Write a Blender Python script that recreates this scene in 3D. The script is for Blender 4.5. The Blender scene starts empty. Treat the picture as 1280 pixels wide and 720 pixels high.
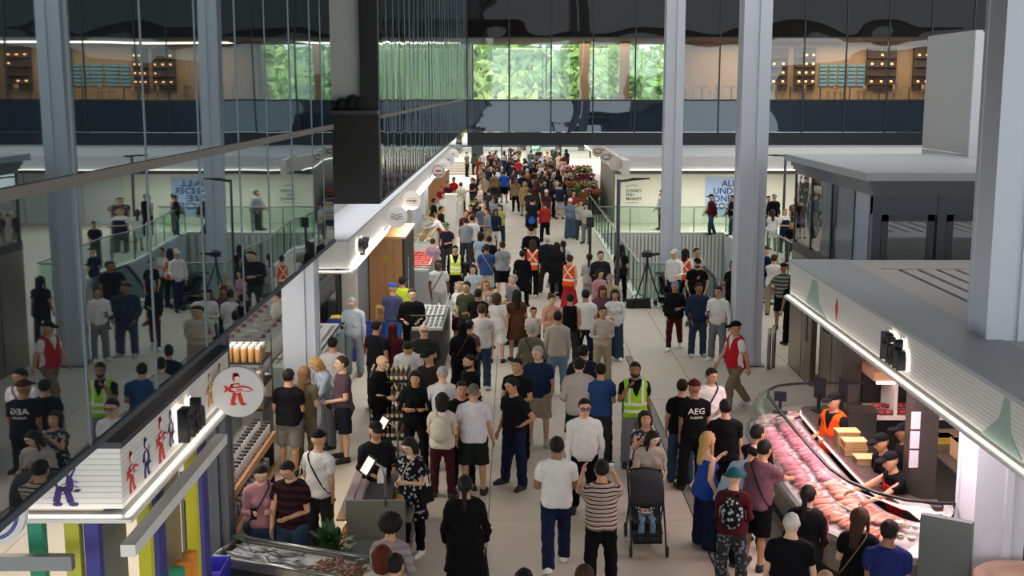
import bpy, math, random
import numpy as np
from mathutils import Vector, Matrix

S = bpy.context.scene
C = S.collection
PI = math.pi

# ------------------------------------------------------------------ camera
F, H, HOR = 1500.0, 6.3, 112.0
PITCH = math.atan((360 - HOR) / F)
cam_d = bpy.data.cameras.new('camera')
cam_d.sensor_width = 36; cam_d.lens = 36 * F / 1280; cam_d.clip_end = 800; cam_d.clip_start = .3
cam = bpy.data.objects.new('camera', cam_d); C.objects.link(cam)
cam.location = (0, 0, H); cam.rotation_euler = (PI / 2 - PITCH, 0, 0)
S.camera = cam
S.view_settings.view_transform = 'Standard'; S.view_settings.look = 'None'
S.view_settings.gamma = 1; S.view_settings.exposure = 0.1
S.cycles.max_bounces = 6; S.cycles.diffuse_bounces = 3; S.cycles.glossy_bounces = 4
S.cycles.transparent_max_bounces = 10; S.cycles.transmission_bounces = 4
S.cycles.caustics_reflective = False; S.cycles.caustics_refractive = False
S.cycles.sample_clamp_indirect = 4

# ------------------------------------------------------------------ daylight
w = bpy.data.worlds.new('daylight'); S.world = w; w.use_nodes = True
wn = w.node_tree.nodes; wl = w.node_tree.links
bg = wn['Background']; bg.inputs[1].default_value = 2.7
tc = wn.new('ShaderNodeTexCoord'); sx = wn.new('ShaderNodeSeparateXYZ'); rp = wn.new('ShaderNodeValToRGB')
wl.new(tc.outputs['Generated'], sx.inputs[0]); wl.new(sx.outputs['Z'], rp.inputs[0]); wl.new(rp.outputs[0], bg.inputs[0])
rp.color_ramp.elements[0].position = 0.0; rp.color_ramp.elements[0].color = (.70, .74, .75, 1)
rp.color_ramp.elements[1].position = .5; rp.color_ramp.elements[1].color = (.98, .98, .97, 1)

def area(name, loc, size, energy, col=(1, 1, 1), rot=(0, 0, 0)):
    d = bpy.data.lights.new(name, 'AREA'); d.shape = 'RECTANGLE'; d.size, d.size_y = size
    d.energy = energy; d.color = col
    o = bpy.data.objects.new(name, d); C.objects.link(o); o.location = loc; o.rotation_euler = rot
    return o
WARM = (1, .86, .70)
# lamps under the stall roofs, one run per stall, facing down
area('stall_lamp', (-4.9, 11.0, 2.78), (1.6, 3), 80, WARM)
area('added_canopy_fill', (-3.5, 42, 4.2), (1.4, 38), 260)  # added fill above the second left canopy, brightens its roof
area('stall_lamp', (-4.9, 16.8, 3.7), (1.4, 6), 280, (1, .88, .76))
for yy in (26, 34, 42, 50, 58):
    area('stall_lamp', (-3.6, yy, 3.0), (2.2, 6), 330, (1, .93, .84))
for yy in (70, 84, 98):
    area('stall_lamp', (0, yy, 3.2), (7, 8), 300, (1, .95, .88))
area('counter_lamp', (4.75, 15.6, 2.75), (.8, 6.5), 230, (1, .74, .74))
area('counter_lamp', (7.6, 15.0, 2.8), (2.5, 8), 110, (1, .80, .72))
area('soffit_lamp', (9.2, 54.3, 2.62), (9, .8), 330, (1, .97, .92))

# ------------------------------------------------------------------ pixel helpers
SP, CP = math.sin(PITCH), math.cos(PITCH)
def ray(px, py):
    r = (px - 640) / F; u = (360 - py) / F
    return r, CP + u * SP, -SP + u * CP
def at_z(px, py, z):
    r, y, zz = ray(px, py); t = (z - H) / zz
    return r * t, y * t
def at_y(px, py, Y):
    r, y, zz = ray(px, py); t = Y / y
    return r * t, Y, H + zz * t
def pix(x, y, z):
    dz = z - H; f = y * CP - dz * SP; u = y * SP + dz * CP
    return 640 + F * x / f, 360 - F * u / f

# ------------------------------------------------------------------ materials
MC = {}
def lin(h):
    if isinstance(h, (tuple, list)): return (*h[:3], 1)
    h = h.lstrip('#'); v = [int(h[i:i + 2], 16) / 255 for i in (0, 2, 4)]
    return (*[(c / 12.92 if c <= .04045 else ((c + .055) / 1.055) ** 2.4) for c in v], 1)
def mat(col, rough=.6, metal=0.0, emit=0.0, noise=0.0, scale=8.0, bump=0.0, alpha=None, spec=.5, coat=0):
    key = (col if isinstance(col, str) else tuple(col), rough, metal, emit, noise, scale, bump, alpha, spec)
    if key in MC: return MC[key]
    m = bpy.data.materials.new('material'); m.use_nodes = True
    n = m.node_tree.nodes; l = m.node_tree.links; b = n['Principled BSDF']
    c = lin(col); b.inputs['Base Color'].default_value = c
    b.inputs['Roughness'].default_value = rough; b.inputs['Metallic'].default_value = metal
    b.inputs['Specular IOR Level'].default_value = spec
    if emit:
        b.inputs['Emission Color'].default_value = c; b.inputs['Emission Strength'].default_value = emit
    if noise or bump:
        t = n.new('ShaderNodeTexCoord'); nz = n.new('ShaderNodeTexNoise'); nz.inputs['Scale'].default_value = scale
        nz.inputs['Detail'].default_value = 5; l.new(t.outputs['Object'], nz.inputs['Vector'])
        if noise:
            mx = n.new('ShaderNodeMix'); mx.data_type = 'RGBA'
            mx.inputs[6].default_value = (*[x * (1 - noise) for x in c[:3]], 1)
            mx.inputs[7].default_value = (*[min(1, x * (1 + noise)) for x in c[:3]], 1)
            l.new(nz.outputs[0], mx.inputs[0]); l.new(mx.outputs[2], b.inputs['Base Color'])
        if bump:
            bp = n.new('ShaderNodeBump'); bp.inputs['Strength'].default_value = bump; bp.inputs['Distance'].default_value = .02
            l.new(nz.outputs[0], bp.inputs['Height']); l.new(bp.outputs[0], b.inputs['Normal'])
    MC[key] = m
    return m
def glass(tint=(.8, .9, .88), gloss=.12, wave=0.0, wscale=(1, 1, 1), gcol=(1, 1, 1), dark=None):
    """pane: a mix of see-through (or dark) and mirror; wave bends the reflection like float glass"""
    key = ('glass', tint, gloss, wave, wscale, gcol, dark)
    if key in MC: return MC[key]
    m = bpy.data.materials.new('glass'); m.use_nodes = True
    n = m.node_tree.nodes; l = m.node_tree.links; n.remove(n['Principled BSDF'])
    out = n['Material Output']; mx = n.new('ShaderNodeMixShader'); g = n.new('ShaderNodeBsdfGlossy')
    g.inputs['Roughness'].default_value = .015; g.inputs['Color'].default_value = (*gcol, 1)
    if dark is not None:
        t = n.new('ShaderNodeBsdfDiffuse'); t.inputs[0].default_value = (*dark, 1)
    else:
        t = n.new('ShaderNodeBsdfTransparent'); t.inputs[0].default_value = (*tint, 1)
    l.new(t.outputs[0], mx.inputs[1]); l.new(g.outputs[0], mx.inputs[2]); mx.inputs[0].default_value = gloss
    l.new(mx.outputs[0], out.inputs[0])
    if wave:
        tc = n.new('ShaderNodeTexCoord'); mp = n.new('ShaderNodeMapping'); mp.inputs['Scale'].default_value = wscale
        nz = n.new('ShaderNodeTexNoise'); nz.inputs['Scale'].default_value = 1; nz.inputs['Detail'].default_value = 0
        bp = n.new('ShaderNodeBump'); bp.inputs['Strength'].default_value = 1; bp.inputs['Distance'].default_value = wave
        l.new(tc.outputs['Object'], mp.inputs[0]); l.new(mp.outputs[0], nz.inputs['Vector'])
        l.new(nz.outputs[0], bp.inputs['Height']); l.new(bp.outputs[0], g.inputs['Normal'])
    MC[key] = m
    return m

# ------------------------------------------------------------------ mesh builder
class MB:
    def __init__(s): s.v = []; s.f = []
    def add(s, vs, fs):
        o = len(s.v); s.v += [tuple(p) for p in vs]; s.f += [tuple(i + o for i in f) for f in fs]; return s
    def box(s, x0, y0, z0, x1, y1, z1):
        x0, x1 = sorted((x0, x1)); y0, y1 = sorted((y0, y1)); z0, z1 = sorted((z0, z1))
        return s.add([(x0, y0, z0), (x1, y0, z0), (x1, y1, z0), (x0, y1, z0), (x0, y0, z1), (x1, y0, z1), (x1, y1, z1), (x0, y1, z1)],
                     [(3, 2, 1, 0), (4, 5, 6, 7), (0, 1, 5, 4), (1, 2, 6, 5), (2, 3, 7, 6), (3, 0, 4, 7)])
    def hexa(s, b, t):   # two quads of four points
        return s.add(list(b) + list(t), [(3, 2, 1, 0), (4, 5, 6, 7), (0, 1, 5, 4), (1, 2, 6, 5), (2, 3, 7, 6), (3, 0, 4, 7)])
    def tube(s, pts, r, n=8, cap=True, flat=1.0):
        pts = [Vector(p) for p in pts]; rs = r if isinstance(r, (list, tuple)) else [r] * len(pts)
        rings = []; ref = None
        for i, p in enumerate(pts):
            d = (pts[min(i + 1, len(pts) - 1)] - pts[max(i - 1, 0)]).normalized()
            if ref is None: ref = Vector((0, 0, 1)) if abs(d.z) < .9 else Vector((0, 1, 0))
            a = d.cross(ref).normalized(); b = a.cross(d).normalized(); ref = b
            rings.append([p + (a * math.cos(2 * PI * k / n) + b * math.sin(2 * PI * k / n) * flat) * rs[i] for k in range(n)])
        vs = [q for rg in rings for q in rg]; fs = []
        for i in range(len(pts) - 1):
            for k in range(n):
                fs.append((i * n + k, i * n + (k + 1) % n, (i + 1) * n + (k + 1) % n, (i + 1) * n + k))
        if cap: fs += [tuple(range(n))[::-1], tuple((len(pts) - 1) * n + k for k in range(n))]
        return s.add(vs, fs)
    def cyl(s, p0, p1, r, n=12, r1=None): return s.tube([p0, p1], [r, r if r1 is None else r1], n)
    def lathe(s, prof, c=(0, 0, 0), n=16):
        vs = []; fs = []; m = len(prof)
        for r, z in prof:
            for k in range(n): vs.append((c[0] + r * math.cos(2 * PI * k / n), c[1] + r * math.sin(2 * PI * k / n), c[2] + z))
        for i in range(m - 1):
            for k in range(n): fs.append((i * n + k, i * n + (k + 1) % n, (i + 1) * n + (k + 1) % n, (i + 1) * n + k))
        if prof[0][0] > 1e-4: fs.append(tuple(range(n))[::-1])
        if prof[-1][0] > 1e-4: fs.append(tuple((m - 1) * n + k for k in range(n)))
        return s.add(vs, fs)
    def ell(s, c, r, nu=10, nv=7):
        vs = []; fs = []
        for j in range(nv + 1):
            t = PI * j / nv
            for i in range(nu):
                a = 2 * PI * i / nu
                vs.append((c[0] + r[0] * math.sin(t) * math.cos(a), c[1] + r[1] * math.sin(t) * math.sin(a), c[2] + r[2] * math.cos(t)))
        for j in range(nv):
            for i in range(nu): fs.append((j * nu + i, (j + 1) * nu + i, (j + 1) * nu + (i + 1) % nu, j * nu + (i + 1) % nu))
        return s.add(vs, fs)
    def prism(s, pts, ext):   # planar polygon extruded along a vector
        n = len(pts); e = Vector(ext)
        vs = [Vector(p) for p in pts] + [Vector(p) + e for p in pts]
        return s.add(vs, [tuple(range(n))[::-1], tuple(range(n, 2 * n))] + [(i, (i + 1) % n, n + (i + 1) % n, n + i) for i in range(n)])
    def mesh(s, m=None, smooth=False):
        me = bpy.data.meshes.new('mesh'); me.from_pydata(s.v, [], s.f)
        if m: me.materials.append(m)
        if smooth: me.polygons.foreach_set('use_smooth', [True] * len(me.polygons))
        if m and m.name.startswith('cloth'):
            at_ = me.attributes.new('rest', 'FLOAT_VECTOR', 'POINT'); at_.data.foreach_set('vector', np.array(s.v, np.float32).ravel())
        me.update(); return me
def obj(name, mb, m=None, parent=None, smooth=False, **kw):
    me = mb.mesh(m, smooth) if isinstance(mb, MB) else mb
    o = bpy.data.objects.new(name, me); C.objects.link(o)
    if parent: o.parent = parent
    for k, v in kw.items(): o[k] = v
    return o
def part(name, mb, m, parent, smooth=False, **kw):    # geometry given in world space under a thing that is only moved
    off = Vector(parent.location)
    if parent.parent: off = off + Vector(parent.parent.location)
    mb.v = [(p[0] - off.x, p[1] - off.y, p[2] - off.z) for p in mb.v]
    return obj(name, mb, m, parent, smooth, **kw)
def tag(o, label, cat, group=None):
    o['label'] = label; o['category'] = cat
    if group: o['group'] = group
    return o
def thing(name, label, cat, loc=(0, 0, 0), rz=0, group=None):
    o = bpy.data.objects.new(name, None); C.objects.link(o); o.empty_display_size = .1
    o.location = loc; o.rotation_euler = (0, 0, rz)
    return tag(o, label, cat, group)
def struct(name, mb=None, m=None, parent=None, smooth=False, **kw):
    if mb is None:
        o = bpy.data.objects.new(name, None); C.objects.link(o)
    else: o = obj(name, mb, m, parent, smooth)
    if parent is None: o['kind'] = 'structure'
    for k, v in kw.items(): o[k] = v
    return o
def link(name, me, parent, loc, rz=0, rot=None, sc=None):
    o = bpy.data.objects.new(name, me); C.objects.link(o); o.parent = parent; o.location = loc
    o.rotation_euler = rot or (0, 0, rz)
    if sc: o.scale = sc
    return o
def dup(root, loc, rz=None, label=None, group=None, sc=None):
    r = root.copy(); C.objects.link(r); r.location = loc
    if rz is not None: r.rotation_euler = (0, 0, rz)
    if label: r['label'] = label
    if group: r['group'] = group
    if sc: r.scale = sc
    for ch in list(root.children):
        c = ch.copy(); C.objects.link(c); c.parent = r
        for g in list(ch.children):
            d = g.copy(); C.objects.link(d); d.parent = c
    return r
def text_mesh(s, size, ext=.004, m=None, align='CENTER', bold=0.0, shear=0):
    cu = bpy.data.curves.new('lettering', 'FONT'); cu.body = s; cu.size = size; cu.extrude = ext; cu.offset = bold
    cu.align_x = align; cu.align_y = 'CENTER'; cu.resolution_u = 2; cu.shear = shear
    t = bpy.data.objects.new('lettering', cu); C.objects.link(t)
    me = bpy.data.meshes.new_from_object(t.evaluated_get(bpy.context.evaluated_depsgraph_get()))
    bpy.data.objects.remove(t); bpy.data.curves.remove(cu)
    me.materials.clear()
    if m: me.materials.append(m)
    return me
rnd = random.Random(7)
# ================================================================== the hall
CONC = mat('#bcb3a3', .55, noise=.10, scale=1.3, bump=.05)
JOINT = mat('#85807a', .9)
STEELCOL = mat('#c3c9d3', .45, noise=.03, scale=2)
STEEL = mat('#9a9a98', .28, .9, noise=.06, scale=3)
STEELD = mat('#6b6a68', .32, .85)
STONE = mat('#7a7670', .3, .3, noise=.1, scale=5)
DARK = mat('#15181c', .5); BLACK = mat('#0b0c0e', .55); FRAME = mat('#262c34', .4)
ROOFM = mat('#ccc9c7', .6, noise=.04, scale=1.5); CAPM = mat('#b4b8bd', .5)
WHITE = mat('#e2e0dc', .6); WPAINT = mat('#cfd0cd', .6); LED = mat('#fff4e6', .5, emit=4.5); LEDS = mat('#fff1dc', .5, emit=2.2)
WOOD = mat('#a8774a', .5, noise=.2, scale=6); WOODL = mat('#c49a64', .5, noise=.18, scale=8)
MIRROR = glass(gloss=.50, wave=.005, wscale=(.7, .7, .35), gcol=(.74, .86, .90), dark=(.010, .014, .018))
MIRROR2 = glass(gloss=.55, wave=.030, wscale=(.7, 2.2, .35), gcol=(.80, .88, .90), dark=(.010, .014, .018))
BRIDGEG = glass((.92, .96, .93), .05, .012, (.6, .5, .8), (.9, .95, 1))
SPAND = glass(gloss=.09, wave=.02, wscale=(.5, .5, .6), gcol=(.75, .85, .95), dark=(.020, .030, .042))
UPP = glass(gloss=.018, wave=.03, wscale=(.4, .4, .5), gcol=(.8, .85, .9), dark=(.014, .013, .012))
BAL = glass((.84, .93, .88), .06)
CASEG = glass((.93, .96, .95), .07)
FARG = glass((.92, .96, .96), .08)

# ---- floor: cast slabs with recessed joints, a stair void cut through
VX0, VX1, VY0, VY1 = 3.9, 9.4, 35.6, 53.0
fl = struct('floor', MB().box(-14, -2, -.34, VX0 - .2, 125, -.03).box(VX0 - .2, -2, -.34, VX1 + .2, VY0 - .2, -.03).box(VX0 - .2, VY1 + .2, -.34, VX1 + .2, 125, -.03).box(VX1 + .2, -2, -.34, 32, 125, -.03), JOINT)
def slab_cuts(cuts, lo, hi): return sorted({lo, hi, *[c for c in cuts if lo < c < hi]})
XC = [-14, -10.5, -7, -3.5, -.35, 2.86, 3.9, 6.4, 9.4, 13, 17, 22, 27, 32]
YC = [-2, 2, 6, 10, 13.5, 17, 20.5, 24, 28.1, 32, 35.6, 40, 44.4, 48.7, 53, 58, 63, 68, 74, 80, 87, 95, 104, 114, 125]
for i in range(len(XC) - 1):
    for j in range(len(YC) - 1):
        x0, x1, y0, y1 = XC[i], XC[i + 1], YC[j], YC[j + 1]
        if x0 >= VX0 and x1 <= VX1 and y0 >= VY0 and y1 <= VY1: continue
        g = .006; gx1 = .16 if (x1 == 2.86 and y1 <= 28.1) else g
        a = x0 + (g if not (x0 == 2.86) else g)
        obj('floor_slab', MB().box(a, y0 + g, -.03, x1 - (gx1 if x1 == 2.86 and y1 <= 28.1 else g), y1 - g, 0), CONC, fl)
struct('trim_1', MB().box(2.72, -2, -.03, 2.85, 28.08, -.006), mat('#7d7a73', .6))
# kerb and walls of the void
vd = struct('trim_2', MB().box(VX0 - .18, VY0 - .18, -.03, VX1 + .18, VY0, .05).box(VX0 - .18, VY1, -.03, VX1 + .18, VY1 + .18, .05).box(VX0 - .18, VY0, -.03, VX0, VY1, .05).box(VX1, VY0, -.03, VX1 + .25, VY1, .05), WHITE)
struct('wall_void', MB().box(VX0, VY1 + .02, -5.2, VX1, VY1 + .2, -.05).box(VX0 - .2, VY0, -5.2, VX0, VY1 + .2, -.05).box(VX1, VY0, -5.2, VX1 + .2, VY1 + .2, -.05).box(VX0 - .2, VY0 - .2, -5.2, VX1 + .2, VY0, -.35), mat('#a9b0b6', .7))
sl = struct('wall_back_lining', MB().box(VX0, VY1 - .02, -5, VX1, VY1 + .02, 0), mat('#a9ab9f', .7))
bat = MB().box(0, 0, -2.0, .10, .045, 0).mesh(mat('#e2e0d6', .6))
x = VX0 + .04
while x < VX1 - .1:
    for zt in (-.06, -2.1, -4.1): link('batten', bat, sl, (x, VY1 - .07, zt))
    x += .165
struct('floor_lower', MB().box(VX0, VY0, -5.3, VX1, VY1, -5.2), mat('#8d8a84', .6))
# glass balustrades round the void, pane by pane
def balustrade(p0, p1, n, label, h=1.12):
    p0, p1 = Vector(p0), Vector(p1); t = thing('balustrade', label, 'railing', (p0 + p1) / 2, 0); L = (p1 - p0).length / n; d = (p1 - p0).normalized(); q = Vector((-d.y, d.x, 0)) * .008
    for i in range(n):
        a = p0 + d * (L * i + .02); b = p0 + d * (L * (i + 1) - .02)
        part('pane', MB().hexa([a - q, b - q, b + q, a + q], [v + Vector((0, 0, h)) for v in (a - q, b - q, b + q, a + q)]), BAL, t)
        if i: part('post', MB().box(a.x - .03, a.y - .03, 0.04, a.x + .01, a.y + .01, h), STEELD, t)
    mb = MB(); mb.tube([p0 + Vector((0, 0, h)), p1 + Vector((0, 0, h))], .028, 8); part('handrail', mb, STEEL, t, True)
balustrade((VX0 - .08, VY0, .05), (VX0 - .08, VY1 + 6, .05), 14, 'glass balustrade running along the walkway beside the stair void')
balustrade((VX0 - .08, VY1 + .1, .05), (VX1 + 1.5, VY1 + .1, .05), 5, 'far glass balustrade in front of the white shop wall')
balustrade((VX1 + .1, VY1, .05), (VX1 + .1, VY0, .05), 10, 'right glass balustrade on the white kerb of the void')
balustrade((VX0, VY0 - .1, .05), (5.6, VY0 - .1, .05), 1, 'near glass balustrade behind the camera tripod')
balustrade((7.5, VY0 - .1, .05), (VX1, VY0 - .1, .05), 1, 'near glass balustrade right of the escalator')
# escalator going down and away
es = thing('escalator', 'escalator with black handrail loops going down into the void', 'escalator', (6.5, VY0, 0))
st = []
for s_ in (5.85, 7.15):
    pr = [(s_, VY0 - 1.3, 0), (s_, VY0 - 1.3, .85), (s_, VY0 + .8, .9), (s_, VY0 + 8.5, -3.9), (s_, VY0 + 8.5, -4.8), (s_, VY0 + .6, -.3)]
    mb = MB(); mb.prism(pr, (.03, 0, 0)); part('glass_side', mb, glass((.55, .65, .62), .15), es)
    mb = MB(); mb.tube([(s_ + .015, VY0 - 1.2, .15), (s_ + .015, VY0 - 1.48, .35), (s_ + .015, VY0 - 1.5, .65), (s_ + .015, VY0 - 1.25, .93), (s_ + .015, VY0 + .8, .98), (s_ + .015, VY0 + 8.5, -3.8)], .05, 8); part('handrail', mb, BLACK, es, True)
    mb = MB(); mb.prism([(s_ - .12, VY0 - 1.3, .0), (s_ - .12, VY0 - 1.3, .14), (s_ - .12, VY0 + .7, .14), (s_ - .12, VY0 + 8.5, -4.7), (s_ - .12, VY0 + 8.5, -5.1), (s_ - .12, VY0 + .5, -.4), (s_ - .12, VY0 + .2, 0)], (.27, 0, 0)); part('skirt', mb, STEELD, es)
part('landing_plate', MB().box(5.95, VY0 - 1.2, .001, 7.1, VY0 + .5, .02), STEELD, es)
for i in range(20):
    y0 = VY0 + .5 + i * .4; z0 = -.15 - i * .245; part('step', MB().box(6.0, y0, z0 - .2, 7.1, y0 + .42, z0), mat('#3c3d40', .5, .5), es)

# ---- left building: mirror glass volume over the stalls
GX = -2.4
struct('wall_left', MB().box(-14, -1, 4.32, GX - .12, 16.1, 16).box(-14, 22.12, 4.32, GX - .12, 80, 16).box(-14, 16.1, 4.32, -4.6, 22, 16), DARK)
def ycuts(a, b, st_): 
    n = round((b - a) / st_); return [a + (b - a) * i / n for i in range(n + 1)]
def curtain(name, ys, m, label):
    t = thing(name, label, 'glass wall', (GX, ys[0], 4.3)); 
    for i in range(len(ys) - 1):
        y0, y1 = ys[i] + .012, ys[i + 1] - .012
        for z0, z1 in ((4.3, 5.78), (5.84, 9.4), (9.44, 13)):
            part('pane', MB().box(GX - .05, y0, z0, GX + rnd.uniform(-.002, .002), y1, z1), m, t)
        part('fin', MB().box(GX - .05, ys[i] - .011, 4.3, GX + .006, ys[i] + .011, 13), mat('#71797e', .35, .6), t)
    part('transom', MB().box(GX - .05, ys[0], 5.78, GX + .02, ys[-1], 5.84), mat('#7d7672', .4, .6), t)
    part('soffit_edge', MB().box(GX - .3, ys[0], 4.26, GX + .012, ys[-1], 4.3), mat('#3b4249', .5), t)
curtain('curtain_wall', [c for c in (1.2, 2.55, 3.9, 5.25, 6.6, 7.9, 9.25, 10.6, 11.85, 13.15, 14.5, 15.3, 16.15)], MIRROR, 'near mirrored glass wall reflecting the crowd, upper left')
curtain('curtain_wall', ycuts(22.0, 65.0, 1.35), MIRROR2, 'far mirrored glass wall running up to the glass bridge')
struct('wall_left_return', MB().box(-4.6, 16.1, 4.32, GX - .1, 16.2, 13), DARK)
bx = thing('black_cladding_box', 'black clad box below the pale blind, left of centre', 'cladding', (-2.8, 22, 4.3))
part('panel', MB().box(-4.4, 21.75, 4.25, GX, 22, 5.86), BLACK, bx); part('ledge', MB().box(-4.4, 21.6, 5.86, GX, 22, 5.93), mat('#3a3f45', .4), bx)
part('post', MB().box(-2.72, 21.8, 5.93, GX, 22, 13), BLACK, bx)
tag(obj('roller_blind', MB().box(-4.5, 22.0, 5.95, -2.72, 22.06, 12), mat('#c6cac6', .7)), 'pale grey blind hanging above the black box', 'blind')
for i, (xx, s_) in enumerate(((-3.06, .11), (-2.86, .14), (-3.22, .09), (-2.74, .12))):
    mb = MB(); mb.ell((0, 0, 0), (s_, .16, s_ * 1.25), 9, 6); mb.v = [(a, b, max(c, -s_ * .7)) for a, b, c in mb.v]; o = obj('cushion', mb, mat('#101114', .8), None, True); o.location = (xx, 21.78, 5.94 + s_ * .7)
    tag(o, ('second', 'largest', 'leftmost', 'rightmost')[i] + ' dark rounded cushion on the ledge under the blind', 'cushion', 'dark cushions on the ledge')

# ---- stall canopies: fascia of thin boards with a light strip
def fascia(label, x, y0, y1, side, zb=2.9, zt=3.48, end_to=None, depth=3.0, ends=True, boards=11, capm=None):
    CAPM = capm or globals()['CAPM']
    """side=+1 faces +X (left row); -1 faces -X (right row)"""
    t = thing('stall_canopy', label, 'canopy', (x, y0, zb)); s_ = side; o = -s_
    part('core', MB().box(x + o * .03, y0 + .03, zb + .04, x + o * .25, y1, zt - .02), WPAINT, t)
    hgt = (zt - zb - .07) / boards
    for i in range(boards):
        z0 = zb + .05 + i * hgt
        part('board', MB().box(x, y0, z0 + .0015, x + o * .03, y1, z0 + hgt - .0015), WHITE, t)
        if end_to is not None: part('board', MB().box(x + o * .001, y0 - .001, z0 + .0015, end_to, y0 + .03, z0 + hgt - .0015), WHITE, t)
    part('lower_rim', MB().box(x + s_ * .10, y0 + (.1 if end_to is not None else -.1), zb - .03, x + o * .2, y1, zb), WHITE, t)
    part('light_strip', MB().box(x + s_ * .03, y0 - .05, zb + .004, x + s_ * .055, y1, zb + .014), LED, t)
    if end_to is not None:
        part('lower_rim', MB().box(x + s_ * .10, y0 - .12, zb - .03, end_to, y0 + .1, zb), WHITE, t)
        part('light_strip', MB().box(x, y0 - .07, zb + .004, end_to, y0 - .045, zb + .014), LED, t)
        part('core', MB().box(x + o * .03, y0 + .03, zb + .04, end_to, y0 + .2, zt - .02), WPAINT, t)
    part('cap', MB().box(x + s_ * .02, y0 - .02, zt - .02, x + o * .9, y1, zt + .03), CAPM, t)
    if end_to is not None: part('cap', MB().box(x + o * .9, y0 - .02, zt - .02, end_to, y0 + .9, zt + .03), CAPM, t)
    part('ceiling', MB().box(x + o * .2, y0 + .1, zb + .02, x + o * depth, y1, zb + .06), mat('#55565a', .7), t)
    return t
c1 = fascia('near left stall canopy with red and purple cartoon prints', -3.15, 9.3, 13.0, 1, end_to=-6.2, capm=mat('#33393f', .5))
c2 = fascia('second left stall canopy beyond the grey column', -3.12, 22.5, 62, 1, end_to=-3.95, boards=9)
c3 = fascia('white canopy over the seafood counter at the right', 4.65, 4.5, 19.8, -1, end_to=None, depth=6)
part('roof_deck', MB().box(-6.2, 9.6, 3.40, -3.6, 13, 3.46), ROOFM, c1)
part('roof_deck', MB().box(-9, 22.9, 3.35, -3.9, 62, 3.40), ROOFM, c2)
for i in range(12): part('roof_rib', MB().box(-3.95 - i * .24, 23, 3.40, -4.04 - i * .24, 44, 3.47), CAPM, c2)
# right roof: flat border, ribbed centre
part('roof_border', MB().box(4.66, 4.5, 3.47, 5.85, 19.8, 3.50), ROOFM, c3)
part('roof_border', MB().box(5.85, 18.9, 3.47, 12.5, 19.8, 3.50), ROOFM, c3)
part('roof_deck', MB().box(5.85, 4.5, 3.40, 12.5, 18.9, 3.43), mat('#a5a7aa', .6), c3)
i = 0
while 5.9 + i * .30 < 12.4:
    part('roof_rib', MB().box(5.90 + i * .30, 4.5, 3.43, 6.12 + i * .30, 18.9, 3.475), ROOFM, c3); i += 1
part('end_board', MB().box(4.66, 19.78, 2.9, 12.5, 19.84, 3.47), WPAINT, c3)
# raised sign letters with halo (their own thing)
def sign_letters(s_, x, y, z, size, side, label, m=DARK):
    me = text_mesh(s_, size, .05, m, bold=.012); t = bpy.data.objects.new('channel_lettering', me); C.objects.link(t); t.location = (x + side * .09, y, z)
    t.rotation_euler = (PI / 2, 0, side * PI / 2); tag(t, label, 'sign')
    b = text_mesh(s_, size, .006, LEDS, bold=.022); q = bpy.data.objects.new('halo', b); C.objects.link(q); q.parent = t; q.location = (0, 0, -.058)
sign_letters('Fish', 4.65, 14.05, 3.2, .46, -1, 'dark raised backlit letters on the right canopy fascia')
sign_letters('Fish', -3.15, 11.1, 3.19, .42, 1, 'dark raised backlit letters on the near left canopy fascia')
sign_letters('Oyster', -3.12, 24.3, 3.2, .38, 1, 'dark raised backlit letters on the second left canopy')
# prints on fascias: flat figures
def print_poly(par, pts, o, ax, m, name='print'):
    """2-D points (u right, v up) laid on a fascia: ax 'x+' faces +X, 'x-' faces -X, 'y' faces the camera"""
    f = {'x+': lambda u, v: (o[0] + .002, o[1] + u, o[2] + v), 'x-': lambda u, v: (o[0] - .002, o[1] - u, o[2] + v), 'y': lambda u, v: (o[0] + u, o[1] - .002, o[2] + v)}[ax]
    e = {'x+': (.003, 0, 0), 'x-': (-.003, 0, 0), 'y': (0, -.003, 0)}[ax]
    mb = MB(); mb.prism([f(u, v) for u, v in pts], e); return part(name, mb, m, par)
def circ(u, v, a, b, n=14, t0=0): return [(u + a * math.cos(t0 + 2 * PI * k / n), v + b * math.sin(t0 + 2 * PI * k / n)) for k in range(n)]
def limb(u0, v0, u1, v1, w0, w1):
    dx, dy = u1 - u0, v1 - v0; L = math.hypot(dx, dy); nx, ny = -dy / L, dx / L
    return [(u0 - nx * w0, v0 - ny * w0), (u1 - nx * w1, v1 - ny * w1), (u1 + nx * w1, v1 + ny * w1), (u0 + nx * w0, v0 + ny * w0)]
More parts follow.
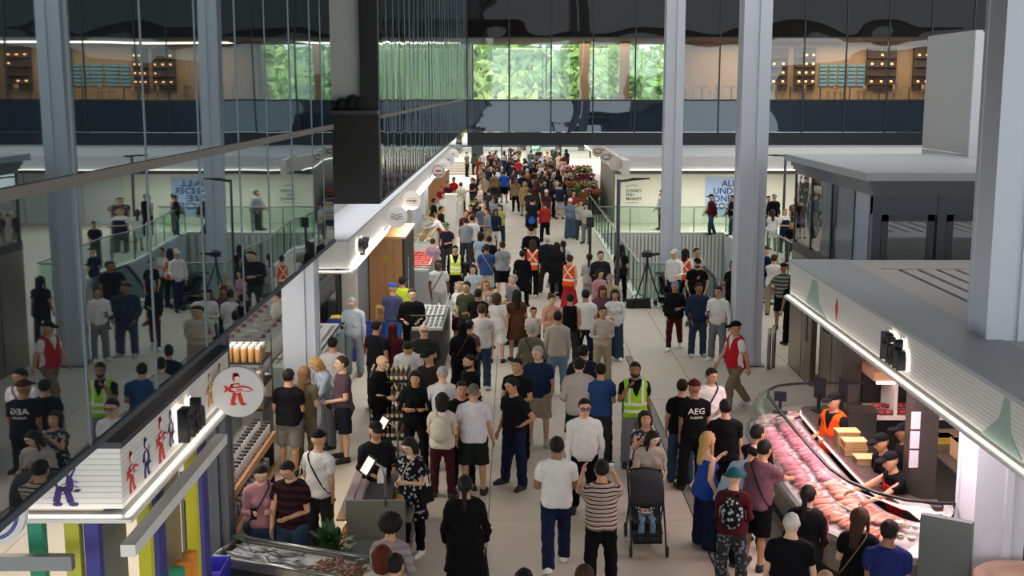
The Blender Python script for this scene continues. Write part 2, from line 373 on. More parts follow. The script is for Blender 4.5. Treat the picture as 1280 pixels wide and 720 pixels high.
def figure(par, o, ax, s_, m, pale, fish=True):
    P_ = lambda pts, mm=m, lift=0: print_poly(par, [(u * s_, v * s_) for u, v in pts], (o[0] + (lift if ax == 'x+' else -lift if ax == 'x-' else 0), o[1] - (lift if ax == 'y' else 0), o[2]), ax, mm)
    P_(circ(-.02, .34, .10, .11)); P_(circ(.015, .30, .075, .085), pale, .004)          # hair and face
    P_(circ(-.03, .43, .08, .045)); P_(limb(-.05, .20, -.02, -.02, .11, .10)); P_(limb(-.03, .17, -.01, -.02, .07, .08), pale, .004)
    P_(limb(-.06, -.04, -.13, -.30, .05, .055)); P_(limb(.03, -.04, .10, -.30, .05, .055)); P_(circ(-.11, -.33, .08, .035)); P_(circ(.14, -.33, .08, .035))
    P_(limb(-.12, .16, -.22, .02, .035, .03)); P_(limb(-.22, .02, -.04, -.02, .03, .03))
    if fish:
        b = [(-.33, .16), (-.22, .10), (-.05, .12), (.15, .15), (.33, .10), (.40, .03), (.30, -.01), (.10, 0), (-.10, -.02), (-.22, .02), (-.34, -.04), (-.29, .06)]
        P_(b, m, .006); P_([(u * .86 + .02, v * .55 + .02) for u, v in b[1:9]], pale, .010); P_(limb(-.02, .05, .14, .06, .02, .015), m, .013); P_(circ(.32, .07, .012, .012, 8), m, .013)
    else:
        for k in (-1, 1): P_(limb(.10, .08, .10 + k * .10, .26, .02, .012), m, .006); P_(circ(.10 + k * .12, -.10, .05, .02, 10), m, .006)
        P_(circ(.10, .0, .06, .14), m, .008)
        for k in range(6): P_(limb(.10, .06 - k * .04, .10 + .13 * (-1) ** k, .03 - k * .04, .008, .005), m, .006)
PURPLE = mat('#3d2f6e', .7); REDP = mat('#d3352c', .7); PALE = mat('#e6e3df', .7); BLUEP = mat('#5d86a8', .7)
figure(c1, (-3.62, 9.3, 3.16), 'y', .52, PURPLE, PALE, False)
figure(c1, (-3.15, 9.55, 3.16), 'x+', .42, REDP, PALE); figure(c1, (-3.15, 9.95, 3.16), 'x+', .42, PURPLE, PALE, False); figure(c1, (-3.15, 10.4, 3.18), 'x+', .5, REDP, PALE)
figure(c1, (-3.15, 10.72, 3.2), 'x+', .4, PURPLE, PALE, False); figure(c1, (-3.15, 12.15, 3.2), 'x+', .42, mat('#d99a3a', .7), PALE); figure(c1, (-3.15, 12.6, 3.2), 'x+', .42, REDP, PALE)
GP = mat('#9db5ab', .7)
print_poly(c3, [(-.5, -.22), (-.1, .22), (.15, .22), (.35, -.1), (.8, -.25)], (4.65, 18.2, 3.2), 'x-', GP)
print_poly(c3, [(-.08, 0), (0, .16), (.08, 0), (0, -.2)], (4.65, 16.9, 3.22), 'x-', REDP)
print_poly(c3, [(-.5, -.24), (-.1, .02), (0, .26), (.12, .26), (.2, -.05), (.5, -.24)], (4.65, 11.0, 3.18), 'x-', GP)
# round hanging signs
def round_sign(x, y, z, r, label, deco):
    t = thing('round_sign', label, 'sign', (x, y, z)); mb = MB(); n = 32
    mb.prism([(x + r * math.cos(2 * PI * k / n), y, z + r * math.sin(2 * PI * k / n)) for k in range(n)], (0, .07, 0)); part('disc', mb, mat('#d9d7d6', .6), t)
    mb = MB(); mb.box(x - r - .03, y + .02, z - .06, x - r + .03, y + .06, z + .06); part('bracket', mb, STEELD, t)
    deco(t, x, y, z, r)
figure_deco = lambda t, x, y, z, r: figure(t, (x, y, z + .01), 'y', r * 1.55, REDP, mat('#d9d7d6', .6))
def ring_deco(c):
    def f(t, x, y, z, r):
        for q in (.80, .74):
            n = 32; mb = MB(); mb.tube([(x + r * q * math.cos(2 * PI * k / n), y - .004, z + r * q * math.sin(2 * PI * k / n)) for k in range(n + 1)], .006, 4, False); part('printed_ring', mb, c, t)
    return f
def waves(t, x, y, z, r):
    for k in (-1, 0, 1):
        mb = MB(); mb.tube([(x - .14 + .028 * i, y - .004, z + k * .055 + .018 * math.sin(i * .9)) for i in range(11)], .008, 4); part('printed_wave', mb, DARK, t)
def words(s_, fishy=False):
    def f(t, x, y, z, r):
        o = bpy.data.objects.new('printed_words', text_mesh(s_, r * .26, .002, DARK, bold=.003)); C.objects.link(o); o.parent = t; o.location = (0, -.004, -.02 if not fishy else -.55 * r); o.rotation_euler = (PI / 2, 0, 0)
        if fishy:
            print_poly(t, circ(0, 0, r * .5, r * .16), (x, y, z), 'y', REDP); ring_deco(DARK)(t, x, y, z, r)
        else:
            for k in (-1, 1):
                mb = MB(); mb.box(x - r * .5, y - .004, z - .02 + k * r * .25, x + r * .5, y, z - .012 + k * r * .25); part('printed_line', mb, DARK, t)
    return f
def blade(d, *a): round_sign(-2.87, d, 3.18, .27, *a)
blade(12.2, 'large round sign with a red figure carrying a fish', figure_deco)
sx_, sy_, sz_ = at_y(-12, 642, 8.8); round_sign(sx_, 8.8, sz_, .265, 'round sign with a blue ring cut by the left edge', ring_deco(mat('#2d3f9a', .6)))
part('side_bracket', MB().box(sx_ - .03, 8.87, sz_ - .04, sx_ + .03, 9.28, sz_ + .04), STEELD, [o for o in C.objects if o.get('label', '').startswith('round sign with a blue')][0])
blade(29.7, 'round sign with three black wavy lines', waves); blade(34.2, 'round white sign with one line of small words', words('OYSTERS'))
blade(46.8, 'round sign with a small red fish in a ring of letters', words('SEAFOOD', True))
for i, yy in enumerate((50.5, 54.5, 59, 64)): blade(yy, ('first', 'second', 'third', 'farthest')[i] + ' plain round sign beyond the red fish sign', words('FISH'))

# ---- columns of the hall
def column(x, y, w, z0, z1, label, base=True, m=None):
    t = thing('steel_column', label, 'column', (x, y, z0)); h = w / 2; m = m or STEELCOL
    part('shaft', MB().box(x - h, y - h, z0, x + h, y - h + .09, z1).box(x - h, y + h - .09, z0, x + h, y + h, z1).box(x - h * .45, y - h + .05, z0, x + h * .45, y + h - .05, z1), m, t)
    part('side_plate', MB().box(x - h * .95, y - h + .09, z0, x - h * .82, y + h - .09, z1), m, t); part('side_plate', MB().box(x + h * .82, y - h + .09, z0, x + h * .95, y + h - .09, z1), m, t)
    part('rib', MB().box(x + h * .12, y - h - .05, z0, x + h * .42, y - h, z1), m, t)
    if base: part('base_plate', MB().box(x - h - .08, y - h - .08, max(z0, .001), x + h + .08, y + h + .08, .03), STEELD, t)
column(5.66, 13.6, .60, 0, 15, 'nearest and widest grey steel column standing through the right canopy roof')
column(5.42, 27.3, .62, 0, 15, 'tall grey steel column in the middle beside the lift')
column(5.44, 41.0, .62, -5.2, 15, 'tall grey steel column rising out of the stair void', base=False)
column(-3.93, 22.0, .60, 0, 4.2, 'grey steel column under the glass wall beside the fish counter')
column(-3.64, 14.2, .36, 0, 4.2, 'dark grey steel column behind the yellow stall panels', m=mat('#4e5157', .5))
column(-3.9, 36, .5, 0, 4.2, 'grey column by the round wave sign'); column(-3.9, 50, .5, 0, 4.2, 'grey column behind the round red fish sign')

# ---- the glass bridge across the hall
BY = 65.0
bm = struct('trim_3', MB().box(GX, BY - .1, 3.35, 26.9, BY + .5, 4.02), mat('#1d242b', .5))
bf = struct('floor_bridge', MB().box(GX, BY + .3, 5.3, 27, BY + 9.5, 5.72), mat('#6b5138', .5))
struct('ceiling_bridge', MB().box(GX, BY + .3, 9.0, 27, BY + 9.5, 9.2), mat('#8a6a48', .6))
struct('roof_bridge', MB().box(GX - 2, BY + .2, 9.2, 27, BY + 10, 16), BLACK)
struct('ceiling_bridge_under', MB().box(GX, BY + .5, 3.4, 27, BY + 9.5, 3.6), mat('#23282d', .7))
bw = thing('bridge_glazing', 'glass front of the bridge crossing the hall', 'glass wall', (0, BY, 4))
xs = [-2.4 + 2.243 * i for i in range(14)]
for i in range(13):
    a, b = xs[i] + .03, xs[i + 1] - .03
    part('spandrel_panel', MB().box(a, BY, 4.05, b, BY + .06, 5.70), SPAND, bw)
    part('pane', MB().box(a, BY, 5.78, b, BY + .03, 9.0), BRIDGEG, bw)
    part('upper_panel', MB().box(a, BY, 9.06, b, BY + .06, 13.5), UPP, bw)
    part('mullion', MB().box(xs[i] - .035, BY - .06, 4.02, xs[i] + .035, BY + .08, 13.5), FRAME, bw)
part('transom', MB().box(-2.4, BY - .03, 5.70, 27, BY + .08, 5.78), FRAME, bw); part('transom', MB().box(-2.4, BY - .03, 9.0, 27, BY + .08, 9.06), FRAME, bw)
# bridge back: clear glass at the left, timber walls of a dining room at the right
bb = thing('bridge_back_glazing', 'rear glass of the bridge with the green hillside behind', 'glass wall', (0, BY + 9, 5.7))
for i in range(5):
    a, b = xs[i] + .03, xs[i + 1] - .03; part('pane', MB().box(a, BY + 9, 5.78, b, BY + 9.03, 9), FARG, bb); part('mullion', MB().box(xs[i] - .03, BY + 8.97, 5.7, xs[i] + .03, BY + 9.06, 9), FRAME, bb)
TIMB = mat('#98785a', .55, noise=.15, scale=2)
struct('wall_bridge', MB().box(9.6, BY + 6, 5.72, 26.5, BY + 6.3, 9), TIMB)
for i, xx in enumerate((3.9, 6.2, 9.7)):
    tag(obj('timber_post', MB().box(xx, BY + 5, 5.72, xx + .55, BY + 5.5, 9), TIMB), ('left', 'middle', 'right')[i] + ' timber clad post inside the glass bridge', 'post')
area('bridge_lamp', (18, BY + 3.5, 8.9), (14, 3), 800, (1, .82, .64)); area('bridge_lamp', (3, BY + 4, 8.9), (8, 3), 300, (1, .88, .74))
# shelves of lit bottles on the dining room wall
for i, (xx, w_) in enumerate(((14.4, 1.6), (16.4, 1.2), (20.6, 1.7), (23.3, 1.4))):
    t = thing('back_bar_shelf', ('first', 'second', 'third', 'last')[i] + ' lit bottle shelf on the bridge dining room wall, counted from left', 'shelf', (xx, BY + 5.7, 6.4)); part('frame', MB().box(xx, BY + 5.75, 6.3, xx + w_, BY + 6, 8.7), mat('#3a2416', .6), t)
    for k in range(4): part('shelf', MB().box(xx, BY + 5.5, 6.6 + k * .5, xx + w_, BY + 5.76, 6.64 + k * .5), mat('#5a3820', .6), t)
    for k in range(4):
        for j in range(3):
            if rnd.random() < .6: part('lamp', MB().box(xx + .15 + j * w_ / 3, BY + 5.48, 6.72 + k * .5, xx + .27 + j * w_ / 3, BY + 5.52, 6.82 + k * .5), mat('#ffb070', .5, emit=3.5), t)
for i in range(5):
    t = thing('window_shutter', ('first', 'second', 'third', 'fourth', 'fifth')[i] + ' blue slatted panel on the bridge dining wall, from the left', 'panel', (17.9 + i * .95 + (i > 2) * .9, BY + 5.9, 6.6)); x0 = 17.9 + i * .55
    for k in range(6): part('slat', MB().box(x0, BY + 5.9, 6.5 + k * .22, x0 + .42, BY + 5.98, 6.65 + k * .22), mat('#5f8fa6', .5), t)
# dining tables and chairs on the bridge
def dining_chair():
    t = thing('dining_chair', 'pale slender dining chair inside the bridge dining room', 'chair', (0, 0, 0), 0, 'dining chairs inside the glass bridge')
    m = mat('#b89a72', .5); mb = MB(); mb.box(-.21, -.21, .44, .21, .21, .48); obj('seat', mb, m, t); mb = MB(); mb.box(-.21, .17, .62, .21, .21, .85); obj('backrest', mb, m, t)
    for a in (-1, 1):
        for b in (-1, 1): mb = MB(); mb.cyl((a * .18, b * .18, 0), (a * .19, b * .19, .45 if b < 0 else .85), .018, 6); obj('leg', mb, m, t)
    return t
ch0 = dining_chair(); k = 0
for i in range(9):
    xx = 10.4 + i * 1.62
    t = thing('dining_table', 'round dining table inside the bridge, ' + ('leftmost', 'second', 'third', 'fourth', 'fifth', 'sixth', 'seventh', 'eighth', 'rightmost')[i] + ' along the glass', 'table', (xx, BY + 1.6, 5.72)); mb = MB(); mb.lathe([(.02, .71), (.42, .71), (.42, .745), (.0, .745)], (0, 0, 0), 16); obj('table_top', mb, mat('#8b6845', .4), t); mb = MB(); mb.lathe([(.24, 0), (.24, .02), (.03, .05), (.03, .72)], (0, 0, 0), 10); obj('pedestal', mb, DARK, t)
    for s_ in (-1, 1):
        if k == 0: ch0.location = (xx - .65, BY + 1.6, 5.72); ch0.rotation_euler = (0, 0, PI / 2)
        else: dup(ch0, (xx + s_ * .65, BY + 1.6 + rnd.uniform(-.1, .1), 5.72), -s_ * PI / 2)
        k += 1
# ---- shop at the far right with white end wall and lit band
sh = thing('shop_front', 'white far shop with lit fascia band behind the stair void', 'shop', (4.9, 56, 0))
part('wall_panel', MB().box(4.9, 57, 0, 14, 57.3, 2.35), mat('#c9cbb8', .6), sh)
for i in range(8):
    part('wall_panel', MB().box(14.0 + i * 1.5, 57, 0, 15.47 + i * 1.5, 57.3, 2.55), mat('#bfc3bd', .6), sh)
part('side_wall', MB().box(4.85, 57.3, 0, 5.1, 66, 2.9), mat('#8a8274', .6), sh)
part('fascia', MB().box(4.75, 54.0, 2.75, 26.9, 54.3, 3.35), mat('#d2d0d2', .6), sh); part('fascia', MB().box(4.70, 51.0, 2.75, 5.0, 92, 3.35), mat('#d9d4ce', .6), sh)
part('light_strip', MB().box(4.8, 53.93, 2.72, 26.9, 54.0, 2.76), LEDS, sh); part('light_strip', MB().box(4.68, 54, 2.72, 4.75, 92, 2.76), LEDS, sh)
part('dark_band', MB().box(4.9, 56.6, 2.4, 26.9, 57.2, 2.75), mat('#4a4648', .6), sh); part('roof_deck', MB().box(4.9, 54.2, 3.3, 26.9, 92, 3.36), CAPM, sh)
part('door_panel', MB().box(4.9, 52.9 + 5, .0, 4.95, 60, 2.4), mat('#a98a68', .5), sh)
def wall_text(s_, x, y, z, size, m, name, label, par=None):
    t = bpy.data.objects.new(name, text_mesh(s_, size, .004, m, 'LEFT', bold=size * .012)); C.objects.link(t); t.location = (x, y, z); t.rotation_euler = (PI / 2, 0, 0)
    if par: t.parent = par; t.location = Vector((x, y, z)) - par.location
    else: tag(t, label, 'sign')
    return t
sg = thing('wall_logo', 'printed words and roof line drawing on the white shop wall', 'sign', (5.4, 56.99, 1))
for i, q in enumerate(('SYDNEY', 'FISH', 'MARKET')): wall_text(q, 5.42, 56.985, 1.55 - i * .19, .20, mat('#3a4348', .6), 'printed_word', '', sg)
mb = MB(); mb.tube([(5.4, 56.98, 1.74), (5.7, 56.98, 1.84), (5.95, 56.98, 1.80)], .012, 4); part('printed_line', mb, mat('#3a4348', .6), sg); mb = MB(); mb.box(5.4, 56.975, .98, 6.0, 56.985, 1.0); part('printed_line', mb, mat('#3a4348', .6), sg)
po = thing('poster', 'pale blue poster with large words on the white shop wall', 'poster', (9.4, 56.98, .4)); part('sheet', MB().box(9.2, 56.95, .35, 11.15, 56.99, 2.18), mat('#93abcb', .6), po)
for i, q in enumerate(('ALL', 'UNDER', 'ONE', 'ROOF')): wall_text(q, 9.95 if i == 0 else 9.55, 56.93, 1.90 - i * .36, .42, mat('#1c2c58', .6), 'printed_word', '', po)
for i, (yy, zz) in enumerate(((56.5, 3.18), (62, 3.18), (51.5, 3.18))):
    mb = MB(); n = 24; r_ = .30
    t = thing('round_sign', ('middle', 'farthest', 'nearest and largest')[i] + ' round pale sign at the corner of the far right shop', 'sign', (4.5, yy, zz)); mb.prism([(4.42 + r_ * math.cos(2 * PI * k / n), yy, zz + r_ * math.sin(2 * PI * k / n)) for k in range(n)], (0, .06, 0)); part('disc', mb, mat('#cfc2b8', .6), t)
    if i < 2:
        mb = MB(); mb.tube([(4.42 + .2 * math.cos(a * .5), yy - .005, zz + .12 * math.sin(a * .5)) for a in range(13)], .02, 4, False); part('printed_ring', mb, DARK, t)
# ---- lift lobby box
LX0, LY0, LY1 = 6.42, 21.3, 27.2
lb = thing('lift_lobby', 'dark framed glass lift box behind the right canopy', 'lift lobby', (LX0, LY0, 0))
part('roof', MB().box(LX0 - .22, LY0 - .25, 4.72, 13, LY1 + .2, 4.86), mat('#a6abaf', .5, noise=.06, scale=1), lb)
for i in range(3): part('roof_edge', MB().box(LX0 - .12 + i * .05, LY0 - .15 + i * .05, 4.62 - i * .09, 13, LY1, 4.72 - i * .09), mat('#3c434b', .4), lb)
part('lintel', MB().box(LX0, LY0, 4.1, 13, LY0 + .2, 4.45), mat('#323b46', .4), lb)
for a in (LX0, 7.58, 8.72, 9.86, 11.0): part('frame_post', MB().box(a, LY0 - .02, 2.9, a + .16, LY0 + .14, 4.45), mat('#2f3944', .4), lb)
for i, a in enumerate((6.6, 7.76, 8.9, 10.04)):
    part('door_frame', MB().box(a + .0, LY0 + .02, 3.0, a + .12, LY0 + .09, 4.1).box(a + .82, LY0 + .02, 3.0, a + .94, LY0 + .09, 4.1).box(a, LY0 + .02, 3.98, a + .94, LY0 + .09, 4.1), mat('#27313b', .4), lb)
    part('door_pane', MB().box(a + .12, LY0 + .04, 3.0, a + .82, LY0 + .06, 3.98), glass((.55, .65, .68), .35), lb)
for i, (a, b) in enumerate(((21.5, 22.4), (22.45, 24.0), (24.05, 25.6), (25.65, 27.1))):
    part('side_pane', MB().box(LX0, a, 2.95, LX0 + .03, b, 4.45), glass((.35, .38, .40), .35, .01) if i else mat('#7d90a6', .3), lb)
    part('frame_post', MB().box(LX0 - .02, b, 2.9, LX0 + .06, b + .05, 4.45), FRAME, lb)
part('floor_band', MB().box(LX0 - .02, LY0, 2.7, 13, LY1, 2.9), mat('#3a3532', .5), lb)
part('back_wall', MB().box(8.2, LY1 - .1, 2.9, 13, LY1, 4.4), mat('#5d6a74', .6), lb)
part('shaft_wall', MB().box(8.0, LY0 + .2, 0, 12.8, LY1, 2.7), mat('#6c6660', .6), lb)
mb = MB(); mb.prism([(7, 24, 2.95), (12.8, 24, 2.95), (12.8, 24, 3.25), (7, 24, 3.75)], (0, .1, 0)); part('ramp', mb, mat('#8795a2', .5), lb)
for i, (a, b) in enumerate(((21.3, 22.4), (22.45, 23.5), (23.55, 24.3), (25.15, 26.0), (26.05, 27.2))):
    part('steel_panel', MB().box(LX0 - .02, a, 0, LX0 + .1, b, 2.7), mat('#8c8273', .3, .8, noise=.06, scale=3), lb)
lf = struct('door_1', MB().box(LX0 + .16, 24.3, 0, LX0 + .2, 25.15, 2.35), STEEL)
part('call_panel', MB().box(LX0 - .035, 25.5, .9, LX0 - .02, 25.72, 1.9), STEELD, lb); part('call_light', MB().box(LX0 - .04, 25.52, 2.0, LX0 - .02, 25.7, 2.2), mat('#d83a3a', .5, emit=1.5), lb)
gb = thing('plant_enclosure', 'tall plain grey box standing behind the lift lobby', 'enclosure', (9.85, 26, 0)); part('side_panel', MB().box(9.85, 26.05, 0, 9.9, 29, 4.9), mat('#b4b5b7', .6), gb); part('side_panel', MB().box(9.85, 26.05, 4.92, 9.9, 29, 7.55), mat('#b4b5b7', .6), gb); part('front_panel', MB().box(9.85, 26, 0, 13, 26.05, 7.55), mat('#dfe2e8', .6), gb); part('top_panel', MB().box(10, 26, 7.5, 13, 29, 7.55), mat('#c5c8cc', .6), gb)
struct('wall_right', MB().box(27.1, 5, 0, 27.5, 112, 9), mat('#59626b', .6)); struct('wall_right_return', MB().box(13, 5, 0, 13.3, 29, 4.4), mat('#5b5e62', .6))
# ---- far end: glazing, posts, daylight and trees
eg = thing('end_glazing', 'bright glass end wall beyond the bridge', 'glass wall', (0, 113, 0)); x = -12
while x < 13:
    part('pane', MB().box(x + .06, 113, .1, x + 2.7, 113.05, 4.6), FARG, eg); part('mullion', MB().box(x - .07, 112.9, 0, x + .07, 113.15, 4.8), FRAME, eg); x += 2.76
part('transom', MB().box(-12, 112.9, 1.0, 14, 113.1, 1.15), FRAME, eg); part('header', MB().box(-12, 112.8, 4.6, 14, 113.3, 5.2), DARK, eg)
tag(obj('dark_pier', MB().box(-3.1, 96, 0, -2.3, 96.8, 3.4), mat('#20262b', .6)), 'dark square pier at the far end of the hall', 'pier')
stg = thing('stair_flight', 'broad low steps at the far end of the hall', 'stairs', (-5, 92, 0))
for i in range(5): part('step', MB().box(-8.5, 90 + i * .5, 0, -2.6, 96, .17 * (i + 1)), CONC, stg)
ext = thing('exit_sign', 'small green exit sign hanging under the bridge', 'sign', (1.3, 66.5, 3.0)); part('hanger', MB().box(1.28, 66.52, 3.26, 1.32, 66.55, 3.4), DARK, ext); part('box', MB().box(1.0, 66.5, 3.02, 1.6, 66.56, 3.27), mat('#2b7a58', .5, emit=.8), ext)
o = bpy.data.objects.new('lettering', text_mesh('EXIT', .2, .002, mat('#eafff2', .5, emit=2))); C.objects.link(o); o.parent = ext; o.location = (0, -.006, .145); o.rotation_euler = (PI / 2, 0, 0)
struct('ground_outside', MB().box(-60, 125, -.4, 80, 260, -.05), mat('#d4d6d4', .8))
# trees: trunk and crown of leaf clumps
LEAF = [mat(c, .8, noise=.35, scale=1.1) for c in ('#a8c46a', '#86ac58', '#bcd07c')]
def crown_mesh(seed, n=420):
    r2 = random.Random(seed); mb = MB()
    for i in range(n):
        a = r2.uniform(0, 2 * PI); u = r2.uniform(-1, 1); r_ = 3.2 * r2.uniform(.55, 1) ; q = math.sqrt(1 - u * u)
        c = Vector((r_ * q * math.cos(a) * 1.15, r_ * q * math.sin(a), u * r_ * .8)); e = [Vector((r2.uniform(-1, 1), r2.uniform(-1, 1), r2.uniform(-1, 1))).normalized() * r2.uniform(.35, .75) for _ in range(3)]
        mb.add([c + e[0], c + e[1], c + e[2], c - e[0] * .7], [(0, 1, 2), (0, 2, 3), (1, 3, 2)])
    return mb
CR = [crown_mesh(i) for i in range(3)]; CRM = [[c.mesh(l) for l in LEAF] for c in CR]
k = 0; TW = ('leftmost', 'second', 'third', 'fourth', 'fifth', 'sixth', 'seventh', 'eighth', 'ninth', 'tenth', 'eleventh', 'twelfth', 'thirteenth', 'rightmost')
for row, (yy, zz, sc_) in enumerate(((128, 0, 1.15), (142, 2.5, 1.5))):
    for i in range(14):
        xx = -14 + i * 3.7 + rnd.uniform(-1, 1) + row * 1.5
        t = thing('tree', f'{TW[i]} green tree in the {("front", "back")[row]} row outside the glass end wall', 'tree', (xx, yy + rnd.uniform(-2, 2), 0), 0, 'trees beyond the end glazing')
        mb = MB(); mb.tube([(0, 0, -.3), (.15, .1, 2.5), (.1, 0, 5 + zz)], [.35, .28, .16], 8); obj('trunk', mb, mat('#5f4c3a', .9), t, True)
        c = link('crown', CRM[rnd.randrange(3)][rnd.randrange(3)], t, (0, 0, 5.2 + zz + rnd.uniform(-.5, .8)), rnd.uniform(0, 6)); c.scale = [sc_ * rnd.uniform(.85, 1.15)] * 3; c['kind'] = 'stuff'; k += 1
# ---- hall roof: beams with open skylights, and an unseen solid floor over the near end, lengthened to darken it
struct('ceiling', MB().box(-14, -3, 11.5, 40, 21.3, 11.8), mat('#1d1c1b', .8))
for i in range(12):
    struct('trim_%d' % (4 + i), MB().box(-14, 21.5 + i * 4, 15.6, 40, 23.4 + i * 4, 16.1), mat('#4a4038', .8))
# ================================================================== stalls, counters and goods
def Z(px, py, z): x, y = at_z(px, py, z); return (x, y, z)
# ---- right seafood counter, built along a curved plan line (outer edge)
path = [(6.0, 20.25), (5.3, 20.25), (4.75, 20.2), (4.3, 20.0), (4.0, 19.6), (3.88, 19.1), (3.86, 18), (3.86, 17), (3.87, 16), (3.9, 15.2), (4.02, 14.6), (4.28, 14.1), (4.65, 13.75), (5.1, 13.6), (5.35, 13.58)]
PV = [Vector((a, b)) for a, b in path]; NRM = []
for i in range(len(PV)):
    d = (PV[min(i + 1, len(PV) - 1)] - PV[max(i - 1, 0)]).normalized(); NRM.append(Vector((-d.y, d.x)))
def off(i, o, z): p = PV[i] + NRM[i] * o; return (p.x, p.y, z)
def strip(prof, closed=True, i0=0, i1=None):
    i1 = len(PV) if i1 is None else i1; mb = MB(); m = len(prof); vs = [off(i, o, z) for i in range(i0, i1) for o, z in prof]; n = i1 - i0; fs = []
    for i in range(n - 1):
        for k in range(m if closed else m - 1): fs.append((i * m + k, i * m + (k + 1) % m, (i + 1) * m + (k + 1) % m, (i + 1) * m + k))
    if closed: fs += [tuple(range(m)), tuple((n - 1) * m + k for k in range(m))[::-1]]
    return mb.add(vs, fs)
ct = thing('seafood_counter', 'long curved glass seafood counter under the right canopy', 'counter', (4.6, 16.8, 0))
part('plinth', strip([(.12, 0), (.9, 0), (.9, .25), (.12, .25)]), DARK, ct); part('cabinet', strip([(.04, .25), (.95, .25), (.95, .72), (.0, .72)]), mat('#6b6e68', .35, .5, noise=.1, scale=4), ct)
part('bumper_rail', strip([(-.05, .68), (.03, .68), (.03, .76), (-.05, .76)]), STEEL, ct)
part('ice_bed', strip([(.03, .76), (.88, .90), (.88, .72), (.03, .72)]), mat('#d9c8cc', .7, bump=.6, scale=20, noise=.05), ct)
part('curved_glass', strip([(.0, .76), (.05, 1.10), (.16, 1.30), (.30, 1.36), (.29, 1.35), (.15, 1.29), (.04, 1.09), (-.01, .76)]), CASEG, ct, True)
part('glass_rim', strip([(.29, 1.345), (.33, 1.345), (.33, 1.375), (.29, 1.375)]), DARK, ct)
part('serving_ledge', strip([(.86, 1.06), (1.16, 1.06), (1.16, 1.12), (.86, 1.12)]), mat('#4e4440', .3, .2), ct); part('ledge_back', strip([(1.08, 0), (1.13, 0), (1.13, 1.06), (1.08, 1.06)]), STEELD, ct)
part('display_light', strip([(.84, 1.035), (.88, 1.035), (.88, 1.055), (.84, 1.055)]), mat('#ffc4be', .5, emit=1.6), ct)
cum = [0]
for i in range(len(PV) - 1): cum.append(cum[-1] + (PV[i + 1] - PV[i]).length)
def along(s_):
    for i in range(len(PV) - 1):
        if s_ <= cum[i + 1]:
            t = (s_ - cum[i]) / (cum[i + 1] - cum[i]); p = PV[i].lerp(PV[i + 1], t); n = NRM[i].lerp(NRM[i + 1], t).normalized(); return p, n
    return PV[-1], NRM[-1]
def fillet(lx, ly, lz, n1=10, n2=5, taper=.4):
    mb = MB(); mb.ell((0, 0, 0), (lx, ly, lz), n1, n2); mb.v = [(x, y * (1 - taper * max(0, x / lx)), max(z, -lz * .3)) for x, y, z in mb.v]; return mb
PINKS = [mat(c, .35, noise=.15, scale=25) for c in ('#c8788a', '#d68e9c', '#bd6c7c')]; ORG = [mat(c, .35, noise=.15, scale=25) for c in ('#e08a76', '#dc7660', '#e8a08c')]
PALEF = [mat(c, .4, noise=.2, scale=25) for c in ('#c9a7a4', '#b88f8c', '#d4bdb6')]
fm = {id(m): fillet(.17, .055, .028).mesh(m, True) for m in PINKS + ORG + PALEF}
s_ = 1.2; L_ = cum[-1]; row = 0
while s_ < L_ - 1.0:
    f_ = s_ / L_; cols = PALEF if f_ < .34 else (PINKS if f_ < .64 else ORG)
    nm, lb_, gr = (('whole_fish', 'small silvery pink whole fish on ice at the far end of the counter', 'whole fish at the far end of the counter') if f_ < .34 else
                   ('fish_fillet', 'deep pink skinless fish fillet in the middle of the glass counter', 'pink fillets in the glass counter') if f_ < .64 else
                   ('salmon_fillet', 'orange salmon fillet lying crosswise near the curved counter corner', 'salmon fillets in the glass counter'))
    p, n = along(s_)
    for k in range(2):
        o_ = .24 + k * .36 + rnd.uniform(-.02, .02); m = rnd.choice(cols)
        o = bpy.data.objects.new(nm, fm[id(m)]); C.objects.link(o); o.location = (p.x + n.x * o_, p.y + n.y * o_, .80 + o_ * .165 + .012)
        o.rotation_euler = (0, -.16, math.atan2(n.y, n.x) + rnd.uniform(-.3, .3)); o.scale = (1 + rnd.uniform(-.15, .1), 1 + rnd.uniform(-.2, .2), 1); tag(o, lb_, 'fish', gr)
    s_ += .105
for i in range(10):
    p, n = along(L_ - .95 + (i % 5) * .17); o_ = .25 + (i // 5) * .3
    t = thing('tub', 'clear tub of prepared seafood at the near end of the counter', 'tub', (p.x + n.x * o_, p.y + n.y * o_, .83 + o_ * .165), math.atan2(n.y, n.x), 'tubs in the near end of the counter')
    obj('bowl', MB().lathe([(.04, 0), (.06, .05), (.065, .055), (.055, .055), (.04, .02), (0, .02)], (0, 0, 0), 12), mat('#d8d4cc', .3), t, True); obj('filling', MB().lathe([(.0, .045), (.05, .04), (.05, .03), (0, .03)], (0, 0, 0), 10), mat(rnd.choice(('#2a2320', '#c98a6a', '#e8e0d0')), .5), t)
def crate(x, y, z, w_, d_, h, c, label, rz=0, group=None, cat='crate'):
    t = thing('crate', label, cat, (x, y, z), rz, group); m = mat(c, .5); mb = MB(); mb.box(-w_ / 2, -d_ / 2, 0, w_ / 2, d_ / 2, .015); obj('bottom', mb, m, t)
    for a in (-1, 1):
        obj('side', MB().box(a * w_ / 2 - .01, -d_ / 2, 0, a * w_ / 2 + .01, d_ / 2, h), m, t); obj('side', MB().box(-w_ / 2, a * d_ / 2 - .01, 0, w_ / 2, a * d_ / 2 + .01, h), m, t)
    r_ = MB(); r_.tube([(-w_ / 2, -d_ / 2, h), (w_ / 2, -d_ / 2, h), (w_ / 2, d_ / 2, h), (-w_ / 2, d_ / 2, h), (-w_ / 2, -d_ / 2, h)], .015, 5, False); obj('rim', r_, m, t)
    return t
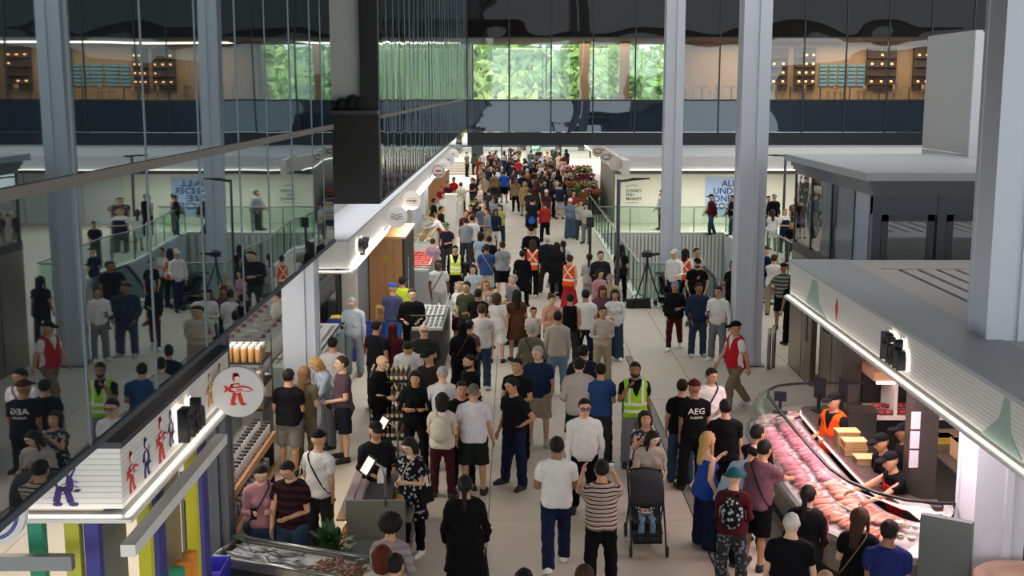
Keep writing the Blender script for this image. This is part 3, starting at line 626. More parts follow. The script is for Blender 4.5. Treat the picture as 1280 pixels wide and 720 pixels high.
for i, (x, y, z, lab) in enumerate(((4.95, 17.15, 1.12, 'upright wooden tray on the ledge beside the server'), (4.93, 16.7, 1.12, 'wooden tray on the serving ledge, lowest of the front pair'), (4.93, 16.7, 1.23, 'wooden tray stacked on another on the ledge'), (4.98, 16.25, 1.12, 'wooden tray nearest the curved corner of the ledge'))):
    t = thing('wooden_tray', lab, 'tray', (x, y, z)); h = .22 if i == 0 else .10
    part('body', MB().box(x - .16, y - .12, z, x + .16, y + .12, z + h - .006), mat('#a58458', .6, noise=.2, scale=12), t); part('lip', MB().box(x - .17, y - .13, z + h - .015, x + .17, y + .13, z + h), mat('#b89868', .6), t)
# tills on the ledge
def monitor(x, y, z, rz, label, w_=.30, h=.38):
    t = thing('till_screen', label, 'screen', (x, y, z), rz); obj('foot', MB().box(-.12, -.08, 0, .12, .08, .02), BLACK, t); obj('stem', MB().box(-.025, -.02, .02, .025, .02, .30), BLACK, t)
    obj('display', MB().box(-w_ / 2, -.03, .2, w_ / 2, .0, .2 + h), BLACK, t); obj('screen_face', MB().box(-w_ / 2 + .02, -.034, .22, w_ / 2 - .02, -.03, .18 + h), mat('#20262c', .2), t)
monitor(5.0, 19.0, 1.12, 1.9, 'tall black till screen on the counter, left of the pair'); monitor(5.35, 18.9, 1.12, 1.7, 'tall black till screen on the counter, right of the pair'); monitor(4.35, 18.9, 1.12, -.3, 'small lit till display at the far counter corner', .2, .16)
sc_ = thing('weighing_scale', 'black weighing scale with steel pan on the serving ledge', 'scale', (4.95, 17.9, 1.12)); part('base', MB().box(4.8, 17.75, 1.12, 5.1, 18.1, 1.2), BLACK, sc_); part('pan', MB().box(4.78, 17.74, 1.21, 5.12, 18.11, 1.225), STEEL, sc_); part('head', MB().box(4.86, 18.1, 1.2, 5.04, 18.16, 1.42), BLACK, sc_)
tag(obj('counter_end_partition', MB().hexa([(4.78, 13.42, 0), (5.26, 13.1, 0), (5.32, 13.18, 0), (4.84, 13.5, 0)], [(4.78, 13.42, 1.4), (5.26, 13.1, 1.4), (5.32, 13.18, 1.4), (4.84, 13.5, 1.4)]), mat('#565f5d', .4), None), 'grey green partition closing the near end of the seafood counter', 'partition')
for nm, x, y, w_, lab in (('stall_pillar', 5.38, 15.25, .33, 'brown steel pillar with price sheets inside the right stall'), ('stall_pillar', 5.92, 20.6, .36, 'brushed steel pillar at the back of the right stall')):
    t = thing(nm, lab, 'pillar', (x, y, 0)); part('shaft', MB().box(x - w_ / 2, y - w_ / 2, 0, x + w_ / 2, y + w_ / 2, 2.9), mat('#57504c', .3, .7, noise=.12, scale=3), t)
    if y < 17:
        for k in range(3): part('price_sheet', MB().box(x - .20, y - w_ / 2 - .008, 1.95 - k * .26, x - .08, y - w_ / 2, 2.18 - k * .26), mat('#c8c4d0', .7), t)
mc = thing('wall_chiller', 'lit chiller of red meat behind the servers', 'chiller', (6.5, 20, 0)); part('base', MB().box(6.15, 19.7, 0, 7.9, 20.6, .8), BLACK, mc); part('shelf', MB().box(6.15, 19.6, .8, 7.9, 20.6, .86), mat('#e8dcd6', .5), mc)
part('hood', MB().box(6.1, 19.7, 1.45, 7.9, 20.6, 1.6), mat('#c99a78', .5), mc); part('light', MB().box(6.15, 19.68, 1.40, 7.9, 19.74, 1.45), mat('#ffc0a0', .5, emit=4), mc); part('back', MB().box(6.15, 20.5, .86, 7.9, 20.6, 1.45), DARK, mc); part('divider', MB().box(6.45, 19.65, .86, 6.5, 20.4, 1.42), WHITE, mc)
ms = fillet(.10, .08, .05, 8, 5, .2)
MR = [ms.mesh(mat(c, .4), True) for c in ('#8e2f38', '#a8454a', '#7a2a30')]
for i in range(26):
    o = bpy.data.objects.new('meat_cut', rnd.choice(MR)); C.objects.link(o); o.location = (6.25 + (i % 13) * .125, 19.75 + (i // 13) * .22, .9 + (i // 13) * .05); o.rotation_euler = (0, 0, rnd.uniform(0, 3)); tag(o, 'dark red cut of meat in the lit chiller behind the servers', 'meat', 'cuts of meat in the wall chiller')
wb = thing('work_bench', 'steel bench behind the servers with papers and tools', 'bench', (6.7, 16.5, 0)); part('top', MB().box(6.3, 14.6, .9, 7.3, 18.6, .94), STEELD, wb); part('cabinet', MB().box(6.35, 14.65, 0, 7.25, 18.55, .9), DARK, wb)
for i, (x, y, z, a, b, h, c, lab) in enumerate(((6.6, 14.9, .94, .3, .3, .45, '#d8d6d2', 'tall white carton on the steel bench'), (6.65, 15.6, .94, .5, .35, .08, '#dedcd8', 'flat white tray on the steel bench'), (6.7, 16.4, .94, .35, .3, .22, '#a98a62', 'brown cardboard box on the steel bench'), (6.7, 17.1, .94, .35, .3, .26, '#b4966e', 'taller brown cardboard box behind the first'), (6.6, 17.9, .94, .4, .3, .1, '#c9b23c', 'yellow lidded box on the steel bench'))):
    t = thing('box', lab, 'box', (x, y, z)); part('body', MB().box(x - a / 2, y - b / 2, z, x + a / 2, y + b / 2, z + h), mat(c, .7), t); part('lid', MB().box(x - a / 2 - .008, y - b / 2 - .008, z + h - .03, x + a / 2 + .008, y + b / 2 + .008, z + h), mat(c, .6), t)
bd = thing('black_sign_board', 'black board with white lettering at the back of the right stall', 'sign', (5.75, 21, 1.7)); part('board', MB().box(5.62, 21.0, 2.0, 6.45, 21.3, 2.62), mat('#1d2228', .6), bd)
o = bpy.data.objects.new('lettering', text_mesh('Alba', .22, .002, WHITE)); C.objects.link(o); o.parent = bd; o.location = (.18, -.01, .5); o.rotation_euler = (PI / 2, 0, 0)
qx, qy, _ = Z(1282, 722, .95); rc_ = thing('round_stone_counter', 'round stone topped counter in the bottom right corner', 'counter', (qx, qy, 0)); mb = MB(); mb.lathe([(.46, 0), (.5, .85)], (qx, qy, 0), 28); part('body', mb, mat('#5d534e', .5), rc_, True)
mb = MB(); mb.lathe([(.52, .85), (.55, .88), (.55, .93), (.52, .95), (.40, .95), (.38, .90)], (qx, qy, 0), 28); part('rim', mb, mat('#8c7468', .4, noise=.15, scale=10), rc_, True); mb = MB(); mb.lathe([(.40, .87), (0, .87)], (qx, qy, 0), 24); part('basin', mb, mat('#54504e', .3, .5), rc_)

# ---- near left stall: coloured panels below the canopy
ns = thing('stall_side_frame', 'row of yellow and blue uprights under the near left canopy', 'stall frame', (-3.4, 10.5, 0))
YEL = mat('#d9d23a', .5); BLU = mat('#3c3b86', .5); GRN = mat('#2a8a6c', .5)
for y, c in ((10.2, YEL), (11.75, YEL)): part('upright', MB().box(-3.34, y, 0, -3.23, y + .10, 2.85), c, ns)
for y, c in ((10.42, BLU), (11.98, BLU)): part('upright', MB().box(-3.36, y, 0, -3.22, y + .22, 2.85), c, ns)
part('infill_panel', MB().box(-3.42, 10.7, .9, -3.38, 11.7, 2.75), mat('#8d8168', .6), ns); part('infill_panel', MB().box(-3.46, 9.5, 0, -3.42, 10.15, 2.7), mat('#6d6e6e', .6), ns)
part('lower_beam', MB().box(-3.14, 9.15, 2.60, -3.02, 12.3, 2.70), WHITE, ns); part('front_rail', MB().box(-6.2, 9.05, 2.52, -3.5, 9.13, 2.64), mat('#8b8d8f', .4, .5), ns)
for x, c in ((-3.98, GRN), (-3.52, BLU), (-3.68, mat('#b5b53a', .5))): part('upright', MB().box(x, 9.4, 0, x + .12, 9.5, 2.85 if c != YEL else 2.5), c, ns)
for i, (x, y, c) in enumerate(((-3.3, 10.9, '#e08a2a'), (-3.3, 11.12, '#e6902e'), (-3.32, 10.72, '#2c9a6a'))):
    mb = MB(); mb.cyl((0, 0, 0), (0, 0, .95), .075, 12); o = obj('fabric_roll', mb, mat(c, .7), None, True); o.location = (x + .16, y, .9); tag(o, ('orange', 'second orange', 'green')[i] + ' upright roll between the yellow uprights', 'roll')
x, y, z = Z(245, 706, 1.0); tag(obj('side_table', MB().box(x - .4, y - .3, .70, x + .4, y + .3, .74).box(x - .37, y - .27, 0, x - .32, y + .27, .7).box(x + .32, y - .27, 0, x + .37, y + .27, .7), DARK), 'dark stand under the big blue crate', 'table')
crate(x, y, .74, .66, .45, .26, '#2f2aa0', 'large blue crate at the bottom left corner')
# ---- jar shelf behind the round sign
js = thing('jar_shelf', 'tall shelf unit packed with jars behind the round fish sign', 'shelf', (-4.5, 19.3, 0)); part('cabinet', MB().box(-4.98, 18.9, 0, -4.05, 19.7, 1.15), mat('#5a5a5a', .35, .4), js)
for z in (1.15, 1.52, 1.92): part('shelf', MB().box(-5.0, 18.88, z, -4.03, 19.72, z + .03), BLACK, js)
for a in (-5.0, -4.05): part('side_post', MB().box(a, 18.88, 1.15, a + .02, 18.9, 2.25), STEELD, js); part('side_post', MB().box(a, 19.7, 1.15, a + .02, 19.72, 2.25), STEELD, js)
def jar_proto(c, lid, h=.2, r=.05, nm='jar', lab='', cat='jar', grp=''):
    t = thing(nm, lab, cat, (0, 0, 0), 0, grp); obj('glass_body', MB().lathe([(r * .9, 0), (r, .01), (r, h * .75), (r * .8, h * .85)], (0, 0, 0), 10), mat(c, .25, noise=.3, scale=30), t, True); obj('lid', MB().lathe([(r * .88, h * .84), (r * .9, h), (0, h)], (0, 0, 0), 10), mat(lid, .4), t); return t
def scatter(pr, pts, rz=0):
    for i, p in enumerate(pts):
        if i == 0: pr.location = p; pr.rotation_euler = (0, 0, rz)
        else: dup(pr, p, rz)
for k, (z, c, lid, lab) in enumerate(((1.18, '#8a6238', '#2a2420', 'amber jar with dark lid on the lowest shelf tier'), (1.55, '#7a5230', '#b8b4ac', 'brown jar with pale lid on the middle shelf tier'), (1.95, '#a07a48', '#d0ccc8', 'amber jar with silver lid on the top shelf tier'))):
    scatter(jar_proto(c, lid, .26, .055, lab=lab, grp='jars on the tall shelf unit, tier %d' % (k + 1)), [(-4.92 + i * .117, 18.97 + j * .15, z) for j in range(3 if k == 2 else 2) for i in range(8)])
fr_ = thing('sneeze_guard', 'dark framed tilted glass guard beside the jar shelf', 'guard', (-4.6, 18, 0)); part('frame', MB().box(-4.72, 17.4, 2.25, -4.66, 19.0, 2.31).box(-4.72, 17.4, 0, -4.68, 17.44, 2.3).box(-4.72, 18.9, 0, -4.68, 18.94, 2.3), mat('#4c5257', .4, .5), fr_); part('card', MB().box(-4.66, 17.7, 1.95, -4.64, 18.3, 2.2), WHITE, fr_)
# slanted product shelf along the walkway
ps = thing('slanted_shelf', 'wood edged slanted shelf of jars beside the dark column', 'shelf', (-3.85, 16.3, 0))
for z in (1.0, .48):
    mb = MB(); mb.hexa([(-4.2, 14.7, z + .12), (-3.72, 14.7, z - .03), (-3.72, 18.1, z - .03), (-4.2, 18.1, z + .12)], [(-4.2, 14.7, z + .15), (-3.72, 14.7, z), (-3.72, 18.1, z), (-4.2, 18.1, z + .15)]); part('shelf', mb, mat('#8c8c8c', .4), ps)
    part('wood_edge', MB().box(-3.73, 14.7, z - .06, -3.68, 18.1, z + .05), WOOD, ps)
part('back_board', MB().box(-4.24, 14.7, 0, -4.2, 18.1, 1.5), mat('#5e5f60', .4), ps)
for y in (14.7, 18.06): part('end_panel', MB().box(-4.2, y, 0, -3.72, y + .04, 1.0), DARK, ps)
scatter(jar_proto('#cfccc6', '#2a2a2e', .20, .055, 'product_jar', 'white labelled jar with black lid on the upper slanted shelf', 'jar', 'jars on the upper slanted shelf'), [(-3.80 - j * .15, 14.85 + i * .165, 1.03 + j * .047) for i in range(20) for j in range(2)])
scatter(jar_proto('#6f7a88', '#c4beb4', .18, .05, 'product_jar', 'dark jar with pale lid on the lower slanted shelf', 'jar', 'jars on the lower slanted shelf'), [(-3.80 - j * .15, 14.85 + i * .20, .51 + j * .047) for i in range(16) for j in range(2)])
# ---- steel ice table at the bottom
A, B_, C_, D_ = Z(268, 694, .92), Z(462, 728, .92), Z(476, 700, .92), Z(300, 671, .92)
it = thing('ice_table', 'long steel ice table with fish along the bottom edge', 'table', ((A[0] + C_[0]) / 2, (A[1] + C_[1]) / 2, 0))
def lowz(p, z): return (p[0], p[1], z)
def quadring(pts, f):
    c = Vector([sum(p[i] for p in pts) / 4 for i in range(3)]); return [tuple(c + (Vector(p) - c) * f) for p in pts]
Q = [A, B_, C_, D_]
part('tank', MB().hexa([lowz(p, 0) for p in quadring(Q, .97)], [lowz(p, .80) for p in quadring(Q, .97)]), mat('#3b3c3e', .3, .6), it); part('ice', MB().hexa([lowz(p, .80) for p in quadring(Q, .96)], [lowz(p, .86) for p in quadring(Q, .95)]), mat('#c4c6c4', .5, bump=.8, scale=25, noise=.15), it)
for a, b in ((A, B_), (B_, C_), (C_, D_), (D_, A)): mb = MB(); mb.tube([lowz(a, .92), lowz(b, .92)], .022, 6); part('rim', mb, STEEL, it, True); mb = MB(); mb.hexa([lowz(a, .80), lowz(b, .80), (b[0], b[1] + .012, .80), (a[0], a[1] + .012, .80)], [lowz(a, .92), lowz(b, .92), (b[0], b[1] + .012, .92), (a[0], a[1] + .012, .92)]); part('wall', mb, STEEL, it)
def onice(u, v, z=.875):
    p = [A[i] * (1 - u) * (1 - v) + B_[i] * u * (1 - v) + C_[i] * u * v + D_[i] * (1 - u) * v for i in range(2)]; return (p[0], p[1], z)
wf = fillet(.17, .045, .03, 10, 6, .75); tl = MB(); 
wfm = wf.mesh(mat('#7c8088', .3, .3), True); tailm = MB().prism([(-.15, -.0, .0), (-.23, -.05, 0), (-.21, 0, 0), (-.23, .05, 0)], (0, 0, .01)).mesh(mat('#5a5e66', .4))
for i in range(9):
    t = thing('whole_fish', 'silver whole fish lying on the bottom ice table', 'fish', onice(.08 + (i % 5) * .10, .35 + .35 * (i // 5)), rnd.uniform(-.5, .5) + 2.6, 'whole fish on the ice table'); link('fish_body', wfm, t, (0, 0, 0)); link('tail', tailm, t, (0, 0, 0))
pr_ = MB().tube([(-.06, 0, 0), (-.03, .03, .01), (.02, .035, .01), (.06, .01, 0)], [.008, .016, .016, .008], 6).mesh(mat('#7d5442', .4, noise=.3, scale=40), True)
for i in range(70):
    o = bpy.data.objects.new('prawn', pr_); C.objects.link(o); o.location = onice(.60 + .34 * rnd.random(), .2 + .6 * rnd.random(), .875 + .02 * rnd.random()); o.rotation_euler = (0, 0, rnd.uniform(0, 6)); tag(o, 'brown pink prawn on the right half of the bottom ice table', 'prawn', 'prawns on the ice table')
LEAFG = mat('#2f5a2c', .5, noise=.25, scale=20); LEAFD = mat('#24442a', .5)
def leafm(L, w_, m): 
    mb = MB(); n = 6; vs = []
    for i in range(n + 1):
        t = i / n; ww = w_ * math.sin(PI * min(.98, t * .9 + .06)); z = .35 * L * math.sin(t * 2.0); vs += [(-ww, L * t, z + .01), (0, L * t, z), (ww, L * t, z + .01)]
    fs = []
    for i in range(n):
        for k in (0, 1): fs.append((i * 3 + k, i * 3 + k + 1, i * 3 + k + 4, i * 3 + k + 3))
    return mb.add(vs, fs).mesh(m, True)
lf1 = leafm(.30, .045, LEAFG); lf2 = leafm(.24, .05, LEAFD)
for i, (u, v) in enumerate(((.10, .8), (.36, .6), (.45, .75), (.82, .75))):
    o = bpy.data.objects.new('garnish_leaf', lf2); C.objects.link(o); o.location = onice(u, v, .885); o.rotation_euler = (0, 0, 1.2 + i); tag(o, ('leftmost', 'second', 'third', 'rightmost')[i] + ' long green garnish leaf on the ice table', 'leaf')
x, y, z = Z(412, 690, .55); pl = thing('leafy_plant', 'dense leafy green plant in a tub beside the cart', 'plant', (x, y, 0)); mb = MB(); mb.lathe([(.20, 0), (.25, .48), (.22, .48), (.21, .40), (0, .40)], (x, y, 0), 16); part('planter', mb, DARK, pl, True)
for i in range(60):
    a = rnd.uniform(0, 6.28); r_ = rnd.uniform(0, .17); link('leaf', lf1 if i % 3 else lf2, pl, (r_ * math.cos(a), r_ * math.sin(a), .42 + rnd.uniform(0, .22)), rot=(rnd.uniform(.1, 1.1), 0, a - PI / 2 + rnd.uniform(-.4, .4)))
# ---- book cart
x0, y0 = at_z(432, 626, 1.02); x1, _ = at_z(506, 626, 1.02)
cg = mat('#6e6b60', .5, noise=.05, scale=3); kt = thing('display_cart', 'olive grey cart with sloping shelves of boxed packets', 'cart', ((x0 + x1) / 2, y0, 0))
part('front_panel', MB().box(x0, y0, 0, x1, y0 + .05, 1.02), cg, kt); part('lower_panel', MB().box(x0 + .08, y0 - .03, .05, x1 - .02, y0, .48), mat('#7d7f80', .4), kt); part('back_panel', MB().box(x0, y0 + 2.2, 0, x1, y0 + 2.25, .95), cg, kt)
part('spine', MB().box(x0 + .28, y0 + .05, 0, x1 - .26, y0 + 2.2, .9), BLACK, kt); part('base', MB().box(x0 - .12, y0 + .05, 0, x1, y0 + 2.2, .12), cg, kt)
for z in (.35, .72): part('side_shelf', MB().box(x0 - .14, y0 + .06, z, x0 + .28, y0 + 2.2, z + .025), WOOD, kt)
part('shelf_light', MB().box(x0 - .02, y0 + .08, .69, x0 + .02, y0 + 2.15, .715), mat('#ffb45a', .5, emit=6), kt); part('side_shelf', MB().box(x1 - .26, y0 + .06, .7, x1 + .08, y0 + 2.2, .725), cg, kt); part('side_shelf', MB().box(x0 + .2, y0 + .06, .92, x1 - .2, y0 + 2.2, .95), BLACK, kt)
pk = {c: MB().box(-.05, -.012, 0, .05, .012, .15).mesh(mat(c, .6)) for c in ('#c9bcc0', '#b9a8b0', '#d8d0cc', '#c89a48')}
def packets(pts, c, lab, grp, rot):
    for p in pts: o = bpy.data.objects.new('packet', pk[c]); C.objects.link(o); o.location = p; o.rotation_euler = rot; tag(o, lab, 'packet', grp)
packets([(x0 - .02, y0 + .2 + i * .085, .75) for i in range(22)], '#c9bcc0', 'pale pink packet standing on the left cart shelf', 'packets on the left cart shelf', (-.3, 0, 0))
packets([(x0 + .12, y0 + .2 + i * .085, .78) for i in range(22)], '#b9a8b0', 'mauve packet in the rear file of the left cart shelf', 'packets in the rear file of the cart', (-.3, 0, 0))
packets([(x0 + .36, y0 + .9 + i * .11, .95) for i in range(11)], '#d8d0cc', 'white packet on the black top of the cart', 'white packets on the cart top', (-.5, 0, 0)); packets([(x1 - .12, y0 + .25 + i * .1, .73) for i in range(10)], '#c89a48', 'yellow packet on the right cart shelf', 'yellow packets on the cart', (-.3, 0, 0))
packets([(x0 - .02, y0 + .2 + i * .1, .376) for i in range(18)], '#c89a48', 'orange lit packet on the lower cart shelf', 'packets on the lower cart shelf', (-.2, 0, 0))
def lamp_sign(px, py, z, rz, lab):
    x, y = at_z(px, py, z); t = thing('lit_sign', lab, 'lit sign', (x, y, .95)); h = z - .95
    mb = MB(); mb.tube([(.22, 0, 0), (.22, 0, h * .7), (.19, 0, h * .95), (.10, 0, h * 1.05), (0, 0, h)], .016, 8); obj('gooseneck', mb, STEEL, t, True)
    o = obj('panel', MB().box(-.07, -.012, -.13, .07, .012, .13), BLACK, t); o.location = (0, 0, h); o.rotation_euler = (-.3, .45, rz); q = obj('glow_face', MB().box(-.055, -.016, -.11, .055, -.012, .11), mat('#fff0d8', .5, emit=.75), t); q.location = (0, 0, h); q.rotation_euler = (-.3, .45, rz)
lamp_sign(460, 582, 1.5, -.5, 'small lit panel on a bent steel stem over the cart, nearer one'); lamp_sign(478, 531, 1.5, -.5, 'small lit panel on a bent steel stem by the bottle rack, farther one')
# ---- bottle rack
br = thing('bottle_rack', 'dark free standing rack of small bottles in the crowd', 'rack', (-2.12, 20.5, 0))
for z in (.25, .60, .95, 1.28): part('tier', MB().box(-2.48, 20.25, z, -1.80, 20.75, z + .025), BLACK, br)
for a in (-2.48, -1.82):
    for b in (20.25, 20.73): part('post', MB().box(a, b, 0, a + .02, b + .02, 1.5), BLACK, br)
bp_ = thing('bottle', 'small sauce bottle with gold cap on the dark rack', 'bottle', (0, 0, 0), 0, 'bottles on the dark rack'); obj('glass_body', MB().lathe([(.028, 0), (.032, .01), (.032, .12), (.013, .17), (.013, .19)], (0, 0, 0), 8), mat('#4a4030', .25, noise=.4, scale=40), bp_, True); obj('cap', MB().lathe([(.017, .185), (.017, .22), (0, .22)], (0, 0, 0), 8), mat('#b8a47a', .4), bp_); obj('paper_label', MB().lathe([(.034, .03), (.034, .09)], (0, 0, 0), 8), mat('#cfc4a8', .6), bp_)
scatter(bp_, [(-2.43 + i * .085, 20.32 + j * .16, z + .025) for z in (.25, .60, .95, 1.28) for j in range(3) for i in range(8)])
# ---- second left stall: counters, lemons, crates, fridge
def case(x0, y0, x1, y1, z, lab, base='#c9c5be', hg=.35, cat='counter', top=True):
    t = thing('display_counter', lab, cat, ((x0 + x1) / 2, (y0 + y1) / 2, 0)); part('base', MB().box(x0, y0, 0, x1, y1, z - .06), mat(base, .5), t); part('bed', MB().box(x0 + .03, y0 + .03, z - .06, x1 - .03, y1 - .03, z), mat('#d6d6d4', .6, bump=.5, scale=20), t)
    part('front_glass', MB().box(x1 - .015, y0, z - .06, x1, y1, z + hg), CASEG, t); part('end_glass', MB().box(x0, y0, z - .06, x1, y0 + .015, z + hg), CASEG, t)
    if top: part('top_glass', MB().box(x0, y0, z + hg, x1, y1, z + hg + .012), CASEG, t)
    part('frame', MB().box(x1 - .02, y0 - .01, z + hg, x1 + .01, y1, z + hg + .025).box(x0, y0 - .01, z + hg, x1, y0 + .02, z + hg + .025), STEEL, t); return t
case(-6.3, 20.6, -4.35, 21.2, 1.25, 'pale counter with a glass top behind the jar shelf', '#b9a48c'); case(-6.6, 23.6, -5.1, 30, 1.05, 'long white fish counter deep in the second left stall', hg=.3)
case(-4.75, 22.9, -3.85, 27.2, .98, 'sloping ice counter of fish right of the grey column', '#7c8784', .12, top=False)
for i in range(42):
    u = i % 14; o = bpy.data.objects.new('whole_fish', wfm); C.objects.link(o); o.location = (-4.6 + (i // 14) * .27, 23.15 + u * .27, 1.0); o.rotation_euler = (0, 0, PI / 2 + rnd.uniform(-.2, .2)); tag(o, 'silver fish on the ice counter right of the grey column', 'fish', 'fish on the ice counter by the column')
for i in range(36):
    o = bpy.data.objects.new('cooked_seafood', MR[i % 3] if i % 2 else fm[id(PALEF[i % 3])]); C.objects.link(o); o.location = (-6.35 + (i % 4) * .33, 24 + (i // 4) * .6, 1.08); o.rotation_euler = (0, 0, rnd.uniform(0, 3)); tag(o, 'portion of seafood on the long white counter deep in the stall', 'seafood', 'portions on the long white counter')
crate(-3.98, 27.75, .74, .62, .42, .26, '#2a40a8', 'blue crate heaped with lemons'); tag(obj('crate_stand', MB().box(-4.3, 27.5, 0, -3.66, 28, .73), mat('#2a40a8', .6)), 'blue stand under the crate of lemons', 'stand')
lm = MB().ell((0, 0, 0), (.045, .035, .035), 8, 6).mesh(mat('#e3c62c', .5), True)
for i in range(46): o = bpy.data.objects.new('lemon', lm); C.objects.link(o); o.location = (-4.22 + (i % 8) * .068, 27.6 + ((i // 8) % 3) * .1 + rnd.uniform(-.02, .02), .98 + (i // 24) * .05); o.rotation_euler = (0, 0, rnd.uniform(0, 3)); tag(o, 'yellow lemon heaped in the blue crate', 'lemon', 'lemons in the blue crate')
crate(-3.35, 28.6, 0, .6, .42, .38, '#b8272c', 'red crate at the bottom of the stack by the wooden booth'); crate(-3.35, 28.6, .39, .6, .42, .3, '#2a3f9c', 'blue crate on top of the red crate')
fg = thing('glass_fridge', 'dark upright fridge with glass doors in the second left stall', 'fridge', (-4.9, 29, 0)); part('cabinet', MB().box(-5.3, 28.9, 0, -4.25, 29.6, 2.5), mat('#1e2226', .4), fg); part('door', MB().box(-5.25, 28.86, .1, -4.8, 28.9, 2.4), glass((.3, .35, .38), .4), fg); part('door', MB().box(-4.77, 28.86, .1, -4.3, 28.9, 2.4), glass((.3, .35, .38), .4), fg)
for k in range(6): part('shelf', MB().box(-5.25, 28.88, .3 + k * .36, -4.8, 28.9, .32 + k * .36), STEEL, fg)
tag(obj('cream_pillar', MB().box(-4.2, 29.2, 0, -3.85, 29.6, 2.9), mat('#b9b4ad', .6)), 'cream pillar left of the wooden booth', 'pillar'); tag(obj('cream_pillar', MB().box(-4.12, 31.2, 0, -3.78, 31.5, 2.9), mat('#a9abb0', .6)), 'narrow grey pillar touching the wooden booth', 'pillar')
bo = thing('wooden_booth', 'tall wood clad booth with a brass emblem', 'booth', (-3.2, 31.5, 0)); part('front_boarding', MB().box(-3.72, 30.9, 0, -2.85, 30.95, 2.5), WOOD, bo)
for k in range(4): part('board', MB().box(-3.71 + k * .215, 30.88, .02, -3.51 + k * .215, 30.9, 2.48), WOOD, bo)
part('body', MB().box(-3.72, 30.95, 0, -2.8, 34, 2.48), BLACK, bo); part('top', MB().box(-3.76, 30.86, 2.48, -2.76, 34.05, 2.54), WOODL, bo); mb = MB(); mb.cyl((-3.3, 30.87, 1.98), (-3.3, 30.84, 1.98), .10, 16); part('brass_emblem', mb, mat('#a98a34', .35, .8), bo)
o = bpy.data.objects.new('lettering', text_mesh('WATER', .26, .003, mat('#c9c9c9', .6))); C.objects.link(o); o.parent = bo; o.location = (.402, .5, 1.4); o.rotation_euler = (0, PI / 2, 0)
st_ = thing('bar_stool', 'light timber bar stool before the wooden booth', 'stool', (-3.25, 29.9, 0)); obj('seat', MB().box(-.19, -.17, .86, .19, .17, .90), WOODL, st_)
for a in (-1, 1):
    for b in (-1, 1): mb = MB(); mb.cyl((a * .19, b * .17, 0), (a * .16, b * .14, .86), .02, 6); obj('leg', mb, WOODL, st_)
for z in (.3, .6): obj('rung', MB().box(-.18, -.17, z, .18, -.15, z + .03).box(-.18, .15, z, .18, .17, z + .03), WOODL, st_)
oy = case(-2.30, 26.6, -1.55, 29.6, .98, 'oyster display with dark base in the crowd', '#2a2522', .28, top=False)
om = MB().ell((0, 0, 0), (.05, .038, .016), 8, 4); shm = om.mesh(mat('#4c5258', .4, noise=.4, scale=40), True); omm = MB().ell((0, 0, .012), (.035, .025, .01), 7, 4).mesh(mat('#c9c8c0', .3), True)
for i in range(84):
    t = bpy.data.objects.new('oyster', shm); C.objects.link(t); t.location = (-2.2 + (i % 6) * .115, 26.8 + (i // 6) * .19, 1.0); t.rotation_euler = (0, 0, rnd.uniform(0, 6)); tag(t, 'open oyster on ice in the display case in the crowd', 'oyster', 'oysters in the display case'); link('flesh', omm, t, (0, 0, 0))
case(-3.5, 35.2, -2.45, 39.5, 1.02, 'ice counter of red fish behind the wooden booth', '#8a8f90', .14, top=False)
rm = [fillet(.15, .07, .04).mesh(mat(c, .4, noise=.2, scale=20), True) for c in ('#cf3f3c', '#d8574c', '#c98a88')]
for i in range(54): o = bpy.data.objects.new('red_fish', rm[(i // 9) % 2 if i > 8 else 2]); C.objects.link(o); o.location = (-3.35 + (i % 6) * .16, 35.5 + (i // 6) * .42, 1.06); o.rotation_euler = (0, 0, rnd.uniform(-.5, .5)); tag(o, 'bright red fish on the counter behind the wooden booth', 'fish', 'red fish behind the booth')
wp_ = thing('white_pillar', 'square white pillar among the far left counters', 'pillar', (-2.4, 47, 0)); part('shaft', MB().box(-2.6, 47, 0, -2.2, 47.4, 2.2), mat('#d6d3cc', .6), wp_); part('cap', MB().box(-2.63, 46.97, 2.2, -2.17, 47.43, 2.25), WHITE, wp_)
BK = [fillet(.12, .09, .06, 8, 5, .1).mesh(mat(c, .7, noise=.3, scale=20), True) for c in ('#c89a58', '#a8733c', '#d8b47c')]
for j, (xa, ya, xb, yb, lab) in enumerate(((-3.6, 42, -2.8, 46, 'white counter before the white pillar'), (-3.7, 49, -2.7, 53, 'white bakery counter behind the white pillar'), (-2.0, 50, -1.2, 56, 'island counter of baked goods right of the white pillar'), (-3.6, 56, -2.4, 62, 'farthest pale counter on the left row'))):
    case(xa, ya, xb, yb, 1.0, lab, '#cfcac0', .2)
    for i in range(30): o = bpy.data.objects.new('bread', BK[i % 3]); C.objects.link(o); o.location = (xa + .15 + (i % 3) * (xb - xa - .3) / 2, ya + .2 + (i // 3) * (yb - ya - .4) / 9, 1.05); o.rotation_euler = (0, 0, rnd.uniform(0, 3)); tag(o, 'golden baked item on the ' + lab, 'bread', 'baked goods %d' % (j + 1))
tag(obj('timber_wall', MB().box(-4.4, 63, 0, -3.3, 63.3, 2.9), WOOD), 'timber wall end at the far left row', 'wall panel')
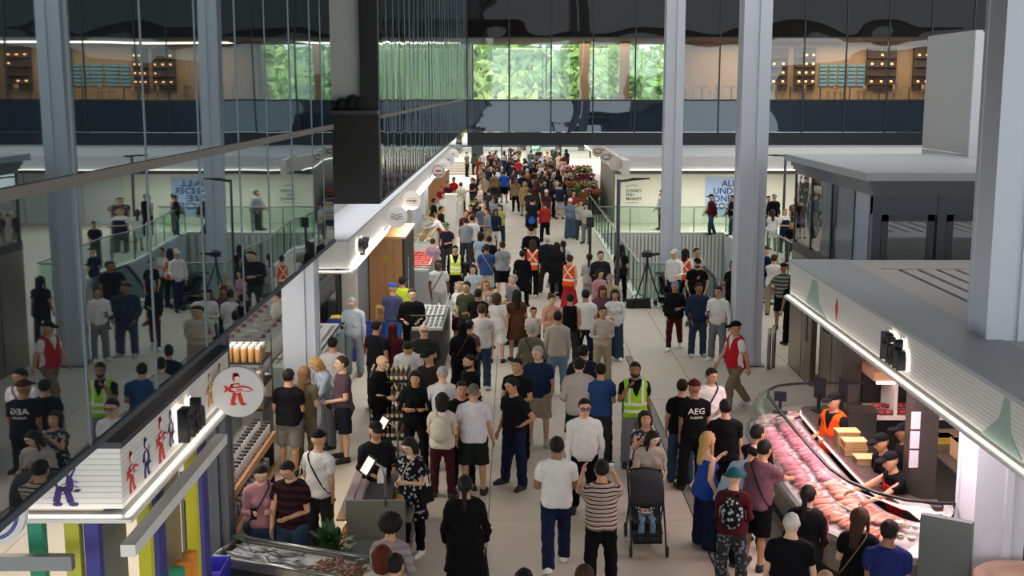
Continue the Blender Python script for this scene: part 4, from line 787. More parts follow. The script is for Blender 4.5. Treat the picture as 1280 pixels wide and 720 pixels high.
# ---- flower stall at the far right
FC = ('#8a2a6a', '#d8cf5a', '#c86a2a', '#7a1f2c', '#d8d4c8', '#5f8a3a', '#b85a8a')
FS = {}
for c in FC:
    mb = MB(); r2 = random.Random(c)
    for i in range(26): mb.ell((r2.uniform(-.25, .25), r2.uniform(-.25, .25), r2.uniform(-.1, .18)), (.06, .06, .045), 6, 4)
    FS[c] = mb.mesh(mat(c, .7), True)
lvs = MB()
for i in range(24): a = i * 2.4; lvs.add([(0, 0, -.3), (.28 * math.cos(a), .28 * math.sin(a), -.05 + .1 * math.sin(i)), (.22 * math.cos(a + .4), .22 * math.sin(a + .4), -.12)], [(0, 1, 2)])
lvm = lvs.mesh(mat('#3d5a2c', .7))
ST = MB().lathe([(.14, 0), (.18, .38), (.16, .38), (.15, .33), (0, .33)], (0, 0, 0), 10).mesh(mat('#3a3c3e', .5), True)
fstl = thing('flower_stand', 'dark tiered flower stand at the far right beyond the crowd', 'stand', (4.0, 66, 0))
for k in range(4): part('tier', MB().box(2.9, 61 + k * 2.2, 0, 4.55, 63 + k * 2.2, .35 + k * .25), mat('#2c2622', .7), fstl)
nmz = {'#8a2a6a': 'magenta', '#d8cf5a': 'yellow', '#c86a2a': 'orange', '#7a1f2c': 'crimson', '#d8d4c8': 'white', '#5f8a3a': 'leafy green', '#b85a8a': 'pink'}
for k in range(4):
    for i in range(8):
        c = FC[(i * 3 + k * 2) % 7]; t = thing('flower_bunch', f'{nmz[c]} flower bunch in a bucket on the far right stand', 'flowers', (3.1 + (i % 4) * .4, 61.5 + k * 2.2 + (i // 4) * .9, .35 + k * .25), 0, f'{nmz[c]} bunches on the flower stand')
        link('bucket', ST, t, (0, 0, 0)); q = link('blooms', FS[c], t, (0, 0, .72)); q['kind'] = 'stuff'; q = link('leaves', lvm, t, (0, 0, .68)); q['kind'] = 'stuff'
# ---- posts, poles, bollards, tripod
def light_pole(x, y, h, lab, arm=.85):
    t = thing('lamp_post', lab, 'lamp post', (x, y, 0)); m = mat('#2b3340', .4); mb = MB(); mb.cyl((0, 0, 0), (0, 0, h), .055, 12); obj('pole', mb, m, t, True); mb = MB(); mb.cyl((0, 0, 0), (0, 0, .03), .16, 14); obj('base_plate', mb, m, t)
    mb = MB(); mb.tube([(0, 0, h - .05), (.25, 0, h - .02), (arm * .55, 0, h + .02)], .035, 8); obj('arm', mb, m, t, True); mb = MB(); mb.hexa([(arm * .4, -.08, h - .03), (arm, -.05, h + .01), (arm, .05, h + .01), (arm * .4, .08, h - .03)], [(arm * .4, -.08, h + .04), (arm, -.05, h + .04), (arm, .05, h + .04), (arm * .4, .08, h + .04)]); obj('lamp_head', mb, BLACK, t)
light_pole(2.95, 33.2, 3.85, 'dark lamp post with one arm beside the tripod'); light_pole(11.35, 50, 3.6, 'dark lamp post behind the tall middle column', -.9)
ip = thing('info_post', 'short dark post with a small screen at the balustrade start', 'post', (2.85, 43.5, 0)); obj('pole', MB().box(-.05, -.04, 0, .05, .04, 1.35), DARK, ip); obj('screen_box', MB().box(-.14, -.05, 1.35, .14, .05, 1.72), DARK, ip)
for i, (x, y) in enumerate(((5.86, 26.75), (6.0, 26.9))):
    mb = MB(); mb.lathe([(.045, 0), (.045, .93), (.035, .95), (0, .95)], (0, 0, 0), 12); o = obj('bollard', mb, STEEL, None, True); o.location = (x, y, 0); tag(o, ('left', 'right')[i] + ' slim steel bollard beside the tall middle column', 'bollard')
tp = thing('camera_tripod', 'black camera tripod in front of the glass balustrade', 'tripod', (3.95, 34.7, 0))
for a in (90, 215, 325): mb = MB(); c, s2 = math.cos(math.radians(a)), math.sin(math.radians(a)); mb.tube([(c * .55, s2 * .55, 0), (c * .22, s2 * .22, .75), (0, 0, 1.35)], [.016, .024, .03], 6); obj('leg', mb, BLACK, tp, True)
mb = MB(); mb.cyl((0, 0, 1.3), (0, 0, 1.48), .04, 8); obj('head', mb, BLACK, tp)
vc = thing('video_camera', 'black video camera on the tripod', 'camera', (3.95, 34.7, 1.48)); obj('body', MB().box(-.16, -.06, 0, .14, .06, .14), BLACK, vc); mb = MB(); mb.cyl((.14, 0, .07), (.36, 0, .10), .045, 10); obj('lens', mb, BLACK, vc); obj('handle', MB().box(-.12, -.015, .16, .1, .015, .19), BLACK, vc)
bgc = thing('equipment_bag', 'low black equipment bag on the floor by the tripod', 'bag', (3.7, 34.6, 0)); mb = MB(); mb.hexa([(-.36, -.17, 0), (.36, -.17, 0), (.36, .17, 0), (-.36, .17, 0)], [(-.33, -.13, .24), (.33, -.13, .28), (.33, .13, .28), (-.33, .13, .24)]); obj('body', mb, mat('#121316', .8), bgc); mb = MB(); mb.tube([(-.2, 0, .3), (0, 0, .42), (.2, 0, .3)], .015, 6); obj('handle', mb, BLACK, bgc)
# ---- strollers
def stroller(x, y, rz, lab, sc=1.0, canopy='#202227'):
    t = thing('stroller', lab, 'stroller', (x, y, 0), rz); t.scale = [sc] * 3; fm_ = mat('#1a1b1e', .35, .3)
    for a in (-1, 1):
        mb = MB(); mb.tube([(a * .25, -.42, .10), (a * .25, -.20, .42), (a * .25, .25, .95), (a * .25, .42, 1.04)], .014, 8); obj('side_tube', mb, fm_, t, True); mb = MB(); mb.tube([(a * .25, .38, .12), (a * .25, .05, .66)], .014, 8); obj('rear_tube', mb, fm_, t, True)
        for yy, r_ in ((-.42, .09), (.38, .12)):
            mb = MB(); mb.tube([(a * .26 + .0, yy + r_ * .8 * math.cos(q * PI / 6), r_ + r_ * .8 * math.sin(q * PI / 6)) for q in range(13)], .02, 6, False); mb.cyl((a * .26 - .015, yy, r_), (a * .26 + .015, yy, r_), r_ * .5, 10); obj('wheel', mb, BLACK, t, True)
    mb = MB(); mb.tube([(-.25, .42, 1.04), (0, .44, 1.05), (.25, .42, 1.04)], .02, 8); obj('push_handle', mb, fm_, t, True)
    mb = MB(); mb.hexa([(-.2, -.18, .42), (.2, -.18, .42), (.2, .15, .40), (-.2, .15, .40)], [(-.2, -.18, .47), (.2, -.18, .47), (.2, .15, .46), (-.2, .15, .46)]); mb.hexa([(-.2, .12, .42), (.2, .12, .42), (.2, .18, .42), (-.2, .18, .42)], [(-.2, .28, .95), (.2, .28, .95), (.2, .33, .95), (-.2, .33, .95)]); obj('seat', mb, mat('#1c1d21', .8), t)
    mb = MB(); n = 9; vs = []
    for i in range(n):
        a = -.25 + i * (2.1) / (n - 1)
        for q in range(9): b = -1 + q / 4; vs.append((b * .245, .20 - .38 * math.sin(a) * (1 - .12 * b * b) + .05, .74 + .33 * math.cos(a) * (1 - .15 * b * b)))
    fs = [(i * 9 + q, i * 9 + q + 1, (i + 1) * 9 + q + 1, (i + 1) * 9 + q) for i in range(n - 1) for q in range(8)]
    mb.add(vs, fs); o = obj('canopy', mb, mat(canopy, .85), t, True); md = o.modifiers.new('thickness', 'SOLIDIFY'); md.thickness = .012
    obj('basket', MB().box(-.21, -.25, .14, .21, .3, .16).box(-.21, .28, .14, .21, .3, .3).box(-.21, -.25, .14, .21, -.23, .26), mat('#141518', .8), t); obj('footrest', MB().box(-.18, -.36, .26, .18, -.2, .28), fm_, t)
    return t
stx, sty = at_z(811, 697, 0); sty += .15; stroller(stx, sty + .25, 0, 'black stroller with a small child, pushed along the middle walkway', .95)
stroller(*at_z(836, 385, 0), .4, 'black stroller parked beside the man in a white cap', .95); stroller(*at_z(582, 366, 0), 2.6, 'black stroller in the crowd behind the yellow vested woman', .95)
# ================================================================== people: one sculpted body field per build, posed by weighted bones
def V3(*a): return np.array(a, dtype=np.float32)
def rcone(P, a, b, ra, rb, s=(1, 1, 1)):
    a = np.array(a, np.float32); b = np.array(b, np.float32); s = np.array(s, np.float32)
    X = (P[0] - a[0]) / s[0]; Y = (P[1] - a[1]) / s[1]; Z = (P[2] - a[2]) / s[2]
    d = (b - a) / s; L = float(d @ d) + 1e-9
    t = np.clip((X * d[0] + Y * d[1] + Z * d[2]) / L, 0, 1)
    return (np.sqrt((X - t * d[0]) ** 2 + (Y - t * d[1]) ** 2 + (Z - t * d[2]) ** 2) - (ra + (rb - ra) * t)) * float(s.min())
def ellf(P, c, r):
    k = np.sqrt(((P[0] - c[0]) / r[0]) ** 2 + ((P[1] - c[1]) / r[1]) ** 2 + ((P[2] - c[2]) / r[2]) ** 2)
    return (k - 1) * min(r)
def smin(a, b, k=.03):
    h = np.clip(.5 + .5 * (b - a) / k, 0, 1)
    return b + (a - b) * h - k * h * (1 - h)
def grid(h, x1, y0, y1, z0, z1):
    x = np.arange(h / 2, x1, h, dtype=np.float32); y = np.arange(y0, y1, h, dtype=np.float32); z = np.arange(z0, z1, h, dtype=np.float32)
    P = np.meshgrid(x, y, z, indexing='ij', sparse=True)
    return P, (x, y, z)
def nets(fld, org, h):
    ins = fld < 0; nx, ny, nz = fld.shape
    co = {}
    cell = lambda a, d: a[d[0]:nx - 1 + d[0], d[1]:ny - 1 + d[1], d[2]:nz - 1 + d[2]]
    allin = np.ones((nx - 1, ny - 1, nz - 1), bool); anyin = np.zeros_like(allin)
    for d in ((i, j, k) for i in (0, 1) for j in (0, 1) for k in (0, 1)):
        c = cell(ins, d); allin &= c; anyin |= c
    act = anyin & ~allin; idx = np.argwhere(act); n = len(idx)
    ids = -np.ones(act.shape, np.int64); ids[act] = np.arange(n)
    pos = np.zeros((n, 3)); cnt = np.zeros(n)
    I, J, K = idx.T
    for ax in range(3):
        for u in (0, 1):
            for v in (0, 1):
                d = [u, v]; d.insert(ax, 0); e = [u, v]; e.insert(ax, 1)
                f0 = fld[I + d[0], J + d[1], K + d[2]]; f1 = fld[I + e[0], J + e[1], K + e[2]]
                mk = (f0 < 0) != (f1 < 0)
                t = np.where(mk, f0 / np.where(mk, f0 - f1, 1), 0)
                p = np.stack([I + d[0], J + d[1], K + d[2]], 1).astype(float); p[:, ax] += t
                pos[mk] += p[mk]; cnt[mk] += 1
    pos = pos / cnt[:, None] * h + np.array(org)
    quads = []
    for ax in range(3):
        sl0 = [slice(1, -1)] * 3; sl1 = [slice(1, -1)] * 3
        sl0[ax] = slice(0, -1); sl1[ax] = slice(1, None)
        a = ins[tuple(sl0)]; b = ins[tuple(sl1)]
        q = np.argwhere(a != b); fl = a[a != b]
        for t in range(3):
            if t != ax: q[:, t] += 1
        o1, o2 = [t for t in range(3) if t != ax]
        def cid(d1, d2):
            c = q.copy(); c[:, o1] -= d1; c[:, o2] -= d2
            return ids[c[:, 0], c[:, 1], c[:, 2]]
        Q = np.stack([cid(1, 1), cid(0, 1), cid(0, 0), cid(1, 0)], 1)
        flip = fl if ax != 1 else ~fl
        Q[~flip] = Q[~flip][:, ::-1]
        quads.append(Q)
    return pos, np.concatenate(quads)
def raw_mesh(v, q):
    me = bpy.data.meshes.new('mesh'); n = len(v); m = len(q); k = q.shape[1]
    me.vertices.add(n); me.vertices.foreach_set('co', np.asarray(v, np.float32).ravel())
    me.loops.add(m * k); me.loops.foreach_set('vertex_index', q.astype(np.int32).ravel())
    me.polygons.add(m); me.polygons.foreach_set('loop_start', np.arange(0, m * k, k, dtype=np.int32))
    me.update(calc_edges=True); me.validate()
    return me
def reduce_mesh(me, target):
    n = sum(len(p.vertices) - 2 for p in me.polygons)
    o = bpy.data.objects.new('tmp', me); C.objects.link(o)
    if n > target:
        d = o.modifiers.new('d', 'DECIMATE'); d.ratio = target / n
    dg = bpy.context.evaluated_depsgraph_get()
    r = bpy.data.meshes.new_from_object(o.evaluated_get(dg)); bpy.data.objects.remove(o)
    return r
def finish(me):
    n = len(me.vertices); co = np.empty(n * 3, np.float32); me.vertices.foreach_get('co', co)
    a = me.attributes.new('rest', 'FLOAT_VECTOR', 'POINT'); a.data.foreach_set('vector', co)
    me.polygons.foreach_set('use_smooth', np.ones(len(me.polygons), bool))
    return co.reshape(-1, 3)
UD = np.array((.42, 0, -.9075)); FD = np.array((.36, -.14, -.92)); FD = FD / np.linalg.norm(FD)
class Build:
    def __init__(s, sex):
        m = sex == 'm'; s.sex = sex
        s.sw = .178 if m else .157; s.ch = .152 if m else .134; s.wa = .138 if m else .112; s.hi = .148 if m else .158
        s.SH = np.array((s.sw - .002, 0, 1.398)); s.EL = s.SH + .285 * UD; s.WR = s.EL + .245 * FD; s.HT = s.WR + .17 * FD
        s.HP = np.array((.092, 0, .91)); s.KN = np.array((.10, -.005, .50)); s.AN = np.array((.105, .02, .085)); s.TO = np.array((.12, -.15, .03))
        s.J = {'pelvis': (0, 0, .93), 'chest': (0, .01, 1.03), 'neck': (0, .01, 1.47), 'head': (0, 0, 1.56)}
    def fields(s, P):
        sw, ch, wa, hi = s.sw, s.ch, s.wa, s.hi; f = {}
        t = rcone(P, (0, 0, 1.33), (0, 0, 1.15), ch, wa + .012, (1, .68, 1))
        t = smin(t, rcone(P, (0, 0, 1.14), (0, 0, 1.00), wa + .006, hi - .008, (1, .72, 1)), .05)
        t = smin(t, rcone(P, (0, 0, 1.425), (sw - .035, 0, 1.392), .066, .056), .05)
        t = smin(t, rcone(P, (0, .02, 1.36), (0, .012, 1.49), .115, .056, (1, .8, 1)), .05)
        if s.sex == 'f': t = smin(t, rcone(P, (.062, -.075, 1.275), (.064, -.08, 1.265), .058, .058), .03)
        f['torso'] = t
        p = rcone(P, (0, 0, .99), (0, .01, .90), hi - .006, hi - .012, (1, .74, 1))
        f['pelvis'] = smin(p, rcone(P, (.07, .055, .90), (.07, .05, .88), .084, .08), .04)
        f['thigh'] = rcone(P, s.HP, s.KN, .088, .055)
        c = rcone(P, s.KN, s.AN, .053, .037)
        f['shin'] = smin(c, rcone(P, (.10, .028, .40), (.102, .028, .30), .046, .038), .03)
        q = rcone(P, (.107, .035, .045), (.12, -.10, .036), .041, .038)
        f['foot'] = smin(q, rcone(P, (.12, -.10, .034), (.122, -.165, .028), .036, .026), .02)
        f['uarm'] = rcone(P, s.SH, s.EL, .050, .040)
        f['farm'] = rcone(P, s.EL, s.WR, .041, .026)
        f['neck'] = rcone(P, (0, .012, 1.45), (0, .002, 1.57), .058, .053)
        return f
    def arm_local(s):   # axes of the hand: along fingers, across (palm width, along y), out of palm
        a = FD; b = np.array((0, 1, 0)) - FD * FD[1]; b /= np.linalg.norm(b); c = np.cross(a, b)
        return a, b, c
    def body(s, P):
        f = s.fields(P)
        b = smin(f['torso'], f['pelvis'], .06); b = smin(b, f['thigh'], .035); b = smin(b, f['shin'], .02); b = smin(b, f['foot'], .02)
        b = smin(b, f['uarm'], .03); b = smin(b, f['farm'], .012); b = smin(b, f['neck'], .03)
        a, w_, c = s.arm_local(); W = s.WR
        if c[0] > 0: c = -c                    # c points to the body
        palm = rcone(P, W + a * .03, W + a * .075, .026, .034, (.62, 1, 1))
        b = smin(b, palm, .015)
        for k, (off, L) in enumerate(((-.030, .068), (-.010, .078), (.011, .072), (.030, .056))):
            p0 = W + a * .085 + w_ * off; p1 = p0 + a * L * .5 + c * .008; p2 = p1 + a * L * .42 + c * .022
            b = smin(b, rcone(P, p0, p1, .0092, .0085), .004); b = smin(b, rcone(P, p1, p2, .0085, .007), .004)
        p0 = W + a * .03 - w_ * .024; p1 = p0 + a * .035 - w_ * .025 + c * .008; p2 = p1 + a * .03 - w_ * .006 + c * .01
        b = smin(b, rcone(P, p0, p1, .014, .0105), .008); b = smin(b, rcone(P, p1, p2, .0105, .0085), .004)
        # head: skull, jaw, chin, nose, brow, lips, ears
        h = ellf(P, (0, .008, 1.668), (.074, .093, .092))
        h = smin(h, rcone(P, (0, -.030, 1.635), (0, -.045, 1.572), .062, .038), .04)
        h = smin(h, rcone(P, (.03, -.02, 1.60), (.02, -.05, 1.575), .034, .025), .03)
        h = smin(h, rcone(P, (0, -.088, 1.665), (0, -.108, 1.628), .009, .014), .012)
        h = smin(h, rcone(P, (.012, -.088, 1.688), (.045, -.074, 1.690), .012, .011), .012)
        h = -smin(-h, ellf(P, (.031, -.094, 1.664), (.017, .014, .012)), .01)
        h = smin(h, ellf(P, (.031, -.072, 1.664), (.012, .012, .009)), .004)
        h = smin(h, rcone(P, (0, -.090, 1.594), (.018, -.084, 1.592), .010, .006), .006)
        h = smin(h, ellf(P, (.076, .008, 1.655), (.011, .020, .032)), .006)
        return smin(b, h, .02)
    def garment(s, P, k):
        f = s.fields(P); X, Y, Z = P; nosx = False
        def armclip(d, off, part_, L, a, dr):
            return np.maximum(part_ - off, (X - a[0]) * dr[0] + (Y - a[1]) * dr[1] + (Z - a[2]) * dr[2] - L)
        trunk = smin(f['torso'], f['pelvis'], .06)
        def top(off, hem, sleeve, neck=.070, low=0.0, flare=.0):
            t = trunk - off - flare * np.clip((1.25 - Z) / .35, 0, 1)
            if hem < .82: t = smin(t, rcone(P, (0, 0, .95), (0, 0, hem), s.hi + off, s.hi + off + .03 + flare, (1, .76, 1)), .05)
            if sleeve:
                a = np.maximum(f['uarm'] - off, (X - s.SH[0]) * UD[0] + (Z - s.SH[2]) * UD[2] - (.19 if sleeve == 1 else .30))
                t = smin(t, a, .03)
                if sleeve == 2:
                    b2 = np.maximum(f['farm'] - off, (X - s.WR[0]) * FD[0] + (Y - s.WR[1]) * FD[1] + (Z - s.WR[2]) * FD[2] + .005)
                    t = smin(t, b2, .02)
            t = np.maximum(t, hem - Z); t = np.maximum(t, Z - 1.50)
            return np.maximum(t, .076 + low - np.sqrt(X ** 2 + ((Y + .03) * .9) ** 2 + (Z - 1.535) ** 2))
        def legs(off, zb, knee=.0, ank=.0, thigh=0.0):
            t = f['pelvis'] - off
            t = smin(t, rcone(P, s.HP, s.KN, .090 + off + thigh, .058 + off + knee), .03)
            t = smin(t, rcone(P, s.KN, (.106, .012, .08), .058 + off + knee, .046 + off + ank), .02)
            if zb < .3: t = smin(t, f['shin'] - off - .004, .01)
            t = np.maximum(t, zb - Z)
            return np.maximum(t, Z - 1.02)
        def cone(z0, z1, r0, r1): return np.maximum(np.maximum(rcone(P, (0, .005, z0), (0, .005, z1), r0, r1, (1, .76, 1)), z1 - Z), Z - z0 - .04)
        if k == 'tee': t = top(.018, .88, 1, flare=.012)
        elif k == 'polo':
            t = top(.017, .88, 1, flare=.010)
            t = np.minimum(t, np.sqrt((np.sqrt(X ** 2 + (Y + .012) ** 2) - .062) ** 2 + (Z - 1.497 - Y * .25) ** 2) - .013)
        elif k == 'shirt':
            t = top(.018, .86, 2, flare=.012)
            t = np.minimum(t, np.sqrt((np.sqrt(X ** 2 + (Y + .012) ** 2) - .062) ** 2 + (Z - 1.497 - Y * .25) ** 2) - .013)
        elif k == 'long': t = top(.019, .88, 2, flare=.010)
        elif k == 'jacket':
            t = top(.030, .84, 2, flare=.012)
            t = np.minimum(t, np.sqrt((np.sqrt(X ** 2 + (Y + .008) ** 2) - .068) ** 2 + (Z - 1.50 - Y * .25) ** 2) - .018)
        elif k == 'hoodie':
            t = top(.030, .84, 2, flare=.010)
            t = smin(t, rcone(P, (0, .07, 1.50), (.06, .02, 1.50), .052, .036), .02)
        elif k == 'coat': t = top(.034, .52, 2, flare=.02)
        elif k == 'tank': t = np.maximum(top(.016, .88, 0, flare=.01, low=.02), X - s.sw + .02)
        elif k == 'tube': t = np.maximum(top(.018, .80, 0, flare=.01), Z - 1.40)
        elif k == 'vest': t = np.maximum(top(.036, .86, 0, flare=.012, low=.012), X - s.sw - .005); t = np.maximum(t, -np.maximum(X - (Z - 1.20) * .36, Y))
        elif k == 'apron': t = np.maximum(np.maximum(top(.03, .52, 0, flare=.01), Z - 1.34), Y + .02)
        elif k == 'dress': t = top(.018, .56, 1, flare=.03)
        elif k == 'gown': t = top(.03, .10, 2, flare=.02)
        elif k == 'trousers': t = legs(.014, .05, .008, .014, .004)
        elif k == 'slim': t = legs(.012, .07, .002, .0, .002)
        elif k == 'wide': t = legs(.012, .03, .028, .055, .01)
        elif k == 'shorts': t = legs(.014, .50, .030, .03, .012)
        elif k == 'skirt': t = np.minimum(np.maximum(f['pelvis'] - .012, Z - 1.02), cone(.96, .54, .145, .19)); t = np.maximum(t, .54 - Z)
        elif k == 'longskirt': t = np.minimum(np.maximum(f['pelvis'] - .012, Z - 1.02), cone(.96, .16, .145, .25)); t = np.maximum(t, .16 - Z)
        elif k == 'shoes':
            t = np.maximum(smin(f['foot'] - .008, f['shin'] - .010, .02), Z - .105)
            t = smin(t, np.maximum(rcone(P, (.107, .035, .01), (.122, -.165, .01), .047, .040), Z - .03), .006)
            t = np.maximum(t, -.001 - Z)
        elif k == 'hair_short':
            sk = ellf(P, (0, .012, 1.676), (.083, .102, .103)); n_ = (.60 * (Y + .078) + .80 * (Z - 1.746)) - .5 * np.maximum(0, X - .045)
            t = np.maximum(sk, -np.maximum(n_, .95 * (Y - .005) + .30 * (Z - 1.60)))
            t = np.maximum(t, 1.585 - Z)
        elif k == 'hair_buzz':
            sk = ellf(P, (0, .009, 1.670), (.0765, .0955, .0955)); n_ = (.60 * (Y + .078) + .80 * (Z - 1.746)) - .5 * np.maximum(0, X - .045)
            t = np.maximum(sk, -np.maximum(n_, .95 * (Y - .005) + .30 * (Z - 1.60))); t = np.maximum(t, 1.60 - Z)
        elif k == 'hair_fringe':
            sk = ellf(P, (0, .012, 1.668), (.082, .100, .092)); t = np.maximum(np.maximum(sk, Z - 1.70), np.maximum(1.60 - Z, .005 - Y))
        elif k in ('hair_long', 'hair_bob', 'hair_pony', 'hair_bun'):
            sk = ellf(P, (0, .012, 1.678), (.085, .106, .106))
            t = np.maximum(sk, -np.maximum(.70 * (Y + .085) + .70 * (Z - 1.735), .95 * (Y + .012) + .1 * (Z - 1.60)))
            t = np.maximum(t, 1.58 - Z)
            if k == 'hair_long':
                t = smin(t, rcone(P, (0, .055, 1.66), (0, .085, 1.36), .088, .060, (1, .55, 1)), .03)
                t = smin(t, rcone(P, (.078, .0, 1.68), (.095, -.035, 1.40), .022, .018), .02)
            elif k == 'hair_bob':
                t = smin(t, rcone(P, (0, .04, 1.66), (0, .045, 1.545), .096, .082, (1, .72, 1)), .03)
                t = smin(t, rcone(P, (.080, -.012, 1.68), (.082, -.02, 1.57), .024, .022), .02)
            elif k == 'hair_pony': t = smin(t, rcone(P, (0, .105, 1.70), (0, .125, 1.40), .034, .022), .02)
            else: t = smin(t, ellf(P, (0, .10, 1.745), (.048, .045, .045)), .01)
        elif k == 'hair_afro':
            t = np.maximum(ellf(P, (0, .025, 1.70), (.125, .13, .125)), -np.maximum(.8 * (Y + .075) + .5 * (Z - 1.72), .95 * (Y + .01)))
        elif k == 'beard': t = np.maximum(smin(ellf(P, (0, -.045, 1.585), (.056, .058, .050)), ellf(P, (.045, -.02, 1.60), (.03, .04, .04)), .02), Z - 1.605)
        elif k == 'cap':
            t = np.maximum(ellf(P, (0, .008, 1.69), (.090, .108, .100)), 1.70 - Z - .12 * Y)
            t = np.minimum(t, np.maximum(ellf(P, (0, -.115, 1.705), (.075, .085, .030)), 1.700 + (Y + .1) * .1 - Z))
            t = np.minimum(t, ellf(P, (0, .008, 1.79), (.012, .012, .010)))
        elif k == 'beanie': t = np.maximum(ellf(P, (0, .012, 1.69), (.092, .110, .108)), 1.69 - Z - .25 * Y)
        elif k == 'bucket':
            t = np.maximum(ellf(P, (0, .01, 1.69), (.093, .108, .105)), 1.70 - Z)
            t = np.minimum(t, np.maximum(rcone(P, (0, .01, 1.715), (0, .01, 1.685), .09, .145, (1, 1.05, 1)), np.abs(Z - 1.70) - .022))
        elif k == 'hijab':
            t = ellf(P, (0, .015, 1.675), (.092, .108, .112))
            t = np.maximum(t, -ellf(P, (0, -.12, 1.645), (.062, .08, .085)))
            t = smin(t, rcone(P, (0, .02, 1.58), (0, .01, 1.42), .078, .13, (1, .8, 1)), .04)
        elif k == 'glasses':
            d = np.sqrt((X - .033) ** 2 + (Z - 1.665) ** 2); t = np.maximum(np.abs(d - .023) - .0045, np.abs(Y + .102) - .006)
            t = np.minimum(t, rcone(P, (0, -.103, 1.668), (.012, -.103, 1.668), .004, .004))
            t = np.minimum(t, rcone(P, (.055, -.10, 1.668), (.080, .0, 1.665), .004, .004))
        elif k == 'sunglasses':
            t = np.maximum(ellf(P, (.033, -.10, 1.665), (.028, .012, .02)), -.112 - Y)
            t = np.minimum(t, rcone(P, (0, -.103, 1.668), (.08, -.0, 1.668), .004, .004))
        return t
BUILD = {'m': Build('m'), 'f': Build('f')}
HEADK = ('hair', 'cap', 'beanie', 'bucket', 'hijab', 'glasses', 'sunglasses', 'beard')
TRI = {'body': (6500, 2600, 1200), 'shoeL': (350, 160, 70), 'shoeR': (350, 160, 70), 'glasses': (300, 160, 100), 'sunglasses': (260, 120, 80)}
CACHE = {}
def weights(B, co, headonly, kind):
    n = len(co); names = ['pelvis', 'chest', 'neck', 'head'] + [b + s_ for s_ in 'LR' for b in ('uarm', 'farm', 'thigh', 'shin', 'foot')]
    W = np.zeros((n, len(names)))
    if headonly:
        W[:, 3] = 1
        if kind in ('hijab',):
            low = co[:, 2] < 1.52; t = np.clip((1.56 - co[:, 2]) / .08, 0, 1); W[:, 3] = 1 - t; W[:, 1] = t
        return names, W
    def seg(a, b, r):
        a = np.array(a, float); b = np.array(b, float); d = b - a
        t = np.clip(((co - a) @ d) / (d @ d), 0, 1); return np.linalg.norm(co - a - t[:, None] * d, axis=1) / r
    D = np.zeros_like(W)
    D[:, 0] = seg((0, 0, .88), (0, 0, 1.00), .15); D[:, 1] = np.minimum(seg((0, 0, 1.10), (0, 0, 1.40), .15), seg((-B.sw + .05, 0, 1.40), (B.sw - .05, 0, 1.40), .075))
    D[:, 2] = seg((0, .01, 1.49), (0, .0, 1.55), .06); D[:, 3] = seg((0, 0, 1.60), (0, 0, 1.72), .075)
    i = 4
    for s_ in (1, -1):
        m = np.array((s_, 1, 1))
        D[:, i] = seg(B.SH * m, B.EL * m, .047); D[:, i + 1] = seg(B.EL * m, B.HT * m, .036)
        D[:, i + 2] = seg(B.HP * m, B.KN * m, .075); D[:, i + 3] = seg(B.KN * m, (B.AN + (0, 0, .03)) * m, .048)
        D[:, i + 4] = seg((B.AN + (0, .01, -.04)) * m, B.TO * m, .045)
        far = co[:, 0] * s_ < -.01
        for q in range(i, i + 5): D[far, q] += 5
        i += 5
    W = 1 / np.maximum(D, .05) ** 6; W[:, [2, 3]] *= (co[:, 2] > 1.40)[:, None]
    if kind in ('skirt', 'longskirt', 'dress', 'gown', 'coat', 'apron'):      # cloth that hangs free follows thighs softly
        for q in (6, 7, 11, 12): W[:, q] = W[:, q] ** .7
        W[:, [8, 13]] = 0
    return names, W / W.sum(1)[:, None]
